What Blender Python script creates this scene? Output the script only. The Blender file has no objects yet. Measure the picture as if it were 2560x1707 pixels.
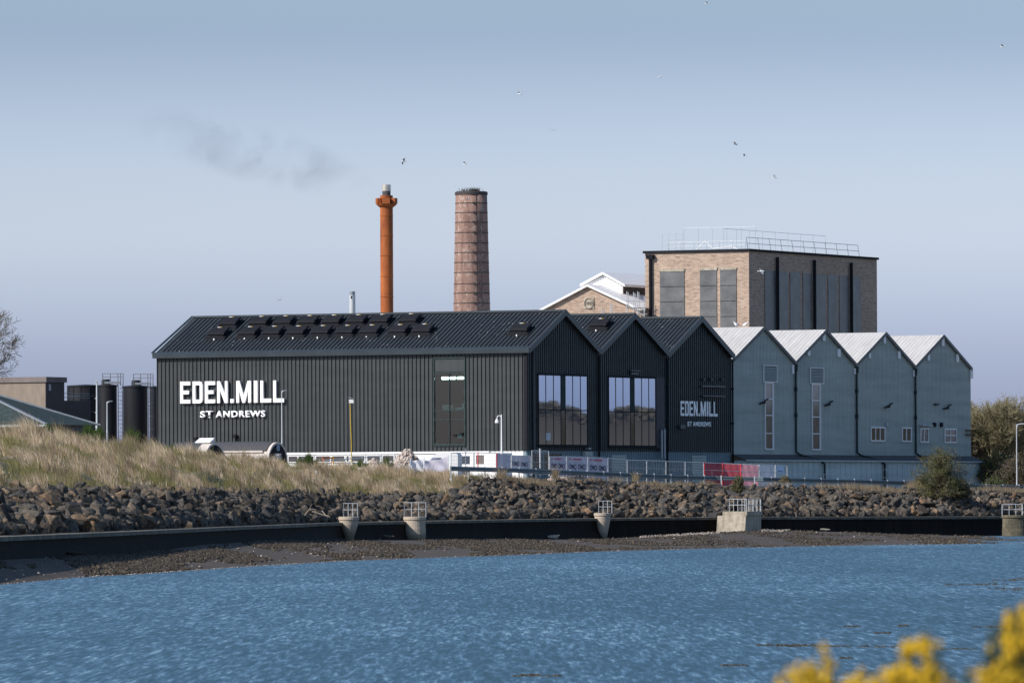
import bpy, bmesh, math, random
import numpy as np
from mathutils import Vector, Matrix
R_ = math.radians
scene = bpy.context.scene
COL = scene.collection
random.seed(5); rng = np.random.default_rng(5)

# ------------------------------------------------------------------ camera
CAM = Vector((0, 0, 2.7))
F = 18000.0                       # focal length in pixels of the 2560 px wide photograph
PITCH = math.atan((1250 - 853.5) / F)
ROLL = 0.0046
fwd = Vector((0, math.cos(PITCH), math.sin(PITCH)))
up0 = Vector((0, -math.sin(PITCH), math.cos(PITCH)))
rt0 = Vector((1, 0, 0))
rt = rt0 * math.cos(ROLL) - up0 * math.sin(ROLL)
up = rt0 * math.sin(ROLL) + up0 * math.cos(ROLL)
cd = bpy.data.cameras.new('camera')
cam = bpy.data.objects.new('camera', cd); COL.objects.link(cam)
M = Matrix((( rt.x, up.x, -fwd.x, CAM.x), (rt.y, up.y, -fwd.y, CAM.y), (rt.z, up.z, -fwd.z, CAM.z), (0, 0, 0, 1)))
cam.matrix_world = M
cd.sensor_width = 36; cd.sensor_fit = 'HORIZONTAL'; cd.lens = F / 2560 * 36
cd.clip_start = 0.5; cd.clip_end = 9000
cd.dof.use_dof = True; cd.dof.focus_distance = 470; cd.dof.aperture_fstop = 13
scene.camera = cam

# ------------------------------------------------------------------ sun, sky, exposure
SUN_EL = R_(36); SH = Vector((-0.87, -0.49)).normalized()
sdir = Vector((SH.x * math.cos(SUN_EL), SH.y * math.cos(SUN_EL), math.sin(SUN_EL)))
sl = bpy.data.lights.new('sun', 'SUN'); sl.energy = 3.9; sl.angle = R_(0.53); sl.color = (1, 0.93, 0.85)
so = bpy.data.objects.new('sun', sl); COL.objects.link(so)
so.rotation_euler = (-sdir).to_track_quat('-Z', 'Y').to_euler(); so.location = (-60, -40, 120)
w = bpy.data.worlds.new('World'); scene.world = w; w.use_nodes = True
nt = w.node_tree; nt.nodes.clear()
sky = nt.nodes.new('ShaderNodeTexSky'); sky.sky_type = 'NISHITA'; sky.sun_disc = False
sky.sun_elevation = SUN_EL; sky.sun_rotation = math.atan2(SH.x, SH.y) % (2 * math.pi)
sky.altitude = 0; sky.air_density = 1.0; sky.dust_density = 1.0; sky.ozone_density = 1.5
tc = nt.nodes.new('ShaderNodeTexCoord'); sx = nt.nodes.new('ShaderNodeSeparateXYZ')
nt.links.new(tc.outputs['Generated'], sx.inputs[0])
mr = nt.nodes.new('ShaderNodeMapRange'); mr.inputs['From Min'].default_value = 0; mr.inputs['From Max'].default_value = 0.1
nt.links.new(sx.outputs['Z'], mr.inputs['Value'])
rp = nt.nodes.new('ShaderNodeValToRGB'); cr = rp.color_ramp; cr.interpolation = 'CARDINAL'
# thin haze band low over the horizon: elevation (sine / 0.1) -> tint of the sky
SKY = [(0, (0.54, 0.605, 1.11)), (0.19, (0.585, 0.67, 1.165)), (0.305, (0.72, 0.785, 1.2)), (0.39, (0.775, 0.81, 1.144)), (0.53, (0.66, 0.695, 0.975)), (0.68, (0.505, 0.555, 0.745)), (1.0, (0.70, 0.82, 0.92))]
cr.elements[0].position, cr.elements[0].color = SKY[0][0], (*SKY[0][1], 1)
cr.elements[1].position, cr.elements[1].color = SKY[-1][0], (*SKY[-1][1], 1)
for p_, c_ in SKY[1:-1]:
    e = cr.elements.new(p_); e.color = (*c_, 1)
for e in cr.elements: e.color = [q / 1.6 for q in e.color[:3]] + [1]
nt.links.new(mr.outputs[0], rp.inputs[0])
mx = nt.nodes.new('ShaderNodeMix'); mx.data_type = 'RGBA'; mx.blend_type = 'MULTIPLY'; mx.inputs[0].default_value = 1
sc_n = nt.nodes.new('ShaderNodeVectorMath'); sc_n.operation = 'SCALE'; sc_n.inputs['Scale'].default_value = 1.6; nt.links.new(rp.outputs[0], sc_n.inputs[0])
nt.links.new(sky.outputs[0], mx.inputs[6]); nt.links.new(sc_n.outputs[0], mx.inputs[7])
bg = nt.nodes.new('ShaderNodeBackground'); bg.inputs[1].default_value = 0.116
nt.links.new(mx.outputs[2], bg.inputs[0])
wo = nt.nodes.new('ShaderNodeOutputWorld'); nt.links.new(bg.outputs[0], wo.inputs[0])
scene.view_settings.view_transform = 'Standard'; scene.view_settings.look = 'None'
scene.view_settings.exposure = 0.5; scene.view_settings.gamma = 1
scene.render.engine = 'CYCLES'
scene.cycles.max_bounces = 6; scene.cycles.volume_step_rate = 2; scene.cycles.volume_max_steps = 128

# ------------------------------------------------------------------ picking points of the place along a line of sight
def ray(x, y):
    a = (x - 1280) / F; b = (853.5 - y) / F
    return fwd + rt * a + up * b
def atY(x, y, Y):                      # point at depth Y
    d = ray(x, y); return CAM + d * (Y / d.y)
def atZ(x, y, z):                      # point at height z
    d = ray(x, y); return CAM + d * ((z - CAM.z) / d.z)
def proj(P):
    q = Vector(P) - CAM; d = q.dot(fwd)
    return 1280 + F * q.dot(rt) / d, 853.5 - F * q.dot(up) / d
TH = R_(63.11); C0 = Vector((1.016, 514, 0))
U = Vector((math.cos(TH), math.sin(TH), 0)); V = Vector((-math.sin(TH), math.cos(TH), 0))
def uvw(u, v, z): return C0 + U * u + V * v + Vector((0, 0, z))
def uv_of(P): q = Vector(P) - C0; return q.dot(U), q.dot(V), P[2]
def on_v(x, y, v0):
    d = ray(x, y); t = (v0 - (CAM - C0).dot(V)) / d.dot(V); u, v, z = uv_of(CAM + d * t); return u, z
def on_u(x, y, u0):
    d = ray(x, y); t = (u0 - (CAM - C0).dot(U)) / d.dot(U); u, v, z = uv_of(CAM + d * t); return v, z
W_ = 11.4625; L_ = 30.3

# ------------------------------------------------------------------ helpers
def tag(o, label=None, cat=None, group=None, kind=None):
    if label: o['label'] = label
    if cat: o['category'] = cat
    if group: o['group'] = group
    if kind: o['kind'] = kind
    return o
def empty(name, loc, rz=0, label=None, cat=None, group=None):
    o = bpy.data.objects.new(name, None); COL.objects.link(o); o.location = loc; o.rotation_euler = (0, 0, rz)
    o.empty_display_size = 0.3
    return tag(o, label, cat, group)
class MB:
    def __init__(s, off=(0, 0, 0)): s.v = []; s.f = []; s.off = off; s.sm = False
    def add(s, vs, fs):
        n = len(s.v); s.v += [tuple(p) for p in vs]; s.f += [tuple(i + n for i in f) for f in fs]
    def box(s, x0, x1, y0, y1, z0, z1):
        s.add([(x0,y0,z0),(x1,y0,z0),(x1,y1,z0),(x0,y1,z0),(x0,y0,z1),(x1,y0,z1),(x1,y1,z1),(x0,y1,z1)],
              [(0,3,2,1),(4,5,6,7),(0,1,5,4),(1,2,6,5),(2,3,7,6),(3,0,4,7)])
        return s
    def hexa(s, p): s.add(p, [(0,3,2,1),(4,5,6,7),(0,1,5,4),(1,2,6,5),(2,3,7,6),(3,0,4,7)]); return s
    def bar(s, a, b, w_, h_=None, upv=(0, 0, 1)):           # rectangular bar between two points
        a = Vector(a); b = Vector(b); h_ = h_ or w_; d = (b - a).normalized(); upv = Vector(upv)
        if abs(d.dot(upv)) > 0.98: upv = Vector((1, 0, 0))
        x = d.cross(upv).normalized() * w_ / 2; y = x.cross(d).normalized() * h_ / 2
        s.add([a-x-y, a+x-y, a+x+y, a-x+y, b-x-y, b+x-y, b+x+y, b-x+y], [(0,3,2,1),(4,5,6,7),(0,1,5,4),(1,2,6,5),(2,3,7,6),(3,0,4,7)])
        return s
    def tube(s, a, b, r, r2=None, n=8, cap=True):
        a = Vector(a); b = Vector(b); r2 = r if r2 is None else r2; d = (b - a).normalized()
        x = d.orthogonal().normalized(); y = d.cross(x)
        vs = []
        for p, q in ((a, r), (b, r2)):
            for k in range(n):
                t = 2 * math.pi * k / n; vs.append(p + (x * math.cos(t) + y * math.sin(t)) * q)
        fs = [(k, (k+1) % n, n + (k+1) % n, n + k) for k in range(n)]
        if cap: fs += [tuple(range(n))[::-1], tuple(range(n, 2*n))]
        s.add(vs, fs); return s
    def path(s, pts, r, n=8):
        for a, b in zip(pts, pts[1:]): s.tube(a, b, r, r, n)
        return s
    def lathe(s, prof, n=24, c=(0, 0), caps=True, a0=0, a1=None):
        full = a1 is None; a1 = 2 * math.pi if full else a1; m = n if full else n + 1
        vs = []
        for r, z in prof:
            for k in range(m):
                t = a0 + (a1 - a0) * k / n; vs.append((c[0] + r * math.cos(t), c[1] + r * math.sin(t), z))
        fs = []
        for i in range(len(prof) - 1):
            for k in range(n):
                k2 = (k + 1) % m; fs.append((i*m+k, i*m+k2, (i+1)*m+k2, (i+1)*m+k))
        if caps: fs += [tuple(range(m))[::-1], tuple(range((len(prof)-1)*m, len(prof)*m))]
        s.add(vs, fs); return s
    def prism(s, poly, fn, d0, d1):                          # polygon (a,b) mapped by fn(a,b,d)
        n = len(poly); vs = [fn(a, b, d0) for a, b in poly] + [fn(a, b, d1) for a, b in poly]
        s.add(vs, [tuple(range(n)), tuple(range(n, 2*n))[::-1]] + [(k, (k+1) % n, n+(k+1) % n, n+k) for k in range(n)])
        return s
    def build(s, name, mat, parent=None, loc=None, smooth=False, fix=True):
        me = bpy.data.meshes.new(name); o = s.off
        me.from_pydata([(x-o[0], y-o[1], z-o[2]) for x, y, z in s.v], [], s.f)
        if fix:
            bm = bmesh.new(); bm.from_mesh(me); bmesh.ops.recalc_face_normals(bm, faces=bm.faces); bm.to_mesh(me); bm.free()
        me.materials.append(mat)
        if smooth:
            for p in me.polygons: p.use_smooth = True
        ob = bpy.data.objects.new(name, me); COL.objects.link(ob)
        if parent: ob.parent = parent
        if loc is not None: ob.location = loc
        return ob
def npmesh(name, verts, faces, mat, parent=None, col=None, smooth=False):
    """verts (n,3), faces (m,k) all with the same corner count, col (n,3) per-vertex colour"""
    verts = np.asarray(verts, dtype=np.float32); faces = np.asarray(faces, dtype=np.int32)
    me = bpy.data.meshes.new(name); m, k = faces.shape
    me.vertices.add(len(verts)); me.vertices.foreach_set('co', verts.ravel())
    me.loops.add(m * k); me.loops.foreach_set('vertex_index', faces.ravel())
    me.polygons.add(m); me.polygons.foreach_set('loop_start', np.arange(0, m*k, k, dtype=np.int32))
    me.polygons.foreach_set('loop_total', np.full(m, k, dtype=np.int32))
    if smooth: me.polygons.foreach_set('use_smooth', np.ones(m, dtype=bool))
    me.update(calc_edges=True)
    if col is not None:
        at = me.color_attributes.new('tint', 'FLOAT_COLOR', 'POINT')
        c4 = np.ones((len(verts), 4), dtype=np.float32); c4[:, :3] = col
        at.data.foreach_set('color', c4.ravel())
    me.materials.append(mat)
    ob = bpy.data.objects.new(name, me); COL.objects.link(ob)
    if parent: ob.parent = parent
    return ob
def copy_tree(o, parent=None):
    c = o.copy(); COL.objects.link(c); c.parent = parent
    for ch in list(o.children): copy_tree(ch, c)
    return c

# ------------------------------------------------------------------ materials
class NT:
    def __init__(s, name):
        s.m = bpy.data.materials.new(name); s.m.use_nodes = True; s.t = s.m.node_tree
        s.b = s.t.nodes['Principled BSDF']; s.o = s.t.nodes['Material Output']
    def n(s, t, **kw):
        x = s.t.nodes.new(t)
        for k, v in kw.items():
            if k[0] == 'i' and k[1:].isdigit(): x.inputs[int(k[1:])].default_value = v
            else: setattr(x, k, v)
        return x
    def l(s, a, b): s.t.links.new(a, b)
    def coord(s, kind='Object', scale=(1, 1, 1)):
        c = s.n('ShaderNodeTexCoord'); mp = s.n('ShaderNodeMapping'); mp.inputs['Scale'].default_value = scale
        s.l(c.outputs[kind], mp.inputs[0]); return mp.outputs[0]
    def noise(s, vec, scale, detail=4, rough=0.6):
        x = s.n('ShaderNodeTexNoise'); x.inputs['Scale'].default_value = scale; x.inputs['Detail'].default_value = detail
        x.inputs['Roughness'].default_value = rough; s.l(vec, x.inputs['Vector']); return x.outputs['Fac']
    def ramp(s, fac, stops):
        x = s.n('ShaderNodeValToRGB'); r = x.color_ramp
        r.elements[0].position, r.elements[0].color = stops[0][0], (*stops[0][1], 1)
        r.elements[1].position, r.elements[1].color = stops[-1][0], (*stops[-1][1], 1)
        for p, c in stops[1:-1]:
            e = r.elements.new(p); e.color = (*c, 1)
        s.l(fac, x.inputs[0]); return x.outputs[0]
    def mix(s, fac, a, b, mode='MIX'):
        x = s.n('ShaderNodeMix', data_type='RGBA', blend_type=mode)
        for k, v in ((0, fac), (6, a), (7, b)):
            if isinstance(v, (int, float)): x.inputs[k].default_value = v
            elif isinstance(v, tuple): x.inputs[k].default_value = (*v, 1)
            else: s.l(v, x.inputs[k])
        return x.outputs[2]
    def bump(s, h, strength=0.4, dist=0.02):
        x = s.n('ShaderNodeBump'); x.inputs['Strength'].default_value = strength; x.inputs['Distance'].default_value = dist
        s.l(h, x.inputs['Height']); s.l(x.outputs[0], s.b.inputs['Normal'])
    def col(s, c): s.l(c, s.b.inputs['Base Color'])
def P(name, c, rough=0.6, metal=0.0, var=0.15, scale=1.5, stretch=(1, 1, 1), spec=0.4, bump=0, alpha=1):
    m = NT(name); v = m.coord('Object', stretch); f = m.noise(v, scale, 5, 0.65)
    a = tuple(x * (1 - var) for x in c); b = tuple(min(1, x * (1 + var)) for x in c)
    m.col(m.ramp(f, [(0.3, a), (0.7, b)]))
    m.b.inputs['Roughness'].default_value = rough; m.b.inputs['Metallic'].default_value = metal
    m.b.inputs['Specular IOR Level'].default_value = spec; m.b.inputs['Alpha'].default_value = alpha
    if bump: m.bump(m.noise(v, scale * 8, 4), bump, 0.02)
    return m.m

mt = {}
# dark steel cladding with faint random horizontal tone bands in the colour and dirt streaks
def cladding(name, c, streak=0.12, rough=0.5):
    m = NT(name); v = m.coord('Object')
    f = m.noise(m.coord('Object', (1, 1, 0.12)), 2.2, 5, 0.7); f2 = m.noise(m.coord('Object', (0.12, 0.12, 1.0)), 1.3, 3)
    g = m.ramp(f, [(0.3, tuple(x * (1 - streak) for x in c)), (0.7, tuple(x * (1 + streak) for x in c))])
    g2 = m.ramp(f2, [(0.35, (0.88, 0.88, 0.88)), (0.65, (1.1, 1.1, 1.1))])
    m.col(m.mix(1.0, g, g2, 'MULTIPLY'))
    m.b.inputs['Roughness'].default_value = rough; m.b.inputs['Specular IOR Level'].default_value = 0.35
    return m.m
mt['clad'] = cladding('dark cladding', (0.032, 0.038, 0.042), 0.18)
mt['clad_shade'] = mt['clad']
mt['trim'] = P('slate trim', (0.038, 0.050, 0.062), 0.42, 0.2, 0.15, 0.8)
mt['grey_clad'] = cladding('grey green cladding', (0.35, 0.385, 0.365), 0.08, 0.6)
mt['leanto'] = cladding('pale grey blue sheet', (0.46, 0.51, 0.50), 0.08, 0.6)
mt['plinth'] = cladding('blue grey plinth', (0.17, 0.23, 0.26), 0.10, 0.6)
mt['white'] = P('white paint', (0.74, 0.735, 0.73), 0.5, 0, 0.04, 2)
mt['letter'] = P('white letters', (0.86, 0.86, 0.87), 0.4, 0, 0.02, 1)
mt['galv'] = P('galvanised steel', (0.28, 0.30, 0.33), 0.45, 0.5, 0.15, 6)
mt['galv_pale'] = P('pale galvanised tube', (0.46, 0.48, 0.50), 0.45, 0.2, 0.12, 6)
mt['barrier'] = P('barrier steel', (0.10, 0.135, 0.155), 0.5, 0.4, 0.2, 3)
mt['dark'] = P('black plastic', (0.012, 0.013, 0.017), 0.8, 0, 0.2, 3, spec=0.15)
mt['tankblack'] = P('tank black', (0.014, 0.015, 0.019), 0.5, 0.0, 0.25, 1.0, (1, 1, 0.2), spec=0.25)
mt['ltgrey'] = P('light grey', (0.42, 0.45, 0.48), 0.6)
mt['red'] = P('red paint', (0.62, 0.03, 0.035), 0.5)
mt['yellow'] = P('yellow paint', (0.45, 0.30, 0.03), 0.5)
def roofmat(name, base, spots):
    m = NT(name); v = m.coord('Object')
    f = m.noise(v, 1.2, 5, 0.7)
    c = m.ramp(f, [(0.3, tuple(x * 0.8 for x in base)), (0.7, tuple(x * 1.25 for x in base))])
    vo = m.n('ShaderNodeTexVoronoi'); vo.inputs['Scale'].default_value = 3.2; m.l(v, vo.inputs['Vector'])
    big = m.noise(v, 0.55, 3, 0.6)
    r1 = m.ramp(vo.outputs['Distance'], [(0.10, (1, 1, 1)), (0.17, (0, 0, 0))])
    r2 = m.ramp(big, [(0.50, (0, 0, 0)), (0.64, (1, 1, 1))])
    sp = m.mix(1.0, r1, r2, 'MULTIPLY')
    m.col(m.mix(sp, c, spots)); m.b.inputs['Roughness'].default_value = 0.5; return m.m
mt['roof'] = roofmat('dark roof with droppings', (0.022, 0.027, 0.032), (0.40, 0.40, 0.39))
def whiteroof():
    m = NT('white sheet roof'); v = m.coord('Object')
    f = m.noise(m.coord('Object', (0.25, 1.6, 0.25)), 2.0, 5, 0.7)
    m.col(m.ramp(f, [(0.25, (0.36, 0.345, 0.33)), (0.55, (0.47, 0.46, 0.45)), (0.8, (0.52, 0.51, 0.505))]))
    m.b.inputs['Roughness'].default_value = 0.7; return m.m
mt['whiteroof'] = whiteroof()
mt['rooflight'] = P('translucent roof sheet', (0.24, 0.225, 0.19), 0.5)
def glass_reflect():
    m = NT('reflective glazing'); v = m.coord('Object', (1, 1, 0.3))
    m.b.inputs['Base Color'].default_value = (0.41, 0.48, 0.60, 1); m.b.inputs['Metallic'].default_value = 0.85
    m.b.inputs['Roughness'].default_value = 0.02
    m.bump(m.noise(v, 0.5, 2), 0.12, 0.02); return m.m
mt['glass'] = glass_reflect()
mt['darkglass'] = P('dark window', (0.03, 0.035, 0.04), 0.06, 0, 0.2, 1, spec=0.8)
mt['brownglass'] = P('dim window', (0.075, 0.065, 0.055), 0.1, 0, 0.35, 1.2, spec=0.8)
def thin_glass():
    m = NT('clear pane'); t = m.n('ShaderNodeBsdfTransparent'); t.inputs[0].default_value = (0.60, 0.72, 0.70, 1)
    g = m.n('ShaderNodeBsdfGlossy'); g.inputs[1].default_value = 0.02
    fr = m.n('ShaderNodeFresnel'); fr.inputs[0].default_value = 1.5; x = m.n('ShaderNodeMixShader')
    m.l(fr.outputs[0], x.inputs[0]); m.l(t.outputs[0], x.inputs[1]); m.l(g.outputs[0], x.inputs[2]); m.l(x.outputs[0], m.o.inputs[0])
    return m.m
mt['pane'] = thin_glass()
def emis(name, c, s):
    m = NT(name); m.b.inputs['Base Color'].default_value = (*c, 1); m.b.inputs['Emission Color'].default_value = (*c, 1)
    m.b.inputs['Emission Strength'].default_value = s; return m.m
mt['tubelight'] = emis('ceiling light tube', (0.95, 1, 0.93), 14)
def brick(name, c1, c2, mortar, scale=1.0, dark=0.25):
    m = NT(name); c = m.n('ShaderNodeTexCoord'); s = m.n('ShaderNodeSeparateXYZ'); m.l(c.outputs['Object'], s.inputs[0])
    ad = m.n('ShaderNodeMath', operation='ADD'); m.l(s.outputs[0], ad.inputs[0]); m.l(s.outputs[1], ad.inputs[1])
    cb = m.n('ShaderNodeCombineXYZ'); m.l(ad.outputs[0], cb.inputs[0]); m.l(s.outputs[2], cb.inputs[1])
    b = m.n('ShaderNodeTexBrick'); m.l(cb.outputs[0], b.inputs['Vector'])
    b.inputs['Color1'].default_value = (*c1, 1); b.inputs['Color2'].default_value = (*c2, 1); b.inputs['Mortar'].default_value = (*mortar, 1)
    b.inputs['Scale'].default_value = scale; b.inputs['Brick Width'].default_value = 0.34; b.inputs['Row Height'].default_value = 0.115
    b.inputs['Mortar Size'].default_value = 0.014; b.inputs['Bias'].default_value = -0.1
    f = m.noise(m.coord('Object', (0.55, 0.55, 2.6)), 2.4, 5, 0.75); f2 = m.noise(m.coord('Object'), 0.22, 3)
    k = m.ramp(f, [(0.30, (1 - dark * 2.0,) * 3), (0.48, (1, 1, 1)), (0.72, (1.15, 1.12, 1.08))])
    k2 = m.ramp(f2, [(0.3, (0.88, 0.87, 0.86)), (0.7, (1.06, 1.06, 1.06))])
    m.col(m.mix(1.0, m.mix(1.0, b.outputs['Color'], k, 'MULTIPLY'), k2, 'MULTIPLY'))
    m.b.inputs['Roughness'].default_value = 0.85; return m.m
mt['brick'] = brick('buff brick', (0.40, 0.285, 0.21), (0.24, 0.155, 0.11), (0.42, 0.36, 0.31))
def stack_brick():
    m = NT('stack brick'); c = m.n('ShaderNodeTexCoord'); s = m.n('ShaderNodeSeparateXYZ'); m.l(c.outputs['Object'], s.inputs[0])
    at = m.n('ShaderNodeMath', operation='ARCTAN2'); m.l(s.outputs[1], at.inputs[0]); m.l(s.outputs[0], at.inputs[1])
    mu = m.n('ShaderNodeMath', operation='MULTIPLY', i1=1.35); m.l(at.outputs[0], mu.inputs[0])
    cb = m.n('ShaderNodeCombineXYZ'); m.l(mu.outputs[0], cb.inputs[0]); m.l(s.outputs[2], cb.inputs[1])
    b = m.n('ShaderNodeTexBrick'); m.l(cb.outputs[0], b.inputs['Vector']); b.inputs['Scale'].default_value = 1
    b.inputs['Color1'].default_value = (0.28, 0.155, 0.120, 1); b.inputs['Color2'].default_value = (0.18, 0.095, 0.078, 1)
    b.inputs['Mortar'].default_value = (0.28, 0.215, 0.18, 1); b.inputs['Brick Width'].default_value = 0.26
    b.inputs['Row Height'].default_value = 0.095; b.inputs['Mortar Size'].default_value = 0.012
    mp = m.n('ShaderNodeMapping'); mp.inputs['Scale'].default_value = (0.7, 2.4, 1); m.l(cb.outputs[0], mp.inputs[0])
    f = m.noise(mp.outputs[0], 2.0, 6, 0.75)
    pale = m.ramp(f, [(0.58, (0, 0, 0)), (0.68, (1, 1, 1))])
    mp2 = m.n('ShaderNodeMapping'); mp2.inputs['Scale'].default_value = (2.2, 0.22, 1); m.l(cb.outputs[0], mp2.inputs[0])
    st = m.ramp(m.noise(mp2.outputs[0], 1.2, 4, 0.65), [(0.36, (0.68, 0.63, 0.62)), (0.55, (1, 1, 1))])
    mp3 = m.n('ShaderNodeMapping'); mp3.inputs['Scale'].default_value = (1.0, 0.45, 1); m.l(cb.outputs[0], mp3.inputs[0])
    wv = m.noise(mp3.outputs[0], 0.9, 3)
    crk = m.ramp(wv, [(0.485, (0, 0, 0)), (0.5, (1, 1, 1)), (0.515, (0, 0, 0))])
    c1 = m.mix(pale, b.outputs['Color'], (0.33, 0.245, 0.205)); c2 = m.mix(crk, c1, (0.38, 0.30, 0.26))
    m.col(m.mix(1.0, c2, st, 'MULTIPLY')); m.b.inputs['Roughness'].default_value = 0.9; return m.m
mt['stack_brick'] = stack_brick()
def rust():
    m = NT('rusted steel'); f = m.noise(m.coord('Object', (1, 1, 0.22)), 1.6, 5, 0.7); f2 = m.noise(m.coord('Object'), 0.5, 2)
    c = m.ramp(f, [(0.3, (0.19, 0.042, 0.008)), (0.5, (0.31, 0.080, 0.013)), (0.7, (0.40, 0.115, 0.022))])
    m.col(m.mix(1.0, c, m.ramp(f2, [(0.3, (0.75, 0.7, 0.7)), (0.65, (1.05, 1.05, 1.05))]), 'MULTIPLY'))
    m.b.inputs['Roughness'].default_value = 0.8; return m.m
mt['rust'] = rust()
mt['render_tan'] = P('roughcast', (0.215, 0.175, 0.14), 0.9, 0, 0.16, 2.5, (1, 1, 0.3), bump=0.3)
mt['fascia'] = P('brown fascia', (0.15, 0.125, 0.12), 0.7)
mt['slate'] = P('green slate', (0.032, 0.046, 0.048), 0.85, 0, 0.3, 3, spec=0.15)
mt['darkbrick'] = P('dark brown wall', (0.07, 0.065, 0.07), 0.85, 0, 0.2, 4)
def panelmat():
    m = NT('steel window cover'); v = m.coord('Object')
    f = m.noise(v, 0.9, 3, 0.5)
    m.col(m.ramp(f, [(0.35, (0.085, 0.088, 0.095)), (0.7, (0.14, 0.14, 0.145))])); m.b.inputs['Metallic'].default_value = 0.1
    m.b.inputs['Roughness'].default_value = 0.4; m.bump(m.noise(v, 0.9, 2), 0.35, 0.1); return m.m
mt['cover'] = panelmat()
def concrete(name, c, var=0.35):
    m = NT(name); f = m.noise(m.coord('Object', (1, 1, 3)), 1.5, 6, 0.7); f2 = m.noise(m.coord('Object', (3, 3, 0.5)), 1.5, 4, 0.7)
    c1 = m.ramp(f, [(0.3, tuple(x * (1 - var) for x in c)), (0.7, tuple(x * (1 + var * 0.5) for x in c))])
    m.col(m.mix(1.0, c1, m.ramp(f2, [(0.35, (0.6, 0.6, 0.55)), (0.6, (1, 1, 1))]), 'MULTIPLY'))
    m.b.inputs['Roughness'].default_value = 0.9; m.bump(f, 0.5, 0.03); return m.m
def tidewall():
    # pale coping, weathered band, then weed-black foot; the wall's shade is put into its colour
    m = NT('sea wall concrete'); c = m.n('ShaderNodeTexCoord'); s = m.n('ShaderNodeSeparateXYZ'); m.l(c.outputs['Object'], s.inputs[0])
    mr = m.n('ShaderNodeMapRange'); mr.inputs['From Min'].default_value = 0.2; mr.inputs['From Max'].default_value = 1.6
    f = m.noise(m.coord('Object', (1, 0.4, 2)), 1.2, 6, 0.7)
    ad = m.n('ShaderNodeMath', operation='MULTIPLY_ADD', i1=0.5, i2=-0.25); m.l(f, ad.inputs[0])
    a2 = m.n('ShaderNodeMath', operation='ADD'); m.l(s.outputs[2], a2.inputs[0]); m.l(ad.outputs[0], a2.inputs[1]); m.l(a2.outputs[0], mr.inputs['Value'])
    col = m.ramp(mr.outputs[0], [(0.25, (0.010, 0.007, 0.005)), (0.5, (0.022, 0.015, 0.010)), (0.72, (0.040, 0.029, 0.019)), (0.8, (0.11, 0.098, 0.078)), (1.0, (0.16, 0.145, 0.12))])
    stk = m.ramp(m.noise(m.coord('Object', (1.2, 0.35, 0.12)), 2.2, 5, 0.75), [(0.35, (0.5, 0.5, 0.5)), (0.55, (1, 1, 1)), (0.72, (1.9, 1.8, 1.6))])
    m.col(m.mix(1.0, col, stk, 'MULTIPLY'))
    m.b.inputs['Roughness'].default_value = 0.95; m.b.inputs['Specular IOR Level'].default_value = 0.15; return m.m
mt['seawall'] = tidewall()
def pillarmat():
    m = NT('stained pier concrete'); c = m.n('ShaderNodeTexCoord'); s = m.n('ShaderNodeSeparateXYZ'); m.l(c.outputs['Object'], s.inputs[0])
    f = m.noise(m.coord('Object', (0.6, 0.6, 4)), 1.6, 5, 0.7)
    ad = m.n('ShaderNodeMath', operation='MULTIPLY_ADD', i1=0.8, i2=-0.4); m.l(f, ad.inputs[0])
    a2 = m.n('ShaderNodeMath', operation='ADD'); m.l(s.outputs[2], a2.inputs[0]); m.l(ad.outputs[0], a2.inputs[1])
    col = m.ramp(a2.outputs[0], [(0.1, (0.24, 0.20, 0.13)), (0.3, (0.13, 0.12, 0.07)), (0.55, (0.21, 0.18, 0.13)), (0.8, (0.36, 0.30, 0.23)), (1.0, (0.40, 0.34, 0.27))])
    m.col(col); m.b.inputs['Roughness'].default_value = 0.9; m.bump(f, 0.4, 0.03); return m.m
mt['pillar'] = pillarmat()
mt['concrete'] = concrete('pale concrete', (0.42, 0.37, 0.30), 0.25)
def rockmat(name, rnd):
    m = NT(name)
    if rnd == 'obj': r = m.n('ShaderNodeObjectInfo').outputs['Random']
    else:
        a = m.n('ShaderNodeAttribute', attribute_name='tint'); sp = m.n('ShaderNodeSeparateColor'); m.l(a.outputs['Color'], sp.inputs[0]); r = sp.outputs[0]
    c = m.ramp(r, [(0.0, (0.035, 0.030, 0.026)), (0.3, (0.080, 0.071, 0.062)), (0.5, (0.068, 0.066, 0.064)), (0.72, (0.108, 0.093, 0.077)), (0.88, (0.135, 0.106, 0.080)), (0.97, (0.16, 0.105, 0.065)), (1.0, (0.15, 0.13, 0.11))])
    v = m.coord('Object' if rnd == 'obj' else 'Object')
    f = m.noise(v, 2.6, 6, 0.75); g = m.noise(v, 8.0, 6, 0.8); k = m.mix(1.0, m.ramp(f, [(0.32, (0.42, 0.41, 0.42)), (0.5, (1, 1, 1)), (0.68, (1.7, 1.52, 1.25))]), m.ramp(g, [(0.36, (0.5, 0.5, 0.5)), (0.52, (1.05, 1.05, 1.05)), (0.66, (1.6, 1.55, 1.45))]), 'MULTIPLY')
    m.col(m.mix(1.0, c, k, 'MULTIPLY')); m.b.inputs['Roughness'].default_value = 0.95; m.b.inputs['Specular IOR Level'].default_value = 0.15
    m.bump(m.noise(v, 7, 6, 0.7), 0.7, 0.06); return m.m
mt['rock_o'] = rockmat('basalt boulder', 'obj'); mt['rock_m'] = rockmat('basalt rubble', 'attr')
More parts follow.
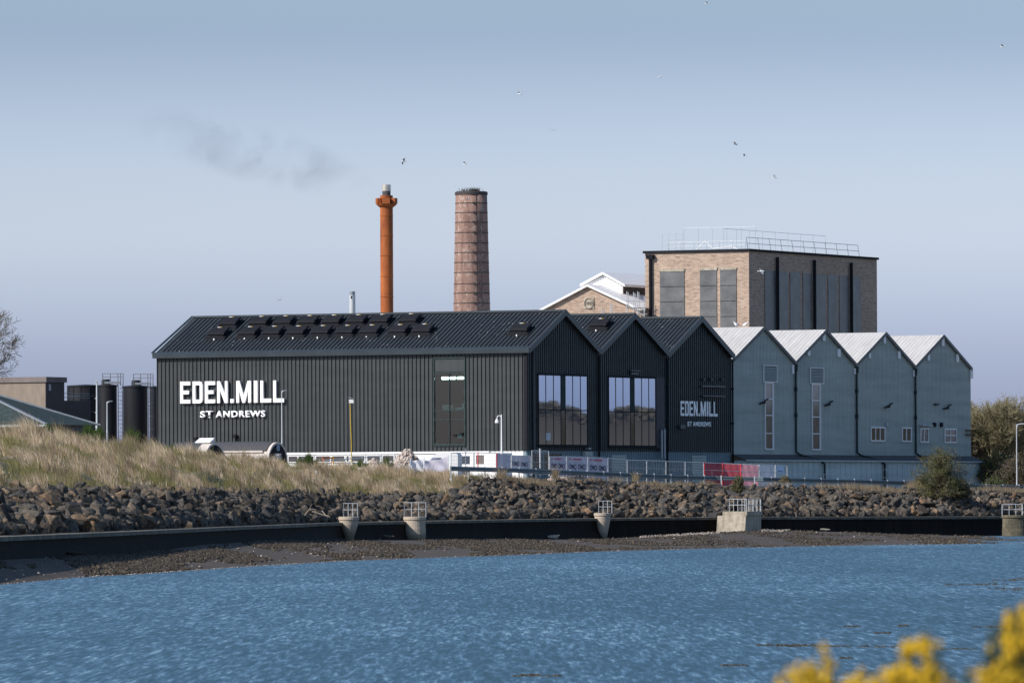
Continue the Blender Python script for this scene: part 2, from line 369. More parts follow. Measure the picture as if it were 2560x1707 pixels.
def tinted(name, rough=0.9, trans=0.0, spec=0.1):
    m = NT(name); a = m.n('ShaderNodeAttribute', attribute_name='tint'); m.col(a.outputs['Color'])
    m.b.inputs['Roughness'].default_value = rough; m.b.inputs['Specular IOR Level'].default_value = spec
    if trans:
        t = m.n('ShaderNodeBsdfTranslucent'); m.l(a.outputs['Color'], t.inputs[0]); x = m.n('ShaderNodeMixShader'); x.inputs[0].default_value = trans
        m.l(m.b.outputs[0], x.inputs[1]); m.l(t.outputs[0], x.inputs[2]); m.l(x.outputs[0], m.o.inputs[0])
    return m.m
mt['blade'] = tinted('grass blades', 0.9, 0.4); mt['leaf'] = tinted('leaves', 0.8, 0.25); mt['twig'] = tinted('twigs', 0.9)
def soil(name, a, b, c, sc=0.6, rough=0.95, bmp=0.5):
    m = NT(name); v = m.coord('Object'); f = m.noise(v, sc, 8, 0.7); g = m.noise(v, sc * 9, 6, 0.7)
    col = m.ramp(f, [(0.32, a), (0.5, b), (0.7, c)])
    m.col(m.mix(1.0, col, m.ramp(g, [(0.3, (0.6, 0.6, 0.6)), (0.65, (1.2, 1.2, 1.2))]), 'MULTIPLY'))
    m.b.inputs['Roughness'].default_value = rough; m.bump(g, bmp, 0.08); return m.m
mt['mud'] = soil('wet mud', (0.028, 0.020, 0.014), (0.050, 0.037, 0.027), (0.074, 0.057, 0.043), 0.35, 0.9, 0.8)
mt['grassoil'] = soil('grass floor', (0.12, 0.11, 0.05), (0.20, 0.165, 0.09), (0.28, 0.22, 0.14), 0.5)
mt['rocksoil'] = soil('rubble floor', (0.03, 0.027, 0.024), (0.05, 0.045, 0.04), (0.07, 0.06, 0.05), 1.0)
mt['yard'] = soil('gravel yard', (0.16, 0.15, 0.13), (0.22, 0.20, 0.18), (0.28, 0.26, 0.23), 0.6)
mt['asphalt'] = soil('asphalt', (0.045, 0.045, 0.047), (0.052, 0.052, 0.055), (0.06, 0.06, 0.062), 1.2)
mt['rubble'] = soil('rubble heap', (0.18, 0.145, 0.125), (0.25, 0.205, 0.18), (0.34, 0.295, 0.265), 1.2)
mt['hill'] = soil('distant hill', (0.06, 0.09, 0.08), (0.08, 0.11, 0.10), (0.10, 0.12, 0.10), 0.02)
mt['orange'] = P('orange board', (0.60, 0.16, 0.06), 0.6)
mt['drift'] = P('bleached wood', (0.34, 0.28, 0.22), 0.8)

mt['dimglass'] = P('dim tall window', (0.12, 0.11, 0.10), 0.12, 0, 0.45, 0.8, (1, 1, 0.5), spec=0.8)
mt['coping'] = soil('weathered coping', (0.07, 0.062, 0.048), (0.13, 0.115, 0.09), (0.22, 0.20, 0.165), 1.3)
mt['pillar_dark'] = soil('weed stained pier concrete', (0.05, 0.045, 0.03), (0.11, 0.095, 0.065), (0.20, 0.17, 0.10), 0.9)

# ================================================================== THE SETTING
def watermat():
    m = NT('estuary water')
    g = m.n('ShaderNodeNewGeometry')
    def nz(scl, sc, det, rough=0.6):
        mp = m.n('ShaderNodeMapping'); mp.inputs['Scale'].default_value = scl; mp.inputs['Rotation'].default_value = (0, 0, 0.10)
        m.l(g.outputs['Position'], mp.inputs[0])
        x = m.n('ShaderNodeTexNoise'); x.inputs['Scale'].default_value = sc; x.inputs['Detail'].default_value = det; x.inputs['Roughness'].default_value = rough
        m.l(mp.outputs[0], x.inputs['Vector']); s = m.n('ShaderNodeSeparateColor'); m.l(x.outputs['Color'], s.inputs[0]); return s
    a = nz((1, 0.045, 1), 11, 3); b = nz((1, 0.06, 1), 4.2, 3); c = nz((0.10, 0.02, 1), 1.0, 3)
    gust = nz((0.02, 0.010, 1), 1.0, 4)
    def mth(op, x, y):
        k = m.n('ShaderNodeMath', operation=op)
        for i, q in enumerate((x, y)):
            if isinstance(q, (int, float)): k.inputs[i].default_value = q
            else: m.l(q, k.inputs[i])
        return k.outputs[0]
    def amp(s, i, am): return mth('MULTIPLY', mth('SUBTRACT', s.outputs[i], 0.5), am)
    sy = mth('ADD', mth('ADD', amp(a, 1, 0.56), amp(b, 1, 0.24)), amp(c, 1, 0.13))
    sx_ = mth('ADD', amp(a, 0, 0.35), amp(b, 0, 0.2))
    gg = mth('MULTIPLY', mth('SUBTRACT', gust.outputs[0], 0.5), 0.22)
    sy = mth('SUBTRACT', sy, mth('ADD', 0.19, gg))
    cb = m.n('ShaderNodeCombineXYZ'); m.l(sx_, cb.inputs[0]); m.l(sy, cb.inputs[1]); cb.inputs[2].default_value = 1
    nm = m.n('ShaderNodeVectorMath', operation='NORMALIZE'); m.l(cb.outputs[0], nm.inputs[0])
    m.l(nm.outputs[0], m.b.inputs['Normal'])
    m.b.inputs['Base Color'].default_value = (0.034, 0.072, 0.095, 1); m.b.inputs['Roughness'].default_value = 0.12
    m.b.inputs['IOR'].default_value = 1.333; m.b.inputs['Specular IOR Level'].default_value = 0.5
    return m.m
mt['water'] = watermat()
mb = MB(); mb.add([(-1500, -60, 0), (1500, -60, 0), (1500, 900, 0), (-1500, 900, 0)], [(0, 1, 2, 3)])
tag(mb.build('water', mt['water']), kind='structure')
# river bed below the water so that the sheet of water closes a body of depth
mb = MB(); mb.add([(-1500, -60, -3), (1500, -60, -3), (1500, 900, -3), (-1500, 900, -3)], [(0, 1, 2, 3)])
tag(mb.build('river_bed', mt['mud']), kind='structure')

def yh(x): return 1250 - ROLL * (x - 1280)
def tab(t): 
    xs = [a for a, _ in t]; ys = [b for _, b in t]
    return lambda x: float(np.interp(x, xs, ys))
yW = tab([(-300,1500),(0,1461),(180,1444),(360,1434),(600,1417),(860,1402),(1100,1393),(1240,1389),(1500,1378),(1840,1369),(2200,1362),(2560,1358),(3000,1350)])
yT = tab([(-300,1356),(0,1341.6),(300,1329),(600,1315.8),(845,1306),(1070,1302),(1240,1299),(1485,1295.4),(1790,1292.6),(1906,1292),(2505,1290.6),(3000,1290)])
yB = tab([(-300,1420),(0,1399),(320,1385),(500,1362),(640,1352),(900,1349),(1240,1347),(1500,1347),(1650,1338),(1790,1330),(1910,1324),(2100,1329),(2300,1336),(2505,1341),(3000,1345)])
yR = tab([(-300,1222),(0,1224),(200,1224),(640,1232),(1000,1236),(1140,1233),(1165,1214),(1190,1196),(1300,1198),(1450,1203),(1650,1210),(1840,1214),(2000,1217),(2300,1222),(2560,1230),(3000,1232)])
yC = tab([(-300,1092),(0,1090),(110,1091),(250,1119),(500,1142),(700,1168),(1000,1186),(1120,1194),(1165,1196),(1190,1196)])
def Zwall(x):
    if x <= 1906: return 1.21 * F / (yT(x) - yh(x))
    return 485 + (x - 1906) / 600 * 34
def dZR(x): return float(np.interp(x, [0, 640, 1240, 1500, 1800, 2500], [34, 29, 25, 20, 17, 15]))
def pW(x): return atZ(x, yW(x), 0.0)
def pT(x): return atY(x, yT(x), Zwall(x))
def pB(x): return atY(x, yB(x), Zwall(x) - 1.5)
def pR(x): return atY(x, yR(x), Zwall(x) + dZR(x))
def dZC(x): return float(np.interp(x, [0, 500, 1000, 1150, 1200], [48, 42, 22, 8, 2]))
def pC(x):
    if x >= 1190: 
        p = pR(x); q = atY(x, yR(x) + 3, p.y + 2.5); return q
    return atY(x, yC(x), Zwall(x) + dZR(x) + dZC(x))
zG = lambda x: float(np.interp(x, [-300, 1100, 1240, 1500, 1840, 2300, 3000], [4.1, 4.1, 4.1, 3.85, 3.6, 3.35, 3.2]))
def pG(x, d=5): p = pC(x); q = atY(x, 1200, p.y + d); q.z = zG(x); return q
XS = [-900 + i * 20 for i in range(196)]
def loft(name, fa, fb, mat, n=12, amp=0.0, kind='structure', prof=None, seed=0):
    r = random.Random(seed); vs = []; ncol = n + 1
    from mathutils import noise as mn
    for x in XS:
        a, b = fa(x), fb(x)
        for j in range(ncol):
            t = j / n; p = a.lerp(b, t)
            e = math.sin(math.pi * t) if 0 < j < n else 0
            if prof: p.z += prof(t) * (b.z - a.z)
            p.z += amp * e * mn.fractal(Vector((p.x * 0.9, p.y * 0.22, 3.1)), 1.0, 2.0, 5)
            vs.append(p)
    fs = [(i*ncol+j, (i+1)*ncol+j, (i+1)*ncol+j+1, i*ncol+j+1) for i in range(len(XS)-1) for j in range(n)]
    o = npmesh(name, [tuple(v) for v in vs], fs, mat, smooth=True); tag(o, kind=kind); return o
def pW0(x): p = pW(x); q = p.copy(); d = Vector((p.x, p.y, 0)).normalized(); q = p - d * 6; q.z = -0.35; return q
def pW00(x): p = pW0(x); d = Vector((p.x, p.y, 0)).normalized(); q = p - d * 25; q.z = -3; return q
loft('mud_slope', pW00, pW0, mt['mud'], 3)
loft('mud_edge', pW0, pW, mt['mud'], 3)
loft('mudflat', pW, pB, mt['mud'], 44, 0.05)
def pT2(x): p = pT(x); d = pT(x + 12) - pT(x - 12); d.z = 0; d.normalize(); return p + Vector((-d.y, d.x, 0)) * 0.92 + Vector((0, 0, -0.12))
loft('rock_bank', pT2, pR, mt['rocksoil'], 14, 0.35)
XS_all = XS
XS = [x for x in XS_all if x <= 1200]
bank = loft('grass_bank', pR, pC, mt['grassoil'], 24, 0.35, prof=lambda t: 0.12 * math.sin(math.pi * t))
XS = [x for x in XS_all if x >= 1200]
loft('road_verge', pR, pC, mt['yard'], 3)
XS = XS_all
loft('road_edge', pC, lambda x: pG(x, 5), mt['yard'], 6, 0.05)
loft('road', lambda x: pG(x, 5), lambda x: pG(x, 13), mt['asphalt'], 4)
# yard and country beyond, one sheet to the horizon
def far(x): p = pG(x, 13); d = ray(x, 1250); q = CAM + d * 4000; q.z = 3.0; return q
loft('ground', lambda x: pG(x, 13), far, mt['yard'], 30)
mb = MB(); 
gl = [pG(-900, 13), far(-900)]; gr = [pG(3000, 13), far(3000)]
mb.add([(-900, 150, 3.4), tuple(gl[0]), tuple(gl[1]), (-4000, 4000, 3.0)], [(0, 1, 2, 3)])
pr = pW(3000)
mb.add([tuple(gr[0]), (900, 620, 3.2), (4000, 4000, 3.0), tuple(gr[1])], [(0, 1, 2, 3)])
tag(mb.build('field', mt['grassoil']), kind='structure')
mb = MB(); a_, b_ = pW00(-900), pC(-900)
mb.add([(-900, 60, -3), tuple(a_), tuple(b_), (-900, 150, 3.4)], [(0, 1, 2, 3)]); mb.add([tuple(b_), tuple(gl[0]), (-900, 150, 3.4)], [(0, 1, 2)])
a_, b_ = pW00(3000), pR(3000)
mb.add([tuple(a_), (900, 520, -3), (900, 620, 3.2), tuple(gr[0]), tuple(b_)], [(0, 1, 2, 3, 4)])
tag(mb.build('shore', mt['grassoil']), kind='structure')
# near bank carrying the gorse, below the line of sight
vs = []; fs = []
for i in range(41):
    X = -40 + i * 2
    for j, (Y, z) in enumerate([(-25, 2.0), (0, 1.35), (8, 1.45), (14, 1.4), (22, 1.0), (34, 0.35), (48, -0.6), (60, -3)]):
        vs.append((X * (1 + j * 0.05), Y, z + 0.1 * math.sin(X * 0.7 + j)))
for i in range(40):
    for j in range(7): fs.append((i*8+j, (i+1)*8+j, (i+1)*8+j+1, i*8+j+1))
tag(npmesh('near_bank', vs, fs, mt['grassoil'], smooth=True), kind='structure')

# ------------------------------------------------------------------ sea wall (curved toe, coping) and the piers on it
SWX = [x for x in XS_all if x <= 1800] ; SWX2 = [x for x in XS_all if x >= 1880]
def seawall(xs, name, label):
    t = empty(name, pT(xs[len(xs)//2]), 0, label, 'sea wall'); off = tuple(t.location)
    def sweep(prof, nm, mat):
        vs = []; n = len(prof)
        pts = [pT(x) for x in xs]
        for i, p in enumerate(pts):
            a = pts[max(0, i-1)]; b = pts[min(len(pts)-1, i+1)]; d = (b - a); d.z = 0; d.normalize(); out = Vector((d.y, -d.x, 0))
            for o, z in prof: vs.append(p + out * o + Vector((0, 0, z)) - t.location)
        fs = [(i*n+j, (i+1)*n+j, (i+1)*n+(j+1) % n, i*n+(j+1) % n) for i in range(len(pts)-1) for j in range(n)]
        fs2 = [tuple(range(n)), tuple(range((len(pts)-1)*n, len(pts)*n))[::-1]]
        m = MB(); m.add(vs, fs + fs2); return m.build(nm, mat, t)
    sweep([(0.0, -0.16), (0.03, -0.5), (0.10, -0.8), (0.22, -1.05), (0.42, -1.35), (0.60, -1.9), (-0.8, -1.9), (-0.8, -0.16)], 'wall_face', mt['seawall'])
    sweep([(0.06, 0.0), (0.06, -0.158), (-0.85, -0.158), (-0.85, 0.02)], 'coping', mt['coping'])
    return t
seawall(SWX, 'sea_wall', 'long dark concrete sea wall with curved toe left of the square pier')
seawall(SWX2, 'sea_wall', 'straight dark concrete sea wall right of the square pier')

def railing(t, posts, z0, z1, name='railing', r=0.022, rails=(1.0, 0.52)):
    m = MB(); 
    for p in posts: m.tube((p[0], p[1], z0), (p[0], p[1], z1), r, n=6)
    for h in rails:
        for a, b in zip(posts, posts[1:]): m.tube((a[0], a[1], z0 + (z1-z0)*h), (b[0], b[1], z0 + (z1-z0)*h), r, n=6)
    return m.build(name, mt['galv_pale'], t)
def pier(xc, Z, wpx, ytop, ybot, wb, rx0, rx1, yrail, label):
    s = Z / F; c = atY(xc, ytop, Z); base = atY(xc, ybot, Z).z - 0.25; r = wpx * s / 2
    t = empty('pier', (c.x, c.y, base), 0, label, 'pier', 'round concrete piers along the sea wall'); H = c.z - base
    rb = wb * s / 2
    prof = [(rb, 0), (rb * 1.02, H * 0.25), (rb + (r-rb) * 0.45, H * 0.5), (rb + (r-rb) * 0.8, H * 0.7), (r * 0.97, H * 0.86), (r * 0.94, H - 0.2)] if wb < wpx * 0.8 else [(r, 0), (r, H*0.45), (r*0.985, H*0.46), (r*0.985, H*0.62), (r*0.97, H*0.63), (r*0.97, H-0.2)]
    MB().lathe(prof, 28).build('shaft', mt['pillar'], t, smooth=False)
    MB().lathe([(r*0.98, H-0.2), (r * 1.04, H-0.18), (r * 1.04, H-0.02), (r * 0.98, H)], 28).build('cap', mt['concrete'] if False else mt['pillar'], t)
    if xc > 2400:
        for o in t.children: o.data.materials[0] = mt['pillar_dark']
    hr = (yrail[1] - yrail[0]) * s
    x0 = (rx0 - xc) * s; x1 = (rx1 - xc) * s; k = 4
    ps = [(x0 + (x1-x0) * i / (k-1), -0.15 + 0.0 * i) for i in range(k)]; pb = [(x1, 0.45), (x0, 0.45)]
    railing(t, ps + pb + [ps[0]], H - 0.01, H + hr)
    return t
pier(872, Zwall(860) - 0.6, 50, 1291, 1349, 25, 859, 894, (1258, 1291), 'tapering concrete pier with a small square railing, leftmost on the sea wall')
pier(1037, Zwall(1037) - 2.4, 55, 1291, 1354, 55, 1011, 1065, (1256, 1291), 'straight cylindrical concrete pier with wide railing, second from the left')
pier(1506, Zwall(1506) - 0.5, 41, 1282, 1349, 23, 1497, 1530, (1250, 1280), 'tapering concrete pier with narrow railing in the middle of the sea wall')
pier(2540, 512, 70, 1287, 1346, 60, 2506, 2556, (1257, 1284), 'broad weed-stained concrete pier with railing at the right end of the sea wall')
# square pier, built on the building grid: corner towards the camera
Zc = 482; pc = atY(1865, 1341, Zc); ptop = atY(1865, 1288, Zc)
t = empty('square_pier', (pc.x, pc.y, pc.z - 0.3), TH, 'square concrete pier block with railings between the two sea walls', 'pier')
H = ptop.z - pc.z + 0.3; lu = 41 * Zc / F / 0.452; lv = 70 * Zc / F / 0.892
m = MB(); m.hexa([(-0.25, -0.0, 0), (lu, 0, 0), (lu, lv, 0), (-0.25, lv, 0), (0, 0, H), (lu, 0, H), (lu, lv, H), (0, lv, H)]); m.build('block', mt['concrete'], t)
lv2 = 58 * Zc / F / 0.892
MB().box(0.03, lu + 0.05, -0.06, lv2, H + 0.002, H + 0.27).build('slab', mt['concrete'], t)
hr = 31 * Zc / F; q = H + 0.27
rows = []
def rl(pts): railing(t, pts, q, q + hr)
nn = 4
rl([(0.1, 0.02 + (lv2 - 0.5) * i / nn) for i in range(nn + 1)])
rl([(0.1 + (lu - 0.15) * i / nn, 0.0) for i in range(nn + 1)])
rl([(lu - 0.05, 0.05 + (lv2 - 0.6) * i / nn) for i in range(nn + 1)])

# ------------------------------------------------------------------ riprap: boulders
def hull_variants(k):
    out = []
    for i in range(k):
        r = random.Random(100 + i); bm = bmesh.new()
        for _ in range(11):
            a = Vector((r.gauss(0, 1), r.gauss(0, 1), r.gauss(0, 1))).normalized(); a *= r.uniform(0.8, 1.08)
            bm.verts.new((a.x * 0.5, a.y * 0.5 * r.uniform(0.75, 1), a.z * 0.42))
        bmesh.ops.convex_hull(bm, input=bm.verts); bmesh.ops.delete(bm, geom=[v for v in bm.verts if not v.link_faces], context='VERTS')
        bmesh.ops.bevel(bm, geom=bm.edges[:], offset=0.02, segments=1, affect='EDGES', clamp_overlap=True)
        bmesh.ops.triangulate(bm, faces=bm.faces); bmesh.ops.recalc_face_normals(bm, faces=bm.faces)
        me = bpy.data.meshes.new('boulder'); bm.to_mesh(me); bm.free(); me.materials.append(mt['rock_o']); out.append(me)
    return out
RV = hull_variants(14)
def Mrot(r): 
    return Matrix.Rotation(r.uniform(0, 6.283), 3, 'Z') @ Matrix.Rotation(r.uniform(-0.7, 0.7), 3, 'X') @ Matrix.Rotation(r.uniform(-0.7, 0.7), 3, 'Y')
rocks = []; r = random.Random(3)
xs_d = np.arange(-60, 2640, 4.0)
wlen = np.array([(pT(x + 4) - pT(x)).length for x in xs_d]); cum = np.cumsum(wlen); tot = cum[-1]
def px_at(s): return float(np.interp(s * tot, cum, xs_d))
NR = 10500
for i in range(NR):
    x = px_at(r.random()); tt = r.random()
    a, b = pT2(x), pR(x); p = a.lerp(b, tt)
    sz = min(1.25, max(0.3, math.exp(r.gauss(-0.52, 0.36)))) * float(np.interp(x, [0, 1100, 1300, 2560], [1.0, 0.92, 0.88, 0.92]))
    sz *= 1 - 0.38 * max(0, tt - 0.6) / 0.4
    p = p + Vector((r.uniform(-.15, .05), r.uniform(-.5, .5), sz * r.uniform(-0.05, 0.36 - 0.22 * tt) + 0.04))
    rocks.append((p, sz, r.random(), r.randrange(14), x, tt))
s_ = 0.0
while s_ < 1.0:                                  # big blocks standing in a row along the coping
    x = px_at(s_); a = pT2(x); b = pR(x); p = a.lerp(b, r.uniform(0.01, 0.07)); sz = r.uniform(0.6, 1.25)
    rocks.append((p + Vector((-sz * 0.25, 0, sz * 0.26)), sz, r.random(), r.randrange(14), x, 0.0)); s_ += sz * 0.62 / tot
x = 300
while x < 1160:                                  # strays at the foot of the grass
    p = pR(x).lerp(pC(x), r.uniform(0, 0.1)); rocks.append((p, r.uniform(0.35, 0.6), r.random(), r.randrange(14), x, 1.0)); x += r.uniform(4, 16)
# visible area of each boulder, nearest first, in a coarse buffer
rocks.sort(key=lambda q: q[0].y)
buf = np.zeros((400, 1400), dtype=bool); vis = []
yy, xx = np.mgrid[0:400, 0:1400]
for k, (p, sz, *_r) in enumerate(rocks):
    X, Y = proj(p); X = X / 2; Y = (Y - 1150); Y = Y; rad = sz * 0.46 * F / p.y
    x0, x1 = int(max(0, X - rad / 2)), int(min(1399, X + rad / 2)); y0, y1 = int(max(0, Y - rad * 0.8)), int(min(399, Y + rad * 0.8))
    if x1 <= x0 or y1 <= y0: vis.append(0); continue
    sub = buf[y0:y1, x0:x1]; el = ((xx[y0:y1, x0:x1] - X) / (rad / 2 + .5)) ** 2 + ((yy[y0:y1, x0:x1] - Y) / (rad * 0.8 + .5)) ** 2 < 1
    vis.append(int((el & ~sub).sum())); sub |= el
order = np.argsort(-np.array(vis)); own = set(int(i) for i in order[:300])
zones = [(0, 330, 'below the tallest grass at the left edge'), (330, 840, 'between the left edge and the first pier'),
         (840, 1180, 'around the two left piers'), (1180, 1500, 'under the crash barrier, left of the middle pier'),
         (1500, 1860, 'between the middle pier and the square pier'), (1860, 2700, 'to the right of the square pier')]
RG = 'boulders of the riprap bank above the sea wall'
mv = []; mf = []; mc = []; nv = 0
arr = [(np.array([v.co[:] for v in me.vertices]), np.array([p.vertices[:] for p in me.polygons])) for me in RV]
for k, (p, sz, c, vi, x, tt) in enumerate(rocks):
    if vis[k] == 0 and k not in own: continue
    rr = random.Random(k); R3 = Mrot(rr); sc = Vector((sz * rr.uniform(0.85, 1.25), sz * rr.uniform(0.8, 1.2), sz * rr.uniform(0.75, 1.2)))
    if k in own:
        o = bpy.data.objects.new('boulder', RV[vi]); COL.objects.link(o)
        o.matrix_world = Matrix.Translation(p) @ R3.to_4x4() @ Matrix.Diagonal((*sc, 1))
        zt = next((z for a, b, z in zones if a <= x < b), zones[0][2])
        zi = 'big dark block on the sea wall, ' if tt <= 0.06 else 'angular riprap boulder, '
        tag(o, zi + zt, 'boulder', RG + ' ' + zt)
    else:
        v, f = arr[vi]; q = (v * np.array(sc)) @ np.array(R3).T + np.array(p)
        mv.append(q); mf.append(f + nv); mc.append(np.full((len(q), 3), c)); nv += len(q)
tag(npmesh('rubble_rocks', np.vstack(mv), np.vstack(mf), mt['rock_m'], col=np.vstack(mc)), kind='stuff', label='mass of smaller boulders filling the riprap bank', cat='rocks')

# ------------------------------------------------------------------ blades: grass, weed, twigs as many small faces
def blades(name, roots, hts, lean, wid, cols, mat, kind='stuff', parent=None, label=None, cat=None):
    n = len(roots); roots = np.asarray(roots); hts = np.asarray(hts); lean = np.asarray(lean); cols = np.asarray(cols)
    ang = rng.uniform(0, math.pi, n); side = np.stack([np.cos(ang), np.sin(ang) * 0.4, np.zeros(n)], 1) * np.asarray(wid)[:, None]
    up_ = np.zeros((n, 3)); up_[:, 2] = hts
    mid = roots + up_ * 0.55 + lean * 0.35; tip = roots + up_ + lean
    v = np.empty((n, 5, 3)); v[:, 0] = roots - side; v[:, 1] = roots + side; v[:, 2] = mid + side * 0.7; v[:, 3] = mid - side * 0.7; v[:, 4] = tip
    b = (np.arange(n) * 5)[:, None]
    f = np.concatenate([b + [0, 1, 2], b + [0, 2, 3], b + [3, 2, 4]])
    o = npmesh(name, v.reshape(-1, 3), f, mat, col=np.repeat(cols, 5, axis=0), parent=parent)
    tag(o, label=label, cat=cat, kind=kind); return o
from mathutils import noise as mn
def grass_patch(N, seed):
    r = random.Random(seed); roots = []; h = []; ln = []; wd = []; cs = []
    pts = {}
    for x in range(-60, 1220, 8): pts[x] = (pR(x), pC(x))
    ks = list(pts)
    while len(roots) < N:
        # a clump of blades
        x = r.uniform(-60, 1195); k = min(ks, key=lambda q: abs(q - x)) if False else ks[int((x + 60) / 8) % len(ks)]
        a, b = pts[k]; tt = r.random() ** 0.9 if x < 700 else r.random()
        if x > 1120 and tt > 0.9: continue
        c0 = a.lerp(b, tt); c0.z += 0.12 * math.sin(math.pi * tt) * (b.z - a.z)
        c0 = c0 + Vector((r.uniform(-0.3, 0.3), r.uniform(-1.5, 1.5), 0))
        n1 = mn.fractal(Vector((c0.x * 0.55, c0.y * 0.10, 0)), 1, 2, 4); n2 = mn.fractal(Vector((c0.x * 0.9 + 50, c0.y * 0.16, 2)), 1, 2, 3)
        green = n1 * 1.5 + (0.5 - tt) * 0.30 + r.uniform(-0.28, 0.28)
        tall = max(0.22, 0.55 + n2 * 0.75 - green * 0.25 + 0.35 * max(0, tt - 0.8) / 0.2 * (0.5 + r.random())); fl = mn.noise(Vector((c0.x * 0.4, c0.y * 0.09, 9)))
        g = green > 0.24
        nb = r.randint(9, 16)
        pn = mn.fractal(Vector((c0.x * 0.7 + 9, c0.y * 0.12, 7)), 1, 2, 3) + r.uniform(-0.2, 0.2); base = (0.25, 0.225, 0.10) if g else (random_pick(r) if pn > -0.12 else r.choice([(0.26, 0.19, 0.13), (0.34, 0.27, 0.17), (0.24, 0.21, 0.10)]))
        bk = r.uniform(0.8, 1.15)
        for _ in range(nb):
            p = c0 + Vector((r.gauss(0, 0.11), r.gauss(0, 0.4), 0)); hh = tall * r.uniform(0.5, 1.1) * (0.72 if g else 0.85)
            roots.append((p.x, p.y, p.z - 0.08)); h.append(hh)
            dx = 0.32 + fl * 0.5
            ln.append((hh * (dx + r.gauss(0, 0.28)) * (-0.7), r.gauss(0, 0.2) * hh, -0.08 * hh)); wd.append(r.uniform(0.007, 0.016))
            v = bk * r.uniform(0.75, 1.3); cs.append((base[0] * v, base[1] * v, base[2] * v * r.uniform(0.85, 1.1)))
    return roots, h, ln, wd, cs
def random_pick(r): return r.choice([(0.60, 0.47, 0.33), (0.74, 0.59, 0.43), (0.46, 0.36, 0.22), (0.55, 0.42, 0.30), (0.34, 0.29, 0.14), (0.27, 0.19, 0.13), (0.66, 0.52, 0.38), (0.40, 0.30, 0.20)])
g_ = grass_patch(150000, 11)
blades('dry_grass', *g_, mt['blade'], label='dry straw and green grass covering the embankment', cat='grass')
# dead weeds and scrub among the rocks and along the barrier
def scrub(name, spots, label, cols, hmul=1.0, kind='stuff', cat='scrub'):
    r = random.Random(len(spots)); ro = []; h = []; ln = []; wd = []; cs = []
    for p, n, rad, ht in spots:
        for _ in range(n):
            q = p + Vector((r.gauss(0, rad), r.gauss(0, rad * 2), 0)); hh = ht * r.uniform(0.3, 1) * math.exp(-((q.x - p.x) / (rad * 1.6)) ** 2)
            ro.append((q.x, q.y, q.z)); h.append(hh); ln.append((r.gauss(-0.1, 0.5) * hh, r.gauss(0, 0.3) * hh, 0)); wd.append(r.uniform(0.006, 0.014))
            c = r.choice(cols); v = r.uniform(0.7, 1.3); cs.append((c[0]*v, c[1]*v, c[2]*v))
    return blades(name, ro, h, ln, wd, cs, mt['blade'], kind=kind, label=label, cat=cat)
dead = [(0.30, 0.22, 0.15), (0.38, 0.29, 0.20), (0.22, 0.16, 0.11), (0.27, 0.24, 0.13)]
sp = []
r = random.Random(8)
for x, tt, n, rad, ht in [(1255, .95, 260, .28, 1.1), (1290, .9, 500, .7, .6), (1330, .85, 700, .9, .55), (1360, .8, 500, .7, .5), (1388, 1, 200, .12, 1.2),
                          (1590, 1, 200, .14, .9), (1630, .9, 500, .9, .5), (1655, .8, 400, .7, .45), (1700, .92, 400, .8, .4), (1480, .98, 200, .5, .5),
                          (1540, .98, 220, .6, .5), (2130, .9, 900, 1.3, .6), (2180, .85, 900, 1.2, .6), (2230, .8, 700, 1.1, .5), (2060, .95, 300, .8, .4), (1950, .98, 250, .8, .4),
                          (2290, .95, 500, .6, .9), (2480, .95, 700, 1.2, .6), (2540, .9, 700, 1.0, .6), (1210, .98, 200, .5, .5), (1770, .95, 240, .5, .5), (1420, .95, 200, .5, .4),
                          (60, .5, 200, .3, .5), (110, .8, 250, .4, .5), (20, .3, 160, .3, .5)]:
    sp.append((pT2(x).lerp(pR(x), tt) + Vector((0, 0, 0.15)), n, rad, ht))
scrub('dead_weeds', sp, 'dead brown weeds growing between the rocks under the barrier', dead)

# seaweed on the mud, pale shells and stones
def scatter_flat(name, N, fn, smin, smax, cols, mat, hgt, label, cat, thresh=None):
    vs = []; cs = []; r = random.Random(N)
    octv = np.array([(1,0,0),(0,1,0),(-1,0,0),(0,-1,0),(0,0,1),(0,0,-1)]); octf = np.array([(0,1,4),(1,2,4),(2,3,4),(3,0,4),(1,0,5),(2,1,5),(3,2,5),(0,3,5)])
    fs = []; k = 0
    while k < N:
        p = fn(r)
        if thresh is not None and mn.fractal(Vector((p.x * 0.35, p.y * 0.045, 1.3)), 1, 2, 4) < thresh + r.uniform(-0.15, 0.15): continue
        s = r.uniform(smin, smax); a = r.uniform(0, 3.14); c, s2 = math.cos(a), math.sin(a)
        j = octv * np.array([s * r.uniform(0.6, 1.3), s * r.uniform(0.6, 1.3), s * hgt * r.uniform(0.5, 1.5)]) * np.array([[r.uniform(0.6, 1.3)] for _ in range(6)])
        q = np.stack([j[:, 0] * c - j[:, 1] * s2, j[:, 0] * s2 + j[:, 1] * c, j[:, 2]], 1) + np.array(p)
        vs.append(q); fs.append(octf + 6 * k); cl = r.choice(cols); v = r.uniform(0.7, 1.3); cs.append(np.tile(np.array(cl) * v, (6, 1))); k += 1
    return tag(npmesh(name, np.vstack(vs), np.vstack(fs), mat, col=np.vstack(cs)), label=label, cat=cat, kind='stuff')
def mudpt(lo=0.12, hi=0.99, f=1.0):
    def g(r):
        x = px_at(r.random()); tt = lo + (hi - lo) * r.random() ** f; a = pW(x); b = pB(x); p = a.lerp(b, tt)
        p.z += 0.02; return p
    return g
mt['weed'] = tinted('bladder wrack', 0.7, 0, 0.3)
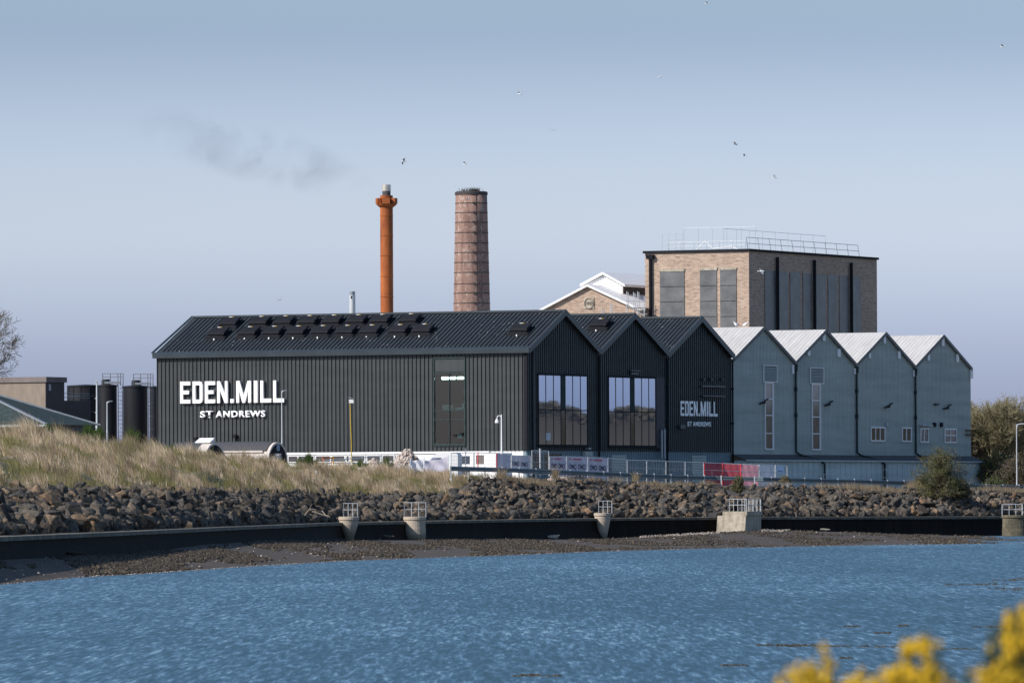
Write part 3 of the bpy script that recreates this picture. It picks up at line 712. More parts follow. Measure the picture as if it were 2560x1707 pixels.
scatter_flat('bladder_wrack', 34000, mudpt(0.03, 1.0, 0.85), 0.03, 0.12, [(0.028, 0.020, 0.013), (0.045, 0.034, 0.023), (0.065, 0.050, 0.035), (0.036, 0.032, 0.019), (0.085, 0.066, 0.048)], mt['weed'], 0.5, 'dark seaweed strewn over the mud below the sea wall', 'seaweed', 0.0)
scatter_flat('pebbles', 380, mudpt(0.1, 1.0), 0.03, 0.09, [(0.30, 0.25, 0.21), (0.36, 0.32, 0.29), (0.18, 0.15, 0.13)], mt['weed'], 0.5, 'pale stones and shells lying on the mud', 'stones')
def edgept(r):
    x = px_at(r.random()); p = pW(x).lerp(pW(x + 3), r.random()) + Vector((r.uniform(-.05, .05), r.uniform(-.3, .3), 0.01)); return p
scatter_flat('tide_line_shells', 700, edgept, 0.02, 0.07, [(0.30, 0.27, 0.25), (0.20, 0.17, 0.155)], mt['weed'], 0.5, 'thin line of pale shells and foam along the water edge', 'shells')
def shingle(r):
    x = r.uniform(1600, 1800) if r.random() < 0.7 else r.uniform(1905, 1960); p = pW(x).lerp(pB(x), r.uniform(0.86, 1.0)); p.z += 0.03; return p
scatter_flat('shingle', 700, shingle, 0.03, 0.10, [(0.26, 0.22, 0.185), (0.17, 0.145, 0.12), (0.32, 0.28, 0.24)], mt['weed'], 0.6, 'pale shingle piled against the wall beside the square pier', 'shingle')
# single bigger stones on the mud
for x, y, s, lab in [(186, 1382, 0.42, 'dark boulder on the mud at the left end of the shade'), (1385, 1341, 0.6, 'pale flat stone on the mud at the wall foot left of the middle pier'), (970, 1340, 0.45, 'dark stone at the wall foot between the two left piers'), (2062, 1323, 0.45, 'pale stone on the mud right of the square pier'), (1965, 1326, 0.5, 'flat slanting pale slab on the mud beside the square pier')]:
    p = atY(x, y, Zwall(x) - 3.0); o = bpy.data.objects.new('stone', RV[(x * 7) % 14].copy()); o.data.materials[0] = mt['concrete'] if 'pale' in lab else mt['rock_o']
    COL.objects.link(o); o.location = p; o.scale = (s * 1.8, s, s * 0.6); tag(o, lab, 'stone')
# driftwood
def drift(x, y, pts, lab):
    p0 = atY(x, y, Zwall(x) + 4); m = MB((p0.x, p0.y, p0.z))
    for (a, b, rr) in pts:
        A = atY(x + a[0], y + a[1], p0.y + a[0] * 0.02); B_ = atY(x + b[0], y + b[1], p0.y - 0.3); m.tube(A, B_, rr, rr * 0.6, 6)
    tag(m.build('driftwood', mt['drift'], None, p0), lab, 'driftwood')

drift(770, 1282, [((-8, 5), (2, -8), .03), ((2, -8), (10, -22), .02), ((2, -8), (16, -10), .015)], 'forked bleached branch standing in the rocks left of the first pier')
drift(800, 1286, [((-20, -8), (25, 6), .045), ((-10, 4), (22, 2), .03), ((5, -10), (20, 8), .025)], 'pile of bleached driftwood on the rocks beside the leftmost pier')
# litter on the grass
for x, y, lab in [(791, 1180, 'white scrap of litter on the grass below the dark green bush'), (1127, 1199, 'white scrap of litter at the right end of the grass')]:
    p = atY(x, y, Zwall(x) + dZR(x) + (14 if x < 900 else 4)); m = MB((p.x, p.y, p.z)); s = p.y / F
    m.add([p + Vector((-4*s, 0, 2.5*s)), p + Vector((0, .05, 3*s)), p + Vector((4.5*s, 0, -2*s)), p + Vector((1*s, -.1, -3*s)), p + Vector((0, -.15, 0.5*s))], [(0, 1, 4), (1, 2, 4), (2, 3, 4), (3, 0, 4), (0, 3, 2, 1)])
    tag(m.build('litter', mt['white'], None, p), lab, 'litter')
# weed strips breaking the water surface (lower right)
wv = []
def strips(r):
    s = r.choice(STR); x = s[0] + (s[1] - s[0]) * r.random(); y = s[2] + r.gauss(0, s[3]); return atZ(x, y, 0.0)
STR = [(1888, 1935, 1612.5, .4), (1940, 2035, 1613, 1.2), (1940, 2035, 1613, 1.0), (2035, 2130, 1615, .5), (2145, 2260, 1616, .6), (2110, 2150, 1566, .4), (2185, 2225, 1582, .5), (2245, 2270, 1564, .6),
       (2430, 2540, 1567, .6), (2480, 2560, 1450, .8), (2530, 2580, 1447, 1.0), (2430, 2520, 1460, 1.2), (2500, 2590, 1474, 2.0), (2470, 2560, 1470, 1.0), (2360, 2450, 1461, .4), (1800, 1870, 1663, .5), (1280, 1400, 1689, .5), (1300, 1350, 1687, .4), (2100, 2130, 1645, .5), (2350, 2440, 1622, .3)]
scatter_flat('floating_seaweed', 1500, strips, 0.02, 0.05, [(0.035, 0.032, 0.022), (0.05, 0.045, 0.03)], mt['weed'], 0.5, 'dark strips of seaweed lying on the water at lower right', 'seaweed')

# ================================================================== BUILDINGS
ZB = 3.6                                   # height of the building grid's base
hE, hR, hB = 13.54, 16.32, 6.24            # black range: eaves, ridge, foot of the cladding
gE, gR, gB = 13.25, 15.84, 6.08            # grey range
def bld(label, cat='building', u=0, v=0, name='building'):
    return empty(name, uvw(u, v, ZB), TH, label, cat)
OFF = (0, 0, ZB)
blk = bld('long black metal clad distillery with three gables, white lettering and roof boxes', name='distillery_building')
# --- side wall (u=0), with an opening for the tall window
wv0, wz1 = on_u(1083.5, 894, 0); wv1, _ = on_u(1163.5, 894, 0); _, wz0 = on_u(1120, 1114, 0)   # tall window outer frame
_, wzl = on_u(1120, 930, 0)                                                                    # bottom of louvre
VL, VR = wv0, wv1                                                                              # left (large v), right
m = MB(OFF)
T = 0.25
m.box(0, T, 0, VR, hB, hE); m.box(0, T, VL, L_, hB, hE); m.box(0, T, VR, VL, hB, wz0); m.box(0, T, VR, VL, wz1, hE)
n_r = 92; sp_ = L_ / n_r
for i in range(n_r + 1):
    v = i * sp_; a, b = v - 0.02, v + 0.02
    if b < VR - 0.02 or a > VL + 0.02: m.box(-0.075, -0.001, a, b, hB, hE)
    elif a > VR and b < VL:
        m.box(-0.075, -0.001, a, b, hB, wz0 - 0.06); m.box(-0.075, -0.001, a, b, wz1 + 0.06, hE)
m.build('side_wall', mt['clad'], blk)
m = MB(OFF); m.box(0.05, 3 * W_, L_ - 0.2, L_, ZB - 1, hE); m.build('rear_wall', mt['clad'], blk)
# --- gable fronts
for k in range(3):
    u0, u1, um = k * W_, (k + 1) * W_, (k + .5) * W_
    m = MB(OFF)
    uu0 = u0 + (0.02 if k == 0 else 0)
    m.prism([(uu0, hB), (u1, hB), (u1, hE - .02), (um, hR - .05), (uu0, hE - .02)], lambda a, b, d: (a, d, b), 0.0, 0.25)
    nr = 33
    for i in range(nr):
        u = u0 + (i + .5) * W_ / nr; top = hE + (hR - hE) * (1 - abs(u - um) / (W_ / 2)) - 0.12
        m.box(u - 0.05, u + 0.05, -0.06, -0.001, hB, top)
    m.build('gable_wall', mt['clad'], blk)
    # roof: two slopes with standing seams, running the length of the range
    m = MB(OFF); th = 0.16
    for (a, za, b, zb) in ((u0, hE, um, hR), (um, hR, u1, hE)):
        vo = -0.28
        m.hexa([(a, vo, za - th), (b, vo, zb - th), (b, L_ + .2, zb - th), (a, L_ + .2, za - th), (a, vo, za), (b, vo, zb), (b, L_ + .2, zb), (a, L_ + .2, za)])
    if k < 3:
        ns = 88
        for i in range(1, ns):
            v = vo + i * (L_ + .3) / ns
            for (a, za, b, zb) in ((u0 + .25, hE + .25 * (hR - hE) / (W_ / 2), um, hR),):
                m.hexa([(a, v - .028, za + .002), (b, v - .028, zb + .002), (b, v + .028, zb + .002), (a, v + .028, za + .002),
                        (a, v - .028, za + .075), (b, v - .028, zb + .075), (b, v + .028, zb + .075), (a, v + .028, za + .075)])
    m.build('roof', mt['roof'], blk)
    # verge trim on the gable and ridge cap
    m = MB(OFF); tw = 0.34; vo = -0.36
    sl_ = (hR - hE) / (W_ / 2)
    m.hexa([(u0 - .02, vo, hE - tw), (um, vo, hR - tw), (um, -.285, hR - tw), (u0 - .02, -.285, hE - tw), (u0 - .02, vo, hE + .09), (um, vo, hR + .09), (um, -.285, hR + .09), (u0 - .02, -.285, hE + .09)])
    m.hexa([(um, vo, hR - tw), (u1 + .02, vo, hE - tw), (u1 + .02, -.285, hE - tw), (um, -.285, hR - tw), (um, vo, hR + .09), (u1 + .02, vo, hE + .09), (u1 + .02, -.285, hE + .09), (um, -.285, hR + .09)])
    m.build('verge_trim', mt['trim'], blk)
    m = MB(OFF); m.box(um - .18, um + .18, -.28, L_ + .22, hR - .02, hR + .11); m.build('ridge_cap', mt['trim'], blk)
# eaves gutter of the side wall, rear verge
m = MB(OFF)
m.hexa([(-.34, -.36, hE - .34), (.0, -.36, hE - .34), (.0, L_ + .22, hE - .34), (-.34, L_ + .22, hE - .34), (-.38, -.36, hE - .02), (.05, -.36, hE + .10), (.05, L_ + .22, hE + .10), (-.38, L_ + .22, hE - .02)])
m.build('gutter', mt['trim'], blk)
m = MB(OFF); m.hexa([(-.3, L_ + .2, hE), (W_ / 2, L_ + .2, hR + .02), (W_ / 2, L_ + .34, hR + .02), (-.3, L_ + .34, hE), (-.3, L_ + .2, hE + .1), (W_ / 2, L_ + .2, hR + .12), (W_ / 2, L_ + .34, hR + .12), (-.3, L_ + .34, hE + .1)])
m.build('verge_trim', mt['trim'], blk)
# corner trim and downpipes
MB(OFF).box(-.10, -.002, -.10, .16, hB, hE - .3).build('corner_trim', mt['dark'], blk)
for u in (1.45 * 0.62, W_, 2 * W_, 3 * W_ - .05):
    m = MB(OFF); m.tube((u, -.14, ZB - .3), (u, -.14, hE - .35 if u > 2 else hE - 0.1), .075, n=8)
    for z in (hE - 2.6, hE - 5.2): m.tube((u, -.14, z), (u, -.14, z + .18), .11, n=8)
    m.build('downpipe', mt['dark'] if u > 2 else mt['trim'], blk)
# plinth storey
m = MB(OFF); m.box(0.06, 3 * W_, 0.06, .3, ZB - 1, hB - .002)
for i in range(110):
    u = .1 + i * (3 * W_ - .2) / 110; m.box(u, u + .12, .01, .058, ZB - .6, hB - .004)
m.build('plinth', mt['plinth'], blk)
MB(OFF).box(0.05, .3, 0.31, L_, ZB - 1, hB - .002).build('plinth', mt['white'], blk)
for a, b in ((1425, 1460), (1625, 1660)):           # wide shutters in the plinth under the second and third gable
    u0, _ = on_v(a + 105, 1150, 0); u1, _ = on_v(b + 105, 1150, 0); m = MB(OFF)
    for j in range(12): m.box(u0, u1, -.02, .008, ZB + .2 * j, ZB + .2 * j + .17)
    m.build('shutter_door', mt['grey_clad'], blk)
for a, b in ((1338, 1352), (1362, 1402)):
    u0, _ = on_v(a, 1150, 0); u1, _ = on_v(b, 1150, 0); m = MB(OFF); m.box(u0, u1, -.03, .0, 4.7, 6.0); m.build('window', mt['darkglass'], blk)
    fr = MB(OFF); 
    for q in (u0, (u0+u1)/2, u1): fr.box(q - .05, q + .05, -.07, -.032, 4.7, 6.0)
    fr.build('window_frame', mt['trim'], blk)
# ribbon of windows under the cladding, white frames
xs_w = [(690, 716), (722, 744), (748, 785), (791, 826), (831, 862), (867, 873), (879, 912), (919, 952), (958, 985)]
for a, b in xs_w:
    v0, _ = on_u(a, 1140, 0); v1, _ = on_u(b, 1140, 0); m = MB(OFF); m.box(-.02, .048, v1, v0, 5.55, 5.95); w_o = m.build('window', mt['darkglass'], blk)
    m = MB(OFF); m.box(-.06, .04, v1 - .06, v1, 5.5, 6.0); m.box(-.06, .04, v0, v0 + .06, 5.5, 6.0); m.box(-.06, .04, v1, v0, 5.95, 6.0); m.box(-.06, .04, v1, v0, 5.5, 5.55)
    m.build('window_frame', mt['white'], w_o)
MB(OFF).box(-.05, .048, 3, L_ - .2, 6.08, 6.22).build('window_head', mt['white'], blk)
# --- tall office window with a room behind it
win = MB(OFF); e = 0.09
for (a, b, c, d) in ((VR - .02, VR + e, wz0, wz1), (VL - e, VL + .02, wz0, wz1)): win.box(-.09, .06, a, b, c, d)
zf1, zf2 = on_u(1120, 1026, 0)[1], on_u(1120, 1048, 0)[1]
for (c, d) in ((wz0 - .02, wz0 + .16), (wz1 - e, wz1 + .02), (wzl - .1, wzl), (zf1 - .03, zf1 + .03), (zf2 - .03, zf2 + .03)): win.box(-.088, .058, VR + e + .001, VL - e - .001, c, d)
vm = (VR + VL) / 2; win.box(-.07, .05, vm - .025, vm + .025, wz0 + .161, wzl - .101)
w_o = win.build('tall_window', mt['slate'], blk)
m = MB(OFF)
for i in range(14):
    z = wzl + .02 + i * (wz1 - wzl - .12) / 14; m.box(-.03, .02, VR + e + .002, VL - e - .002, z, z + .07)
m.box(0.021, .05, VR + e, VL - e, wzl, wz1 - e); m.build('louvre', mt['clad'], w_o)
MB(OFF).box(.0, .012, VR + e, VL - e, wz0 + .1, wzl - .05).build('pane', mt['pane'], w_o)
rm = MB(OFF); d_ = 5.0
rm.box(d_, d_ + .1, VR - 3, VL + 3, wz0 - .2, wz1); rm.box(.3, d_, VR - 3, VL + 3, wz0 - .3, wz0 - .1); rm.box(.26, d_, VR - 3, VL + 3, wzl + .1, wzl + .2)
rm.box(.3, d_, VR - 3.1, VR - 3, wz0 - .2, wz1); rm.box(.3, d_, VL + 3, VL + 3.1, wz0 - .2, wz1)
rm.box(.06, d_, VR - 2.9, VL + 2.9, zf2 + .04, zf1 - .04)
rm.build('office_room', mt['dark'], blk)
m = MB(OFF); 
for a, b in ((VR + .15, vm - .1), (vm + .1, VL - .15)): m.box(1.0, 1.15, a, b, wzl - .50, wzl - .33)
m.build('ceiling_light', mt['tubelight'], blk)
m = MB(OFF); m.box(.5, .9, vm + .15, VL - .45, zf1 - .02, zf1 + .42); m.box(.6, 1.0, VR + .2, vm - .15, zf1 - .02, zf1 + .22); m.box(.6, 1.1, VR + .3, vm - .7, zf1 + .23, zf1 + .5)
m.build('office_boxes', mt['white'], blk)
zz = on_u(1149, 1096, 0)[1]; vv = on_u(1149, 1090, 0)[0]
MB(OFF).box(.02, .03, vv - .2, vv + .2, zz - .0, zz + .32).build('notice', mt['white'], blk)
# --- the two great glazed fronts
def front_window(edges, ytop, ytr, ybot, narrow, dark_to=None):
    us = [on_v(x, ytr, -.1)[0] for x in edges]; xm = (edges[0] + edges[-1]) / 2
    zt, zm, zb = on_v(xm, ytop, -.1)[1], on_v(xm, ytr, -.1)[1], on_v(xm, ybot, -.1)[1]
    f = MB(OFF)
    f.box(us[0] - .1, us[-1] + .1, -.16, -.07, zb - .16, zb); f.box(us[0] - .1, us[-1] + .1, -.16, -.07, zt, zt + .1)
    for i, u in enumerate(us): f.box(u - .035, u + .035, -.118, -.071, zb + .001, zt - .001)
    f.box(us[0] + .05, us[-1] - .05, -.115, -.072, zm - .035, zm + .035)
    fo = f.build('glazed_front', mt['dark'], blk)
    for i in range(len(us) - 1):
        for (c, d) in ((zb, zm), (zm, zt)):
            g = MB(OFF); g.box(us[i] + .036, us[i+1] - .036, -.10, -.071, c + .036, d - .036)
            g.build('reflection_strip' if i == narrow else 'pane', mt['slate'] if (i == narrow and d == zt) else (mt['brownglass'] if i == narrow else mt['glass']), fo)  # narrow centre strip: a pole's reflection put in as opaque colour
    return us, zb, zt
S = 3.267
us, zb, zt = front_window([1000 + q / S for q in (1132, 1191, 1254, 1314, 1350, 1411, 1474, 1529)], 740 + 648 / S, 740 + 931 / S, 740 + 1216 / S, 3)
us2, zb2, zt2 = front_window([1000 + q / S for q in (1706, 1762, 1822, 1881, 1914, 1974, 2032, 2087)], 740 + 666 / S, 740 + 946 / S, 740 + 1222 / S, 3)
ud, _ = on_v(1000 + 2158 / S, 985, -.1)
MB(OFF).box(us2[-1] + .11, ud, -.13, -.065, zb2 - .16, zt2 + .05).build('dark_panel', mt['darkbrick'], blk)
u_, z_ = on_v(1372, 1092, -.16); MB(OFF).box(u_ - .35, u_ + .35, -.13, -.102, z_ - .25, z_ + .3).build('notice', mt['ltgrey'], blk)
# small boxes and vents on the gable fronts
def vbox(x0, y0, x1, y1, name, mat, d=.25, par=blk, v0=-.062, off=OFF):
    u0, z1 = on_v(x0, y0, v0); u1, _ = on_v(x1, y0, v0); _, z0 = on_v(x0, y1, v0); return MB(off).box(u0, u1, v0 - d, v0 - .002, z0, z1).build(name, mat, par)
vbox(1571, 925, 1594, 928, 'wall_light', mt['trim']); vbox(1574, 931, 1592, 936, 'wall_light', mt['trim'], .15)
vbox(1750, 963, 1808, 967, 'canopy_rail', mt['trim'], .2); vbox(1752, 988, 1808, 991, 'canopy_rail', mt['trim'], .2)
for x in (1753, 1772, 1800): vbox(x, 945, x + 4, 951, 'wall_light', mt['clad'], .2)
vbox(1694, 1062, 1706, 1071, 'wall_light', mt['trim'], .25)
vbox(1463, 1119, 1469, 1123, 'wall_light', mt['galv'], .3); vbox(1456, 1128, 1474, 1140, 'meter_box', mt['grey_clad'], .25)
for x in (1654, 1661):                                                     # flue pipes on the third front
    u, z1 = on_v(x, 1074 if x > 1657 else 1076, -.3); _, z0 = on_v(x, 1146, -.3); m = MB(OFF); m.tube((u, -.3, z0), (u, -.3, z1), .09, n=10); m.tube((u, -.3, z1), (u + .35, -.1, z1 + .1), .09, n=10)
    m.build('flue_pipe', mt['galv'], blk)
# things on the side wall
for x, y in ((590, 1091), (492, 1098)):
    v, z = on_u(x, y, -.1); m = MB(OFF); m.box(-.35, -.08, v - .1, v + .1, z - .1, z + .15); m.tube((-.2, v, z - .1), (-.2, v, z - .5), .04); m.build('wall_light', mt['dark'], blk)
# --- skylight boxes on the roofs
def on_roof(x, y, k):
    a, b = k * W_, (k + .5) * W_; d = ray(x, y); sl = (hR - hE) / (W_ / 2); lo, hi = 300, 700
    for _ in range(50):
        mid = (lo + hi) / 2; u, v, z = uv_of(CAM + d * mid)
        if z - (hE + (u - a) * sl) > 0 and u < b: lo = mid
        else: hi = mid
    return u, v, z
sl = (hR - hE) / (W_ / 2)
def skylight(x, y, k):
    u, v, z = on_roof(x, y + 5.5, k); z = hE + (u - k * W_) * sl
    def q(du, dv, h): return (u + du, v + dv, z + du * sl + h)
    def blk_(w0, l0, h0, w1, l1, h1, m):
        m.hexa([q(-w0, -l0, h0), q(w0, -l0, h0), q(w0, l0, h0), q(-w0, l0, h0), q(-w1, -l1, h1), q(w1, -l1, h1), q(w1, l1, h1), q(-w1, l1, h1)])
    m = MB(OFF); blk_(.60, .86, -.05, .60, .86, .15, m); blk_(.42, .66, .151, .42, .66, .36, m); blk_(.50, .76, .361, .43, .70, .47, m)
    o = m.build('skylight', mt['dark'], blk)
    MB(OFF).hexa([q(-.66, -.04, .02), q(-.63, -.04, .02), q(-.63, .05, .02), q(-.66, .05, .02), q(-.66, -.04, .13), q(-.63, -.04, .13), q(-.63, .05, .13), q(-.66, .05, .13)]).build('latch', mt['white'], o)
    MB(OFF).hexa([q(.36, -.1, .472), q(.42, -.1, .472), q(.42, .05, .472), q(.36, .05, .472), q(.36, -.1, .482), q(.42, -.1, .482), q(.42, .05, .482), q(.36, .05, .482)]).build('warning_label', mt['yellow'], o)
    MB(OFF).hexa([q(.36, .051, .472), q(.42, .051, .472), q(.42, .26, .472), q(.36, .26, .472), q(.36, .051, .482), q(.42, .051, .482), q(.42, .26, .482), q(.36, .26, .482)]).build('warning_label', mt['white'], o)
for x, y in [(635,225),(882,220),(1080,216),(1277,214),(1475,210),(1674,207),(1870,204),(2105,200),(540,310),(790,305),(988,301),(1185,299),(1385,296),(1585,294),(1785,291),(2015,288),(2215,284)]:
    skylight(380 + x / S, 740 + y / S, 0)
skylight(1000 + 985 / S, 740 + 278 / S, 0); skylight(1000 + 1632 / S, 740 + 238 / S, 1)
# --- lettering
G = {'E': (.8, [[(0,0),(.22,0),(.22,1),(0,1)], [(.22,0),(.8,0),(.8,.17),(.22,.17)], [(.22,.42),(.68,.42),(.68,.59),(.22,.59)], [(.22,.83),(.8,.83),(.8,1),(.22,1)]]),
     'D': (.8, [[(0,0),(.22,0),(.22,1),(0,1)], [(.22,0),(.60,0),(.58,.17),(.22,.17)], [(.22,.83),(.58,.83),(.60,1),(.22,1)], [(.58,.17),(.60,0),(.74,.05),(.8,.15),(.8,.85),(.74,.95),(.60,1),(.58,.83)]]),
     'N': (.88, [[(0,0),(.22,0),(.22,.62),(.64,0),(.88,0),(.88,1),(.66,1),(.66,.38),(.24,1),(0,1)]]),
     '.': (.3, [[(0,0),(.28,0),(.28,.18),(0,.18)]]),
     'M': (1.22, [[(0,0),(.22,0),(.22,.62),(.50,0),(.72,0),(1.0,.62),(1.0,0),(1.22,0),(1.22,1),(.95,1),(.61,.30),(.27,1),(0,1)]]),
     'I': (.26, [[(0,0),(.26,0),(.26,1),(0,1)]]), 'L': (.82, [[(0,0),(.82,0),(.82,.18),(.22,.18),(.22,1),(0,1)]])}
def sign(words, fn, z0, h, d0, d1):
    """words: list of (glyph, start, end) along the wall"""
    for g, a, b in words:
        w_, ps = G[g]; m = MB(OFF)
        for p_ in ps: m.prism([(a + (b - a) * x / w_, z0 + h * y) for x, y in p_], fn, d0, d1)
        m.build('sign_letter', mt['letter'], blk)
let = [('E', 238, 320), ('D', 340, 420), ('E', 440, 522), ('N', 540, 625), ('.', 648, 676), ('M', 697, 815), ('I', 840, 869), ('L', 893, 980), ('L', 998, 1085)]
z0 = on_u(380 + 240 / S, 740 + 877 / S, -.1)[1]; z1 = on_u(380 + 240 / S, 740 + 699 / S, -.1)[1]
sign([(g, on_u(380 + a / S, 1000, -.1)[0], on_u(380 + b / S, 1000, -.1)[0]) for g, a, b in let], lambda a, b, d: (d, a, b), z0, z1 - z0, -.09, -.26)
a0, a1 = on_v(1560 + 484 / 3.409, 1020, -.1)[0], on_v(1560 + 798 / 3.409, 1020, -.1)[0]
z0b = on_v(1560 + 484 / 3.409, 780 + 883 / 3.409, -.1)[1]; z1b = on_v(1560 + 484 / 3.409, 780 + 757 / 3.409, -.1)[1]
f_ = lambda q: a0 + (a1 - a0) * (q - 238) / (1085 - 238)
sign([(g, f_(a), f_(b)) for g, a, b in let], lambda a, b, d: (a, d, b), z0b, z1b - z0b, -.065, -.10)
def text_mesh(txt, bold):
    c = bpy.data.curves.new('txt', 'FONT'); c.body = txt; c.size = 1; c.offset = bold; c.extrude = 0; c.space_character = 1.12; c.resolution_u = 4
    o = bpy.data.objects.new('txt', c); COL.objects.link(o); dg = bpy.context.evaluated_depsgraph_get(); e_ = o.evaluated_get(dg)
    me = bpy.data.meshes.new_from_object(e_); bpy.data.objects.remove(o); bpy.data.curves.remove(c); return me
def text_on(txt, fn, depth, name, mat, par, bold=.03, a0=0, a1=1, z0=0, z1=1):
    """flat text stretched to a0..a1 by z0..z1 and given thickness"""
    me = text_mesh(txt, bold); xs = [v.co.x for v in me.vertices]; ys = [v.co.y for v in me.vertices]
    x0, x1, y0, y1 = min(xs), max(xs), min(ys), max(ys)
    bm = bmesh.new(); bm.from_mesh(me); r_ = bmesh.ops.extrude_face_region(bm, geom=bm.faces[:])
    for v in r_['geom']:
        if isinstance(v, bmesh.types.BMVert): v.co.z = 1
    for v in bm.verts:
        a = a0 + (a1 - a0) * (v.co.x - x0) / (x1 - x0); b = z0 + (z1 - z0) * (v.co.y - y0) / (y1 - y0)
        p = fn(a, b, depth[1] if v.co.z > .5 else depth[0]); v.co = (p[0], p[1], p[2] - ZB if par is blk else p[2])
    bmesh.ops.recalc_face_normals(bm, faces=bm.faces); bm.to_mesh(me); bm.free()
    me.materials.append(mat); o = bpy.data.objects.new(name, me); COL.objects.link(o); o.parent = par; return o
def subtext(fn, toa, z0, h, dep):
    text_on('S', fn, dep, 'sign_letter', mt['letter'], blk, .03, toa(397), toa(440), z0, z0 + h)
    text_on('T', fn, dep, 'sign_letter', mt['letter'], blk, .03, toa(444), toa(503), z0 + h * .28, z0 + h)
    m = MB(OFF); m.prism([(toa(468), z0), (toa(480), z0), (toa(480), z0 + h * .13), (toa(468), z0 + h * .13)], fn, *dep); m.build('sign_letter', mt['letter'], blk)
    text_on('ANDREWS', fn, dep, 'sign_letter', mt['letter'], blk, .03, toa(524), toa(930), z0, z0 + h)
zs0 = on_u(380 + 660 / S, 740 + 991 / S, -.1)[1]; zs1 = on_u(380 + 660 / S, 740 + 936 / S, -.1)[1]
subtext(lambda a, b, d: (d, a, b), lambda q: on_u(380 + q / S, 1020, -.1)[0], zs0, zs1 - zs0, (-.09, -.2))
b0, b1 = on_v(1560 + 541 / 3.409, 1055, -.1)[0], on_v(1560 + 741 / 3.409, 1055, -.1)[0]
zs0 = on_v(1560 + 640 / 3.409, 780 + 975 / 3.409, -.1)[1]; zs1 = on_v(1560 + 640 / 3.409, 780 + 934 / 3.409, -.1)[1]
subtext(lambda a, b, d: (a, d, b), lambda q: b0 + (b1 - b0) * (q - 397) / (930 - 397), zs0, zs1 - zs0, (-.065, -.095))

# ------------------------------------------------------------------ grey range of four gables
gry = bld('grey green clad industrial range with four gables and white sheet roofs', name='grey_building')
for k in range(3, 7):
    u0, u1, um = k * W_, (k + 1) * W_, (k + .5) * W_
    if k == 3: u0 += .06
    m = MB(OFF); m.prism([(u0, gB - .02), (u1, gB - .02), (u1, gE - .02), (um, gR - .05), (u0, gE - .02)], lambda a, b, d: (a, d, b), 0.02, 0.25)
    nr = 44
    for i in range(nr):
        u = u0 + (i + .5) * (u1 - u0) / nr; top = gE + (gR - gE) * (1 - abs(u - um) / (W_ / 2)) - 0.1
        m.box(u - 0.03, u + 0.03, .0, .019, gB, top)
    zl = gE + (gR - gE) * .62; hw = W_ / 2 * .36
    m.box(um - hw, um + hw, -.02, -.001, zl, zl + .05)
    for zz_ in (7.1, 9.3, 11.4): m.box(u0 + .1, u1 - .1, -.012, -.001, zz_, zz_ + .03)
    m.build('gable_wall', mt['grey_clad'], gry)
    m = MB(OFF); th = .12
    for (a, za, b, zb) in ((u0, gE, um, gR), (um, gR, u1, gE)):
        m.hexa([(a, -.12, za - th), (b, -.12, zb - th), (b, L_, zb - th), (a, L_, za - th), (a, -.12, za), (b, -.12, zb), (b, L_, zb), (a, L_, za)])
    for i in range(1, 90):
        v = -.12 + i * L_ / 90
        m.hexa([(u0 + .05, v - .05, gE + .03), (um, v - .05, gR + .002), (um, v + .05, gR + .002), (u0 + .05, v + .05, gE + .03), (u0 + .05, v - .03, gE + .045), (um, v - .03, gR + .020), (um, v + .03, gR + .020), (u0 + .05, v + .03, gE + .045)])
    ro = m.build('roof', mt['whiteroof'], gry)
    # dirty translucent sheet near the valley
    a, b = u0 + W_ * .17, u0 + W_ * .36; s2 = (gR - gE) / (um - u0); v0_, v1_ = 4.6, 6.6
    m = MB(OFF); m.hexa([(x_, y_, gE + (x_ - u0) * s2 + h_) for h_ in (.04, .07) for (x_, y_) in ((a, v0_), (b, v0_), (b, v1_), (a, v1_))]); m.build('roof_light', mt['rooflight'], ro)
    m = MB(OFF)
    m.hexa([(u0, -.18, gE - .22), (um, -.18, gR - .22), (um, -.121, gR - .22), (u0, -.121, gE - .22), (u0, -.18, gE + .04), (um, -.18, gR + .04), (um, -.121, gR + .04), (u0, -.121, gE + .04)])
    m.hexa([(um, -.18, gR - .22), (u1, -.18, gE - .22), (u1, -.121, gE - .22), (um, -.121, gR - .22), (um, -.18, gR + .04), (u1, -.18, gE + .04), (u1, -.121, gE + .04), (um, -.121, gR + .04)])
    m.build('verge_trim', mt['trim'], gry)
# far side and end walls
MB(OFF).box(7 * W_ - .2, 7 * W_, .26, L_, ZB - 1, gE - .1).build('end_wall', mt['grey_clad'], gry)
MB(OFF).box(3 * W_ + .1, 7 * W_ - .21, L_ - .2, L_, ZB - 1, gE - .1).build('rear_wall', mt['grey_clad'], gry)
# white vertical lights under the verges of the three right gables
for x0, y0, x1, y1 in [(2055, 830, 2061, 852), (2017, 870, 2023, 889), (2092, 872, 2099, 892), (2207, 837, 2212, 858), (2170, 877, 2175, 895), (2243.5, 877, 2249, 897), (2352.5, 845, 2358.5, 865), (2317, 882, 2322, 901), (2389, 885, 2395, 905), (2424, 925, 2430, 946), (1978.5, 912, 1983, 934), (2134, 920, 2138, 935), (2281.5, 925, 2285, 941)]:
    vbox(x0, y0, x1, y1, 'gable_light', mt['white'], .1, gry, -.02)
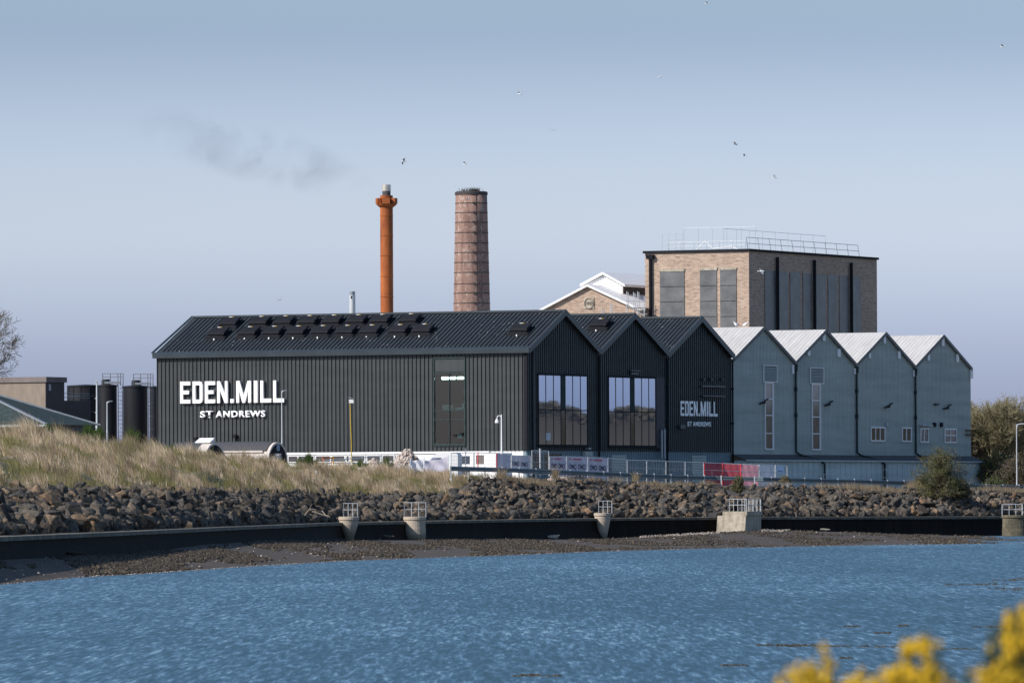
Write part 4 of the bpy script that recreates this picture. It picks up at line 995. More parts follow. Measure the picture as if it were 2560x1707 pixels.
# louvres, tall windows, small windows
def louv(x0, y0, x1, y1):
    u0, z1 = on_v(x0, y0, 0); u1, _ = on_v(x1, y0, 0); _, z0 = on_v((x0 + x1) / 2, y1, 0); z1 = on_v((x0 + x1) / 2, y0, 0)[1]
    m = MB(OFF); m.box(u0, u1, -.03, .018, z0, z1); o = m.build('louvre_vent', mt['darkbrick'], gry)
    m = MB(OFF)
    for i in range(9):
        z = z0 + .06 + i * (z1 - z0 - .1) / 9; m.hexa([(u0 + .06, -.09, z), (u1 - .06, -.09, z), (u1 - .06, -.031, z + .06), (u0 + .06, -.031, z + .06), (u0 + .06, -.09, z + .03), (u1 - .06, -.09, z + .03), (u1 - .06, -.031, z + .09), (u0 + .06, -.031, z + .09)])
    m.build('slats', mt['grey_clad'], o)
    m = MB(OFF); fr_box(m, u0, u1, z0, z1, .07, -.12, -.0301); m.build('frame', mt['white'], o)
def fr_box(m, u0, u1, z0, z1, e, v0, v1):
    m.box(u0 - e, u1 + e, v0, v1, z0 - e, z0); m.box(u0 - e, u1 + e, v0, v1, z1, z1 + e); m.box(u0 - e, u0, v0, v1, z0 + .001, z1 - .001); m.box(u1, u1 + e, v0, v1, z0 + .001, z1 - .001)
def gwin(x0, y0, x1, y1, mat='brownglass', bars=(), vb=(), fm='white', e=.1):
    xm = (x0 + x1) / 2; u0 = on_v(x0, y0, 0)[0]; u1 = on_v(x1, y0, 0)[0]; z1 = on_v(xm, y0, 0)[1]; z0 = on_v(xm, y1, 0)[1]
    m = MB(OFF); m.box(u0, u1, -.02, .018, z0, z1); o = m.build('window', mt[mat], gry)
    m = MB(OFF); fr_box(m, u0, u1, z0, z1, e, -.08, .0)
    for y in bars: z = on_v(xm, y, 0)[1]; m.box(u0 + .001, u1 - .001, -.06, -.021, z - .035, z + .035)
    for x in vb: u = on_v(x, y0, 0)[0]; m.box(u - .05, u + .05, -.06, -.022, z0 + .001, z1 - .001)
    m.build('window_frame', mt[fm], o); return o
louv(1907, 915, 1940, 953); louv(2024, 921, 2056, 957)
gwin(1912, 958, 1931, 1121, 'dimglass', (997, 1038, 1083), (1930,))
gwin(2029.5, 962, 2049, 1122, 'dimglass', (1001, 1042, 1084), (2048,))
gwin(2177, 1070, 2210, 1100, 'brownglass', (), (2188, 2199)); gwin(2255, 1071, 2276, 1101, 'brownglass', (), (2265,))
gwin(2301, 1073, 2319, 1103, 'brownglass', (), (2309,)); gwin(2361.5, 1074, 2389, 1104, 'brownglass', (1088,), (2375,))
vbox(2297, 1062, 2324, 1064.5, 'canopy', mt['ltgrey'], .35, gry, .0)
for x in (2332, 2349): vbox(x, 1056, x + 5, 1067, 'vent', mt['dark'], .15, gry, .0)
vbox(2213.5, 1056, 2217.5, 1063, 'alarm_box', mt['ltgrey'], .15, gry, .0); vbox(2334, 1009, 2343, 1012, 'vent', mt['dark'], .2, gry, .0)
# swan neck wall lamps
for x, y in [(1909, 1005), (2071, 1010), (2221, 1015), (2368, 1018.5)]:
    u, z = on_v(x, y, -.12); m = MB(OFF); m.path([(u + .85, -.10, z + .24), (u + .35, -.14, z + .16), (u + .05, -.16, z - .02)], .06); m.tube((u + .1, -.16, z - .02), (u - .75, -.16, z - .12), .10, .06, 10); m.build('wall_lamp', mt['dark'], gry)
# downpipes with offset over the lean-to
for k, xk in ((4, 1982.5), (5, 2137.5), (6, 2284)):
    u = k * W_; m = MB(OFF); m.path([(u, -.12, gE - .2), (u, -.12, 6.3), (u + .3, -.3, 6.1), (u + 2.9, -.95, 5.62), (u + 3.3, -1.02, 5.4), (u + 3.3, -1.02, ZB)] if k < 6 else [(u, -.12, gE - .2), (u, -.12, 6.3), (u + .3, -.3, 6.1), (u + 3.0, -.95, 5.7)], .085)
    for z in (11.0, 9.0): m.tube((u, -.12, z), (u, -.12, z + .3), .13)
    m.tube((u, -.12, gE - .75), (u, -.12, gE - .2), .14, .2)
    m.build('downpipe', mt['slate'], gry)
# lean-to along the foot
DL = .85; ua = 3 * W_ + .12; ub = 7 * W_ + .1; uc = ua + 1.2
m = MB(OFF); m.box(ua, ub, -DL, -.0, ZB - 1, 5.62)
for i in range(46):
    u = ua + i * (ub - ua) / 46; m.box(u, u + .05, -DL - .03, -DL - .001, ZB - .6, 5.55)
m.build('lean_to_wall', mt['leanto'], gry)
m = MB(OFF); m.hexa([(ua, -DL - .18, 5.622), (ub + .15, -DL - .18, 5.622), (ub + .15, -.0, 6.0), (ua, -.0, 6.0), (ua, -DL - .18, 5.70), (ub + .15, -DL - .18, 5.70), (ub + .15, -.0, 6.1), (ua, -.0, 6.1)])
m.build('lean_to_roof', mt['darkbrick'], gry)
MB(OFF).box(ua + .2, ub + .15, -DL - .26, -DL - .182, 5.58, 5.68).build('gutter', mt['leanto'], gry)
u0, z1 = on_v(2206.5, 1166, -DL); u1 = on_v(2219, 1166, -DL)[0]
d0 = MB(OFF).box(u0, u1, -DL - .09, -DL - .031, ZB, z1).build('door', mt['grey_clad'], gry); vbox(2208, 1171, 2216, 1176, 'notice', mt['white'], .05, d0, -DL - .091)
vbox(2209, 1159, 2217, 1162, 'wall_light', mt['galv'], .2, gry, -DL - .03)
vbox(2412, 1074.5, 2432, 1076, 'bracket', mt['dark'], .25, gry, -.0); vbox(2412, 1085, 2432, 1087, 'bracket', mt['dark'], .25, gry, -.0)

# ------------------------------------------------------------------ brick boiler house
ub_, vb_ = 90.0, 0.0
# solve the near corner on the grid along the sight line of x=1872
def corner(x, y, u0):
    v, z = on_u(x, y, u0); return v, z
vb_, zt_ = corner(1872, 628, ub_)
vL = on_u(1612.5, 632, ub_)[0]; uR = on_v(2192, 650, vb_)[0]
bh = empty('brick_building', uvw(ub_, vb_, ZB), TH, 'tall flat roofed buff brick block behind the white roofs, with steel covered windows', 'building')
O2 = (ub_, vb_, ZB)
MB(O2).box(ub_, uR, vb_, vL, ZB - .5, zt_).build('wall', mt['brick'], bh)
MB(O2).box(ub_ - .15, uR + .15, vb_ - .15, vL + .15, zt_ + .001, zt_ + .2).build('parapet', mt['dark'], bh)
def upanel(x0, y0, x1, y1, u0=ub_, name='window_cover', mat='cover', d=.06, par=bh):
    a = on_u(x0, y0, u0)[0]; b = on_u(x1, y0, u0)[0]; z1 = on_u((x0+x1)/2, y0, u0)[1]; z0 = on_u((x0+x1)/2, y1, u0)[1]
    return MB(O2).box(u0 - d, u0 - .002, b, a, z0, z1).build(name, mt[mat], par), (a, b, z0, z1)
def plate(x0, y0, x1, y1):
    o, (a, b, z0, z1) = upanel(x0, y0, x1, y1); m = MB(O2); m.box(ub_ - .1, ub_ - .003, b - .05, a + .05, z1 + .01, z1 + .22); m.build('lintel', mt['concrete'], o)
    m = MB(O2)
    for j in range(1, 4): z = z0 + (z1 - z0) * j / 4; m.box(ub_ - .075, ub_ - .061, b + .05, a - .05, z - .02, z + .02)
    m.build('seam', mt['dark'], o)
plate(1650, 679, 1711, 830); plate(1750, 676, 1792, 830); plate(1800.5, 675, 1841, 830)
a = on_u(1628, 648, ub_)[0]; m = MB(O2); zz = on_u(1628, 648, ub_)[1]; m.tube((ub_ - .18, a, ZB + 2), (ub_ - .18, a, zz), .13, n=10); m.hexa([(ub_ - .35, a - .3, zz), (ub_ - .05, a - .3, zz), (ub_ - .05, a + .3, zz), (ub_ - .35, a + .3, zz), (ub_ - .4, a - .35, zz + .35), (ub_ - .01, a - .35, zz + .35), (ub_ - .01, a + .35, zz + .35), (ub_ - .4, a + .35, zz + .35)])
m.build('downpipe', mt['dark'], bh)
for x0, x1 in [(1911, 1938), (1944, 1968), (1974, 1999), (2006, 2028), (2039, 2063), (2069, 2091), (2097, 2120), (2129, 2150)]:
    u0 = on_v(x0, 700, vb_)[0]; u1 = on_v(x1, 700, vb_)[0]; zt2_ = on_v((x0+x1)/2, 677 + (x0 - 1911) * .07, vb_)[1]
    MB(O2).box(u0, u1, vb_ - .06, vb_ - .002, ZB + 4, zt2_).build('window_cover', mt['cover_s'] if 'cover_s' in mt else mt['cover'], bh)
for x in (1938.5, 2031, 2123):
    u = on_v(x, 640, vb_)[0]; m = MB(O2); zt3 = on_v(x, 643 + (x - 1938) * .075, vb_)[1]; m.tube((u, vb_ - .2, ZB + 3), (u, vb_ - .2, zt3), .14, n=10); m.build('downpipe', mt['dark'], bh)
# roof rails and tarpaulin
def rrail(pts, hz, name='roof_railing', r=.035, lean=0, cross=(1.0, .5)):
    m = MB(O2)
    for p in pts: m.tube((p[0], p[1], zt_ + .2), (p[0] + lean, p[1], zt_ + .2 + hz), r, n=5)
    for h in cross:
        for p, q in zip(pts, pts[1:]): m.tube((p[0] + lean * h, p[1], zt_ + .2 + hz * h), (q[0] + lean * h, q[1], zt_ + .2 + hz * h), r * .8, n=5)
    return m.build(name, mt['galv_pale'], bh)
du = (uR - ub_); dv = (vL - vb_)
rrail([(ub_ + .9 + i * (du - 3.5) / 10, vb_ + .5) for i in range(11)], 1.0, r=.03, lean=-.35)
rrail([(ub_ + .6, vb_ + .6 + i * (dv - 2.5) / 6) for i in range(7)], .7, r=.022)
rrail([(ub_ + 3.5 + i * (du - 5.5) / 8, vb_ + 4.0) for i in range(9)], 1.9, r=.018, cross=(1.0,))
rrail([(ub_ + 2.5, vL - .4 - i * .65) for i in range(4)], 1.5, r=.02, cross=(1., .66, .33))
rrail([(ub_ + 3.5, vb_ + 1.0 + i * (dv - 3) / 5) for i in range(6)], 2.0, r=.018, cross=(1.0,))
m = MB(O2); pk = [(ub_ + 2, vb_ + dv * .60, 0), (ub_ + 2, vb_ + dv * .52, .75), (ub_ + 2, vb_ + dv * .44, .1), (ub_ + 2, vb_ + dv * .26, .25), (ub_ + 2, vb_ + dv * .2, 0)]
for p, q in zip(pk, pk[1:]): m.tube((p[0], p[1], zt_ + .25 + p[2]), (q[0], q[1], zt_ + .25 + q[2]), .035, n=6)
m.build('rope_cover', mt['white'], bh)

# ------------------------------------------------------------------ gabled brick hall with white monitor roof
uh = 90.6
gh = empty('brick_hall', uvw(uh, 14, ZB), TH, 'gabled buff brick hall with 1949 date stone and white monitor roof', 'building'); O3 = (uh, 14, ZB)
pk_v, pk_z = on_u(1472, 717, uh); lv_, lz_ = on_u(1357, 777, uh); rv_, rz_ = on_u(1566, 760, uh)
sL = (pk_z - lz_) / (lv_ - pk_v); sR = (pk_z - rz_) / (pk_v - rv_); rv2 = on_u(1616, 760, uh)[0]; rz2 = pk_z - sR * (pk_v - rv2); lv2 = pk_v + 9.5; lz2 = pk_z - sL * 9.5
MB(O3).prism([(lv2, ZB), (rv2, ZB), (rv2, rz2), (pk_v, pk_z), (lv2, lz2)], lambda a, b, d: (d, a, b), uh, uh + .3).build('gable_wall', mt['brick'], gh)
DH = 24
m = MB(O3)
m.hexa([(uh - .35, lv2 + .3, lz2 - .15), (uh - .35, pk_v, pk_z + .02), (uh + DH, pk_v, pk_z + .02), (uh + DH, lv2 + .3, lz2 - .15), (uh - .35, lv2 + .3, lz2 + .05), (uh - .35, pk_v, pk_z + .2), (uh + DH, pk_v, pk_z + .2), (uh + DH, lv2 + .3, lz2 + .05)])
m.hexa([(uh - .35, pk_v, pk_z + .02), (uh - .35, rv2, rz2), (uh + DH, rv2, rz2), (uh + DH, pk_v, pk_z + .02), (uh - .35, pk_v, pk_z + .2), (uh - .35, rv2, rz2 + .2), (uh + DH, rv2, rz2 + .2), (uh + DH, pk_v, pk_z + .2)])
m.build('roof', mt['white'], gh)
um_ = uh + 3.0
mpv, mpz = on_u(1510, 686, um_); mlv, mlz = on_u(1460, 713, um_); mrv, mrz = on_u(1560, 714, um_)
m = MB(O3); m.prism([(mlv, mlz - 2.2), (mrv + .15, mrz - 2.2), (mrv + .15, mrz), (mpv, mpz - .1), (mlv, mlz)], lambda a, b, d: (d, a, b), um_, um_ + .2)
for i in range(14):
    v = mrv + .3 + i * (mlv - mrv - .4) / 14; m.box(um_ - .04, um_ - .001, v, v + .06, mlz - 2, (mpz - abs(v - mpv) * (mpz - mrz) / (mpv - mrv)) - .15)
m.build('monitor_gable', mt['white'], gh)
m = MB(O3)
for (a, za, b, zb) in ((mlv + .25, mlz - .1, mpv, mpz), (mpv, mpz, mrv - .2, mrz - .1)):
    m.hexa([(um_ - .3, a, za), (um_ + 20, a, za), (um_ + 20, b, zb), (um_ - .3, b, zb), (um_ - .3, a, za + .2), (um_ + 20, a, za + .2), (um_ + 20, b, zb + .2), (um_ - .3, b, zb + .2)])
m.build('monitor_roof', mt['white'], gh)
m = MB(O3); m.box(um_ + .21, um_ + 20, mrv + .2, mrv + .35, mrz - 1.9, mrz - .12)
for i in range(5): m.box(um_ + .21, um_ + 20, mrv + .1, mrv + .199, mrz - 1.8 + i * .36, mrz - 1.66 + i * .36)
m.box(um_ + 2.9, um_ + 3.1, mrv + .05, mrv + .099, mrz - 1.9, mrz - .12)
m.build('monitor_louvre', mt['darkbrick'], gh)
# date stone
a = on_u(1461, 745, uh)[0]; b = on_u(1486, 745, uh)[0]; z1 = on_u(1473, 745, uh)[1]; z0 = on_u(1473, 772, uh)[1]
ds = MB(O3).box(uh - .06, uh - .002, b, a, z0, z1).build('date_stone', mt['concrete'], gh)
m = MB(O3); cz = (z0 + z1) / 2; cv = (a + b) / 2; rr = (a - b) / 2 * .92
for k in range(28):
    t0, t1 = 2*math.pi*k/28, 2*math.pi*(k+1)/28; m.bar((uh - .08, cv + rr*math.cos(t0), cz + rr*math.sin(t0)), (uh - .08, cv + rr*math.cos(t1), cz + rr*math.sin(t1)), .04, .06, (1, 0, 0))
m.build('date_stone_ring', mt['brickline'] if 'brickline' in mt else mt['fascia'], ds)
me_o = text_on('1949', lambda p, q, d: (d - uh, p - 14, q - ZB), (uh - .061, uh - .1), 'date_numerals', mt['fascia'], ds, .0, cv + rr * .78, cv - rr * .78, cz - rr * .33, cz + rr * .33)
# scaffolding in front of it
m = MB(); Zs = uvw(uh - 2, rv_ - 1.5, 0).y
def SP(x, y, dz=0): return atY(x, y, Zs + dz)
poles = [(1567, 728), (1584, 730), (1594, 728), (1611, 740), (1527, 757), (1505, 772)]
sc_ = empty('scaffolding', SP(1590, 800), 0, 'grey tube scaffolding between the gabled hall and the brick block', 'scaffolding'); o_ = tuple(sc_.location)
m = MB(o_)
for i, (x, y) in enumerate(poles):
    for dz in (0, 1.2): m.tube(SP(x + dz * 3, 806, dz), SP(x + dz * 3, y + dz * 2, dz), .035, n=6)
for y in (752, 768, 784, 796):
    xl = 1565 if y < 780 else 1500; m.tube(SP(xl, y), SP(1618, y + 1), .03, n=6); m.tube(SP(xl + 3, y + 1, 1.2), SP(1622, y + 2, 1.2), .03, n=6)
m.tube(SP(1567, 760), SP(1611, 790), .04, n=6); m.build('tubes', mt['galv_pale'], sc_)
m = MB(o_); 
for y in (770, 786): m.hexa([SP(1566, y, 0), SP(1618, y + 1, 0), SP(1621, y + 1, 1.3), SP(1569, y, 1.3), SP(1566, y - 1.6, 0), SP(1618, y - .6, 0), SP(1621, y - .6, 1.3), SP(1569, y - 1.6, 1.3)])
m.build('boards', mt['drift'], sc_)
m = MB(o_); m.hexa([SP(1596, 806, 2), SP(1625, 806, 2), SP(1625, 806, 5), SP(1596, 806, 5), SP(1596, 774, 2), SP(1623, 774, 2), SP(1623, 774, 5), SP(1596, 774, 5)]); 
b_ = m.build('roof_shed', mt['dark'], None, None); b_.data.transform(Matrix.Translation(o_)); tag(b_, 'dark low shed behind the scaffolding below the white monitor roof', 'shed')
mt['iron'] = P('iron band', (0.04, 0.035, 0.035), 0.7)

# ------------------------------------------------------------------ stacks
def place(x, y, Y): p = atY(x, y, Y); return Vector((p.x, p.y, ZB + .3))
def zat(x, y, Y): return atY(x, y, Y).z
# rusty steel stack
Y1 = 575; c = place(967.3, 784, Y1); st = empty('steel_stack', c, 0, 'rusty orange steel stack with collar platforms and bare steel tip', 'chimney'); g = c.z
r1 = 16 * Y1 / F; h1 = zat(967, 489, Y1) - g
MB().lathe([(r1, 0), (r1, h1)], 32).build('shell', mt['rust'], st)
m = MB()
for y in (541, 590, 640, 692, 743): z = zat(967, y, Y1) - g; m.lathe([(r1 + .01, z), (r1 + .035, z + .03), (r1 + .01, z + .06)], 32, caps=False)
m.build('flange', mt['rust'], st)
MB().lathe([(10.5 * Y1 / F, h1 - .1), (10.5 * Y1 / F, h1 + 11 * Y1 / F)], 24).build('neck', mt['darkbrick'], st)
mt['tip'] = P('scorched steel tip', (0.55, 0.50, 0.44), 0.35, 0.6, 0.35, 3, (1, 1, .3))
MB().lathe([(11.3 * Y1 / F, h1 + 11 * Y1 / F), (11.3 * Y1 / F, h1 + 27 * Y1 / F), (10.6 * Y1 / F, h1 + 27.1 * Y1 / F), (10.6 * Y1 / F, h1 + 22 * Y1 / F)], 24, caps=False).build('tip', mt['tip'], st)
zc0, zc1 = zat(967, 512, Y1) - g, zat(967, 496, Y1) - g
MB().lathe([(r1 * 1.0, zc0 - .25), (r1 * 1.55, zc0 - .02), (r1 * 1.6, zc0 + .05), (r1 * 1.0, zc0 + .05)], 16, caps=False).build('collar', mt['rust'], st)
for k in range(5):
    t = 3.76 + k * 1.257 - .35; m = MB(); d = Vector((math.cos(t), math.sin(t), 0)); s = Vector((-d.y, d.x, 0)); a = d * (r1 * 1.02); b = d * (r1 * 1.62); hw = s * .30
    if k == 1: hw = s * .32
    m.hexa([a - hw + Vector((0,0,zc0+.06)), b - hw + Vector((0,0,zc0+.06)), b + hw + Vector((0,0,zc0+.06)), a + hw + Vector((0,0,zc0+.06)), a - hw + Vector((0,0,zc1)), b - hw + Vector((0,0,zc1)), b + hw + Vector((0,0,zc1)), a + hw + Vector((0,0,zc1))])
    m.build('platform_box', mt['rust'], st)
m = MB()
for y in range(544, 770, 39): z = zat(967, y, Y1) - g; m.box(r1 * .66, r1 * .84, -r1 * .80, -r1 * .60, z, z + .10)
for i in range(120): z = 1 + i * (h1 - 1.5) / 120; m.box(r1 * .66, r1 * .80, -r1 * .80, -r1 * .64, z, z + .02)
m.build('ladder', mt['iron'], st)
# brick stack with iron bands
Y2 = 590; c = place(1179.6, 784, Y2); bs = empty('brick_stack', c, 0, 'broad tapering brick chimney with iron bands', 'chimney'); g = c.z
zt2, zb2_ = zat(1180, 480, Y2) - g, zat(1180, 782, Y2) - g; rt_, rb_ = 39.3 * Y2 / F, 46 * Y2 / F
rad = lambda z: rb_ + (rt_ - rb_) * (z - zb2_) / (zt2 - zb2_)
MB().lathe([(rad(-0.0), 0)] + [(rad(z), z) for z in np.linspace(1, zt2, 12)] + [(rt_ - .5, zt2), (rt_ - .5, zt2 - 2)], 128, caps=False).build('shaft', mt['stack_brick'], bs, smooth=True)
for y in (509, 532.5, 557, 582.5, 608.5, 632.5, 657, 682, 710.5, 733.5, 758.5):
    z = zat(1180, y, Y2) - g; m = MB(); m.lathe([(rad(z) - .01, z - .035), (rad(z) + .025, z - .03), (rad(z) + .025, z + .03), (rad(z) - .01, z + .035)], 48, caps=False)
    for t in (-1.41, -1.02, 2.0): m.box(rad(z) * math.cos(t) - .07, rad(z) * math.cos(t) + .07, rad(z) * math.sin(t) - .07, rad(z) * math.sin(t) + .07, z - .09, z + .09)
    m.build('band', mt['iron'], bs)
m = MB(); m.lathe([(rt_ + .0, zt2 - .28), (rt_ + .06, zt2 - .25), (rt_ + .06, zt2 - .05), (rt_ - .02, zt2 + .02)], 48, caps=False); m.build('rim', mt['iron'], bs)
t_ = -1.245; m = MB(); m.tube((rad(0) * math.cos(t_) * 1.01, rad(0) * math.sin(t_) * 1.01, 0), (rt_ * math.cos(t_) * 1.01, rt_ * math.sin(t_) * 1.01, zt2), .022, n=5); m.build('conductor', mt['iron'], bs)
r = random.Random(4); ro = []; h = []; ln = []; wd = []; cs = []
for i in range(260):
    a = r.uniform(0, 6.28); k = r.choice([-.45, .0, .05, .25, .3]) ; x = k * rt_ + r.gauss(0, .2); yy_ = -math.sqrt(max(0, (rt_ - .2) ** 2 - x * x)) if abs(x) < rt_ - .2 else 0
    ro.append((c.x + x, c.y + yy_, c.z + zt2 - .1)); h.append(r.uniform(.15, .5)); ln.append((r.gauss(0, .15), r.gauss(0, .1), 0)); wd.append(.02); cs.append((.08, .07, .05))
blades('chimney_weeds', ro, h, ln, wd, cs, mt['blade'], label='dry weeds growing on the rim of the brick chimney', cat='weeds')
# small steel flue
Y3 = 560; c = place(881, 784, Y3); sf = empty('steel_flue', c, 0, 'short shiny steel flue left of the rusty stack', 'flue'); g = c.z; rf = 7.7 * Y3 / F
MB().lathe([(rf, 0), (rf, zat(881, 738, Y3) - g)], 20).build('flue_pipe', mt['galv_pale'], sf, smooth=False)
MB().lathe([(rf * .9, zat(881, 738, Y3) - g), (rf * .93, zat(881, 728.5, Y3) - g), (rf * .8, zat(881, 728.5, Y3) - g)], 20, caps=False).build('flue_tip', mt['galv'], sf)
MB().box(-rf * .5, -rf * .1, -rf * 1.08, -rf * .8, zat(881, 746, Y3) - g, zat(881, 740, Y3) - g).build('port', mt['dark'], sf)

# ------------------------------------------------------------------ left side: roughcast block, slate roof house, tanks
O4y = 545
def grid_at(x, y, Y): return uv_of(atY(x, y, Y))
u4, v4, z4 = grid_at(113.5, 955, 545)
lb = empty('roughcast_building', uvw(u4, v4, ZB), TH, 'flat roofed tan roughcast building with brown fascia at the left edge', 'building'); O4 = (u4, v4, ZB)
ue = on_v(160, 955, v4)[0]; vl = v4 + 9
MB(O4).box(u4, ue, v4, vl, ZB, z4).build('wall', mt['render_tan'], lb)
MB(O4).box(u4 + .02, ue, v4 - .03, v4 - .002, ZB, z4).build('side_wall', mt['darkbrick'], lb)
zf = on_u(100, 942, u4)[1]
MB(O4).box(u4 - .12, ue + .2, v4 - .15, vl, z4 + .002, zf).build('fascia', mt['fascia'], lb)
def vbx(x0, y0, x1, y1, name, mat, v0, off, par, d=.05):
    u0, z1 = on_v(x0, y0, v0); u1, _ = on_v(x1, y0, v0); _, z0 = on_v(x0, y1, v0); return MB(off).box(u0, u1, v0 - d, v0 - .002, z0, z1).build(name, mat, par)
vbx(121, 960, 126, 976, 'window', mt['ltgrey'], v4, O4, lb); vbx(121, 1036, 126, 1052, 'window', mt['ltgrey'], v4, O4, lb)
u5, v5, z5 = grid_at(160.5, 1001, 549)
lo = empty('low_block', uvw(u5, v5, ZB), TH, 'low dark block with thin rails between tan building and black tank', 'building')
m = MB((u5, v5, ZB)).box(u5, u5 + 4, v5, v5 + 4, ZB, z5); m.build('wall', mt['darkbrick'], lo)
m = MB((u5, v5, ZB)); 
for z in (z5 + .25, z5 + .55): m.tube((u5 - .4, v5 + .1, z), (u5 + 4, v5 + .1, z), .025, n=5)
m.build('railing', mt['galv'], lo)
# slate roofed house in front
Yh = 470; u6, v6, z6 = grid_at(116, 1061, Yh)
hs = empty('slate_roof_house', uvw(u6, v6, ZB), TH, 'low house with grey green hipped slate roof at the left edge', 'house'); O6 = (u6, v6, ZB)
lv = 9.5; rise = 2.6
m = MB(O6); e0, e1 = u6, u6 + 7
A = (e0, v6, z6); B2 = (e1, v6, z6); C2 = (e1, v6 + 22, z6); D2 = (e0, v6 + 22, z6); T1 = ((e0+e1)/2, v6 + 8, z6 + rise); T2 = ((e0+e1)/2, v6 + 14, z6 + rise)
m.add([A, B2, C2, D2, T1, T2], [(0, 4, 5, 3), (1, 2, 5, 4), (0, 1, 4), (2, 3, 5), (3, 2, 1, 0)]); m.build('roof', mt['slate'], hs)
m = MB(O6); 
for a, b in ((A, T1), (T1, T2), (B2, T1), (T2, D2)): m.bar(Vector(a) + Vector((0,0,.03)), Vector(b) + Vector((0,0,.05)), .2, .1)
m.build('ridge_tiles', mt['galv'], hs)
MB(O6).box(e0 + .3, e1 - .3, v6 + .3, v6 + 13.7, ZB, z6 - .002).build('wall', mt['darkbrick'], hs)
m = MB(O6); m.box(e0 - .05, e0 + .02, v6, v6 + 14, z6 - .14, z6 - .003); m.tube((e0 + .02, v6 + 3.6, z6 - 1.5), (e0 + .02, v6 + 3.6, z6 - .1), .05); m.build('gutter', mt['ltgrey'], hs)
# tanks
def tank(xl, xr, ytop, Y, label, seams, dome=None, ladder=None):
    xc = (xl + xr) / 2; c = place(xc, 1080, Y); t = empty('storage_tank', c, 0, label, 'tank', 'black tanks beside the distillery'); g = c.z; R = (xr - xl) / 2 * Y / F; H = zat(xc, ytop, Y) - g
    MB().lathe([(R, 0), (R, H)], 40).build('shell', mt['tankblack'], t, smooth=False)
    MB().lathe([(R + .05, H - .08), (R + .05, H + .03), (.01, H + .12)], 40, caps=False).build('lid', mt['tankblack'], t)
    m = MB()
    for k in range(seams): z = H * (k + .7) / (seams + .4); m.lathe([(R + .002, z), (R + .03, z + .02), (R + .03, z + .06), (R + .002, z + .08)], 40, caps=False)
    if seams: m.build('hoop', mt['trim'], t)
    if seams > 3:
        m = MB()
        for k in range(14): a = 2 * math.pi * k / 14; m.box(R * 1.005 * math.cos(a) - .03, R * 1.005 * math.cos(a) + .03, R * 1.005 * math.sin(a) - .03, R * 1.005 * math.sin(a) + .03, 0, H - .1)
        m.build('bolt_strip', mt['tankblack'], t)
    if dome:
        x0, x1, y0 = dome; zx = zat(xc, y0, Y) - g; a = (x0 - xc) * Y / F; b = (x1 - xc) * Y / F
        MB().lathe([((b-a)/2, H), ((b-a)/2, zx - .1), ((b-a)/2*.8, zx)], 20, c=((a+b)/2, 0)).build('hatch', mt['tankblack'], t)
        MB().box((a+b)/2 - .1, b + .75, -R * .5, R * .2, H + .13, H + .30).build('walkway', mt['galv'], t)
    if ladder:
        lx0, lx1, cx0, yc = ladder; p0 = (lx0 - xc) * Y / F; p1 = (lx1 - xc) * Y / F; p2 = (cx0 - xc) * Y / F; zc_ = zat(xc, yc, Y) - g; m = MB()
        for x in (p2, (p2 + p0) / 2, p0, (p0 + p1) / 2, p1):
            for y in (-R * .3, .25): m.tube((x, y, H), (x, y, zc_), .022, n=5)
        for z in (zc_, (zc_ + H) / 2 + .2):
            m.tube((p2, -R * .3, z), (p1, -R * .3, z), .022, n=5); m.tube((p2, .25, z), (p1, .25, z), .022, n=5); m.tube((p1, -R * .3, z), (p1, .25, z), .022, n=5); m.tube((p2, -R * .3, z), (p2, .25, z), .022, n=5)
        m.build('guard_rail', mt['galv'], t)
        m = MB(); 
        for x in (p0 + .03, p1 - .03):
            m.tube((x, -.1, 2.35), (x, -.1, H), .032, n=5); m.tube((x, -.1, 0), (x, -.1, 1.9), .032, n=5)
        for z in np.arange(.2, H, .30):
            if 1.8 < z < 2.4: continue
            m.tube((p0, -.1, z), (p1, -.1, z), .016, n=5)
        for z in np.arange(2.4, H, 1.0):
            for k in range(10):
                a0, a1 = math.pi * k / 10, math.pi * (k + 1) / 10; rr = (p1 - p0) / 2; xc_ = (p0 + p1) / 2
                m.tube((xc_ + rr * math.cos(a0), -.1 - .7 * math.sin(a0), z), (xc_ + rr * math.cos(a1), -.1 - .7 * math.sin(a1), z), .02, n=4)
        m.build('ladder', mt['galv'], t)
tank(169, 262, 964.5, 556, 'wide black bolted tank with hoops, leftmost of the tanks', 6)
tank(246.5, 292.5, 963.5, 545, 'slim black tank with hatch and caged ladder, left of the two slim ones', 0, (254, 277, 948), (295, 308, 257, 933.5))
tank(308, 369, 966, 556, 'slim black tank close to the distillery wall with caged ladder', 0, (329, 354, 950), (370, 383, 334, 935))
tank(374, 400, 968, 565, 'black tank mostly hidden behind the distillery corner', 0)
m = None

# ------------------------------------------------------------------ lamp posts
def lamp(x, ytop, ybase, Y, r, arm, label, mat='galv_pale', group=None):
    p = atY(x, ybase, Y); top = zat(x, ytop, Y) - p.z; t = empty('lamp_post', p, 0, label, 'lamp post', group)
    MB().lathe([(r * 1.3, -.8), (r * 1.2, .8), (r, .9), (r * .7, top)], 10).build('post', mt[mat], t)
    if arm: arm(t, top, Y / F)
    return t
def arm_flat(d):
    def f(t, top, s):
        m = MB(); m.path([(0, 0, top - .1), (d * 3 * s, 0, top), (d * 8 * s, 0, top)], .035, 6); m.build('arm', mt['galv_pale'], t)
        MB().hexa([(d*5*s, -.12, top - .03), (d*14*s, -.08, top + .02), (d*14*s, .08, top + .02), (d*5*s, .12, top - .03), (d*5*s, -.12, top + .07), (d*14*s, -.08, top + .07), (d*14*s, .08, top + .07), (d*5*s, .12, top + .07)]).build('lamp_head', mt['galv'], t)
    return f
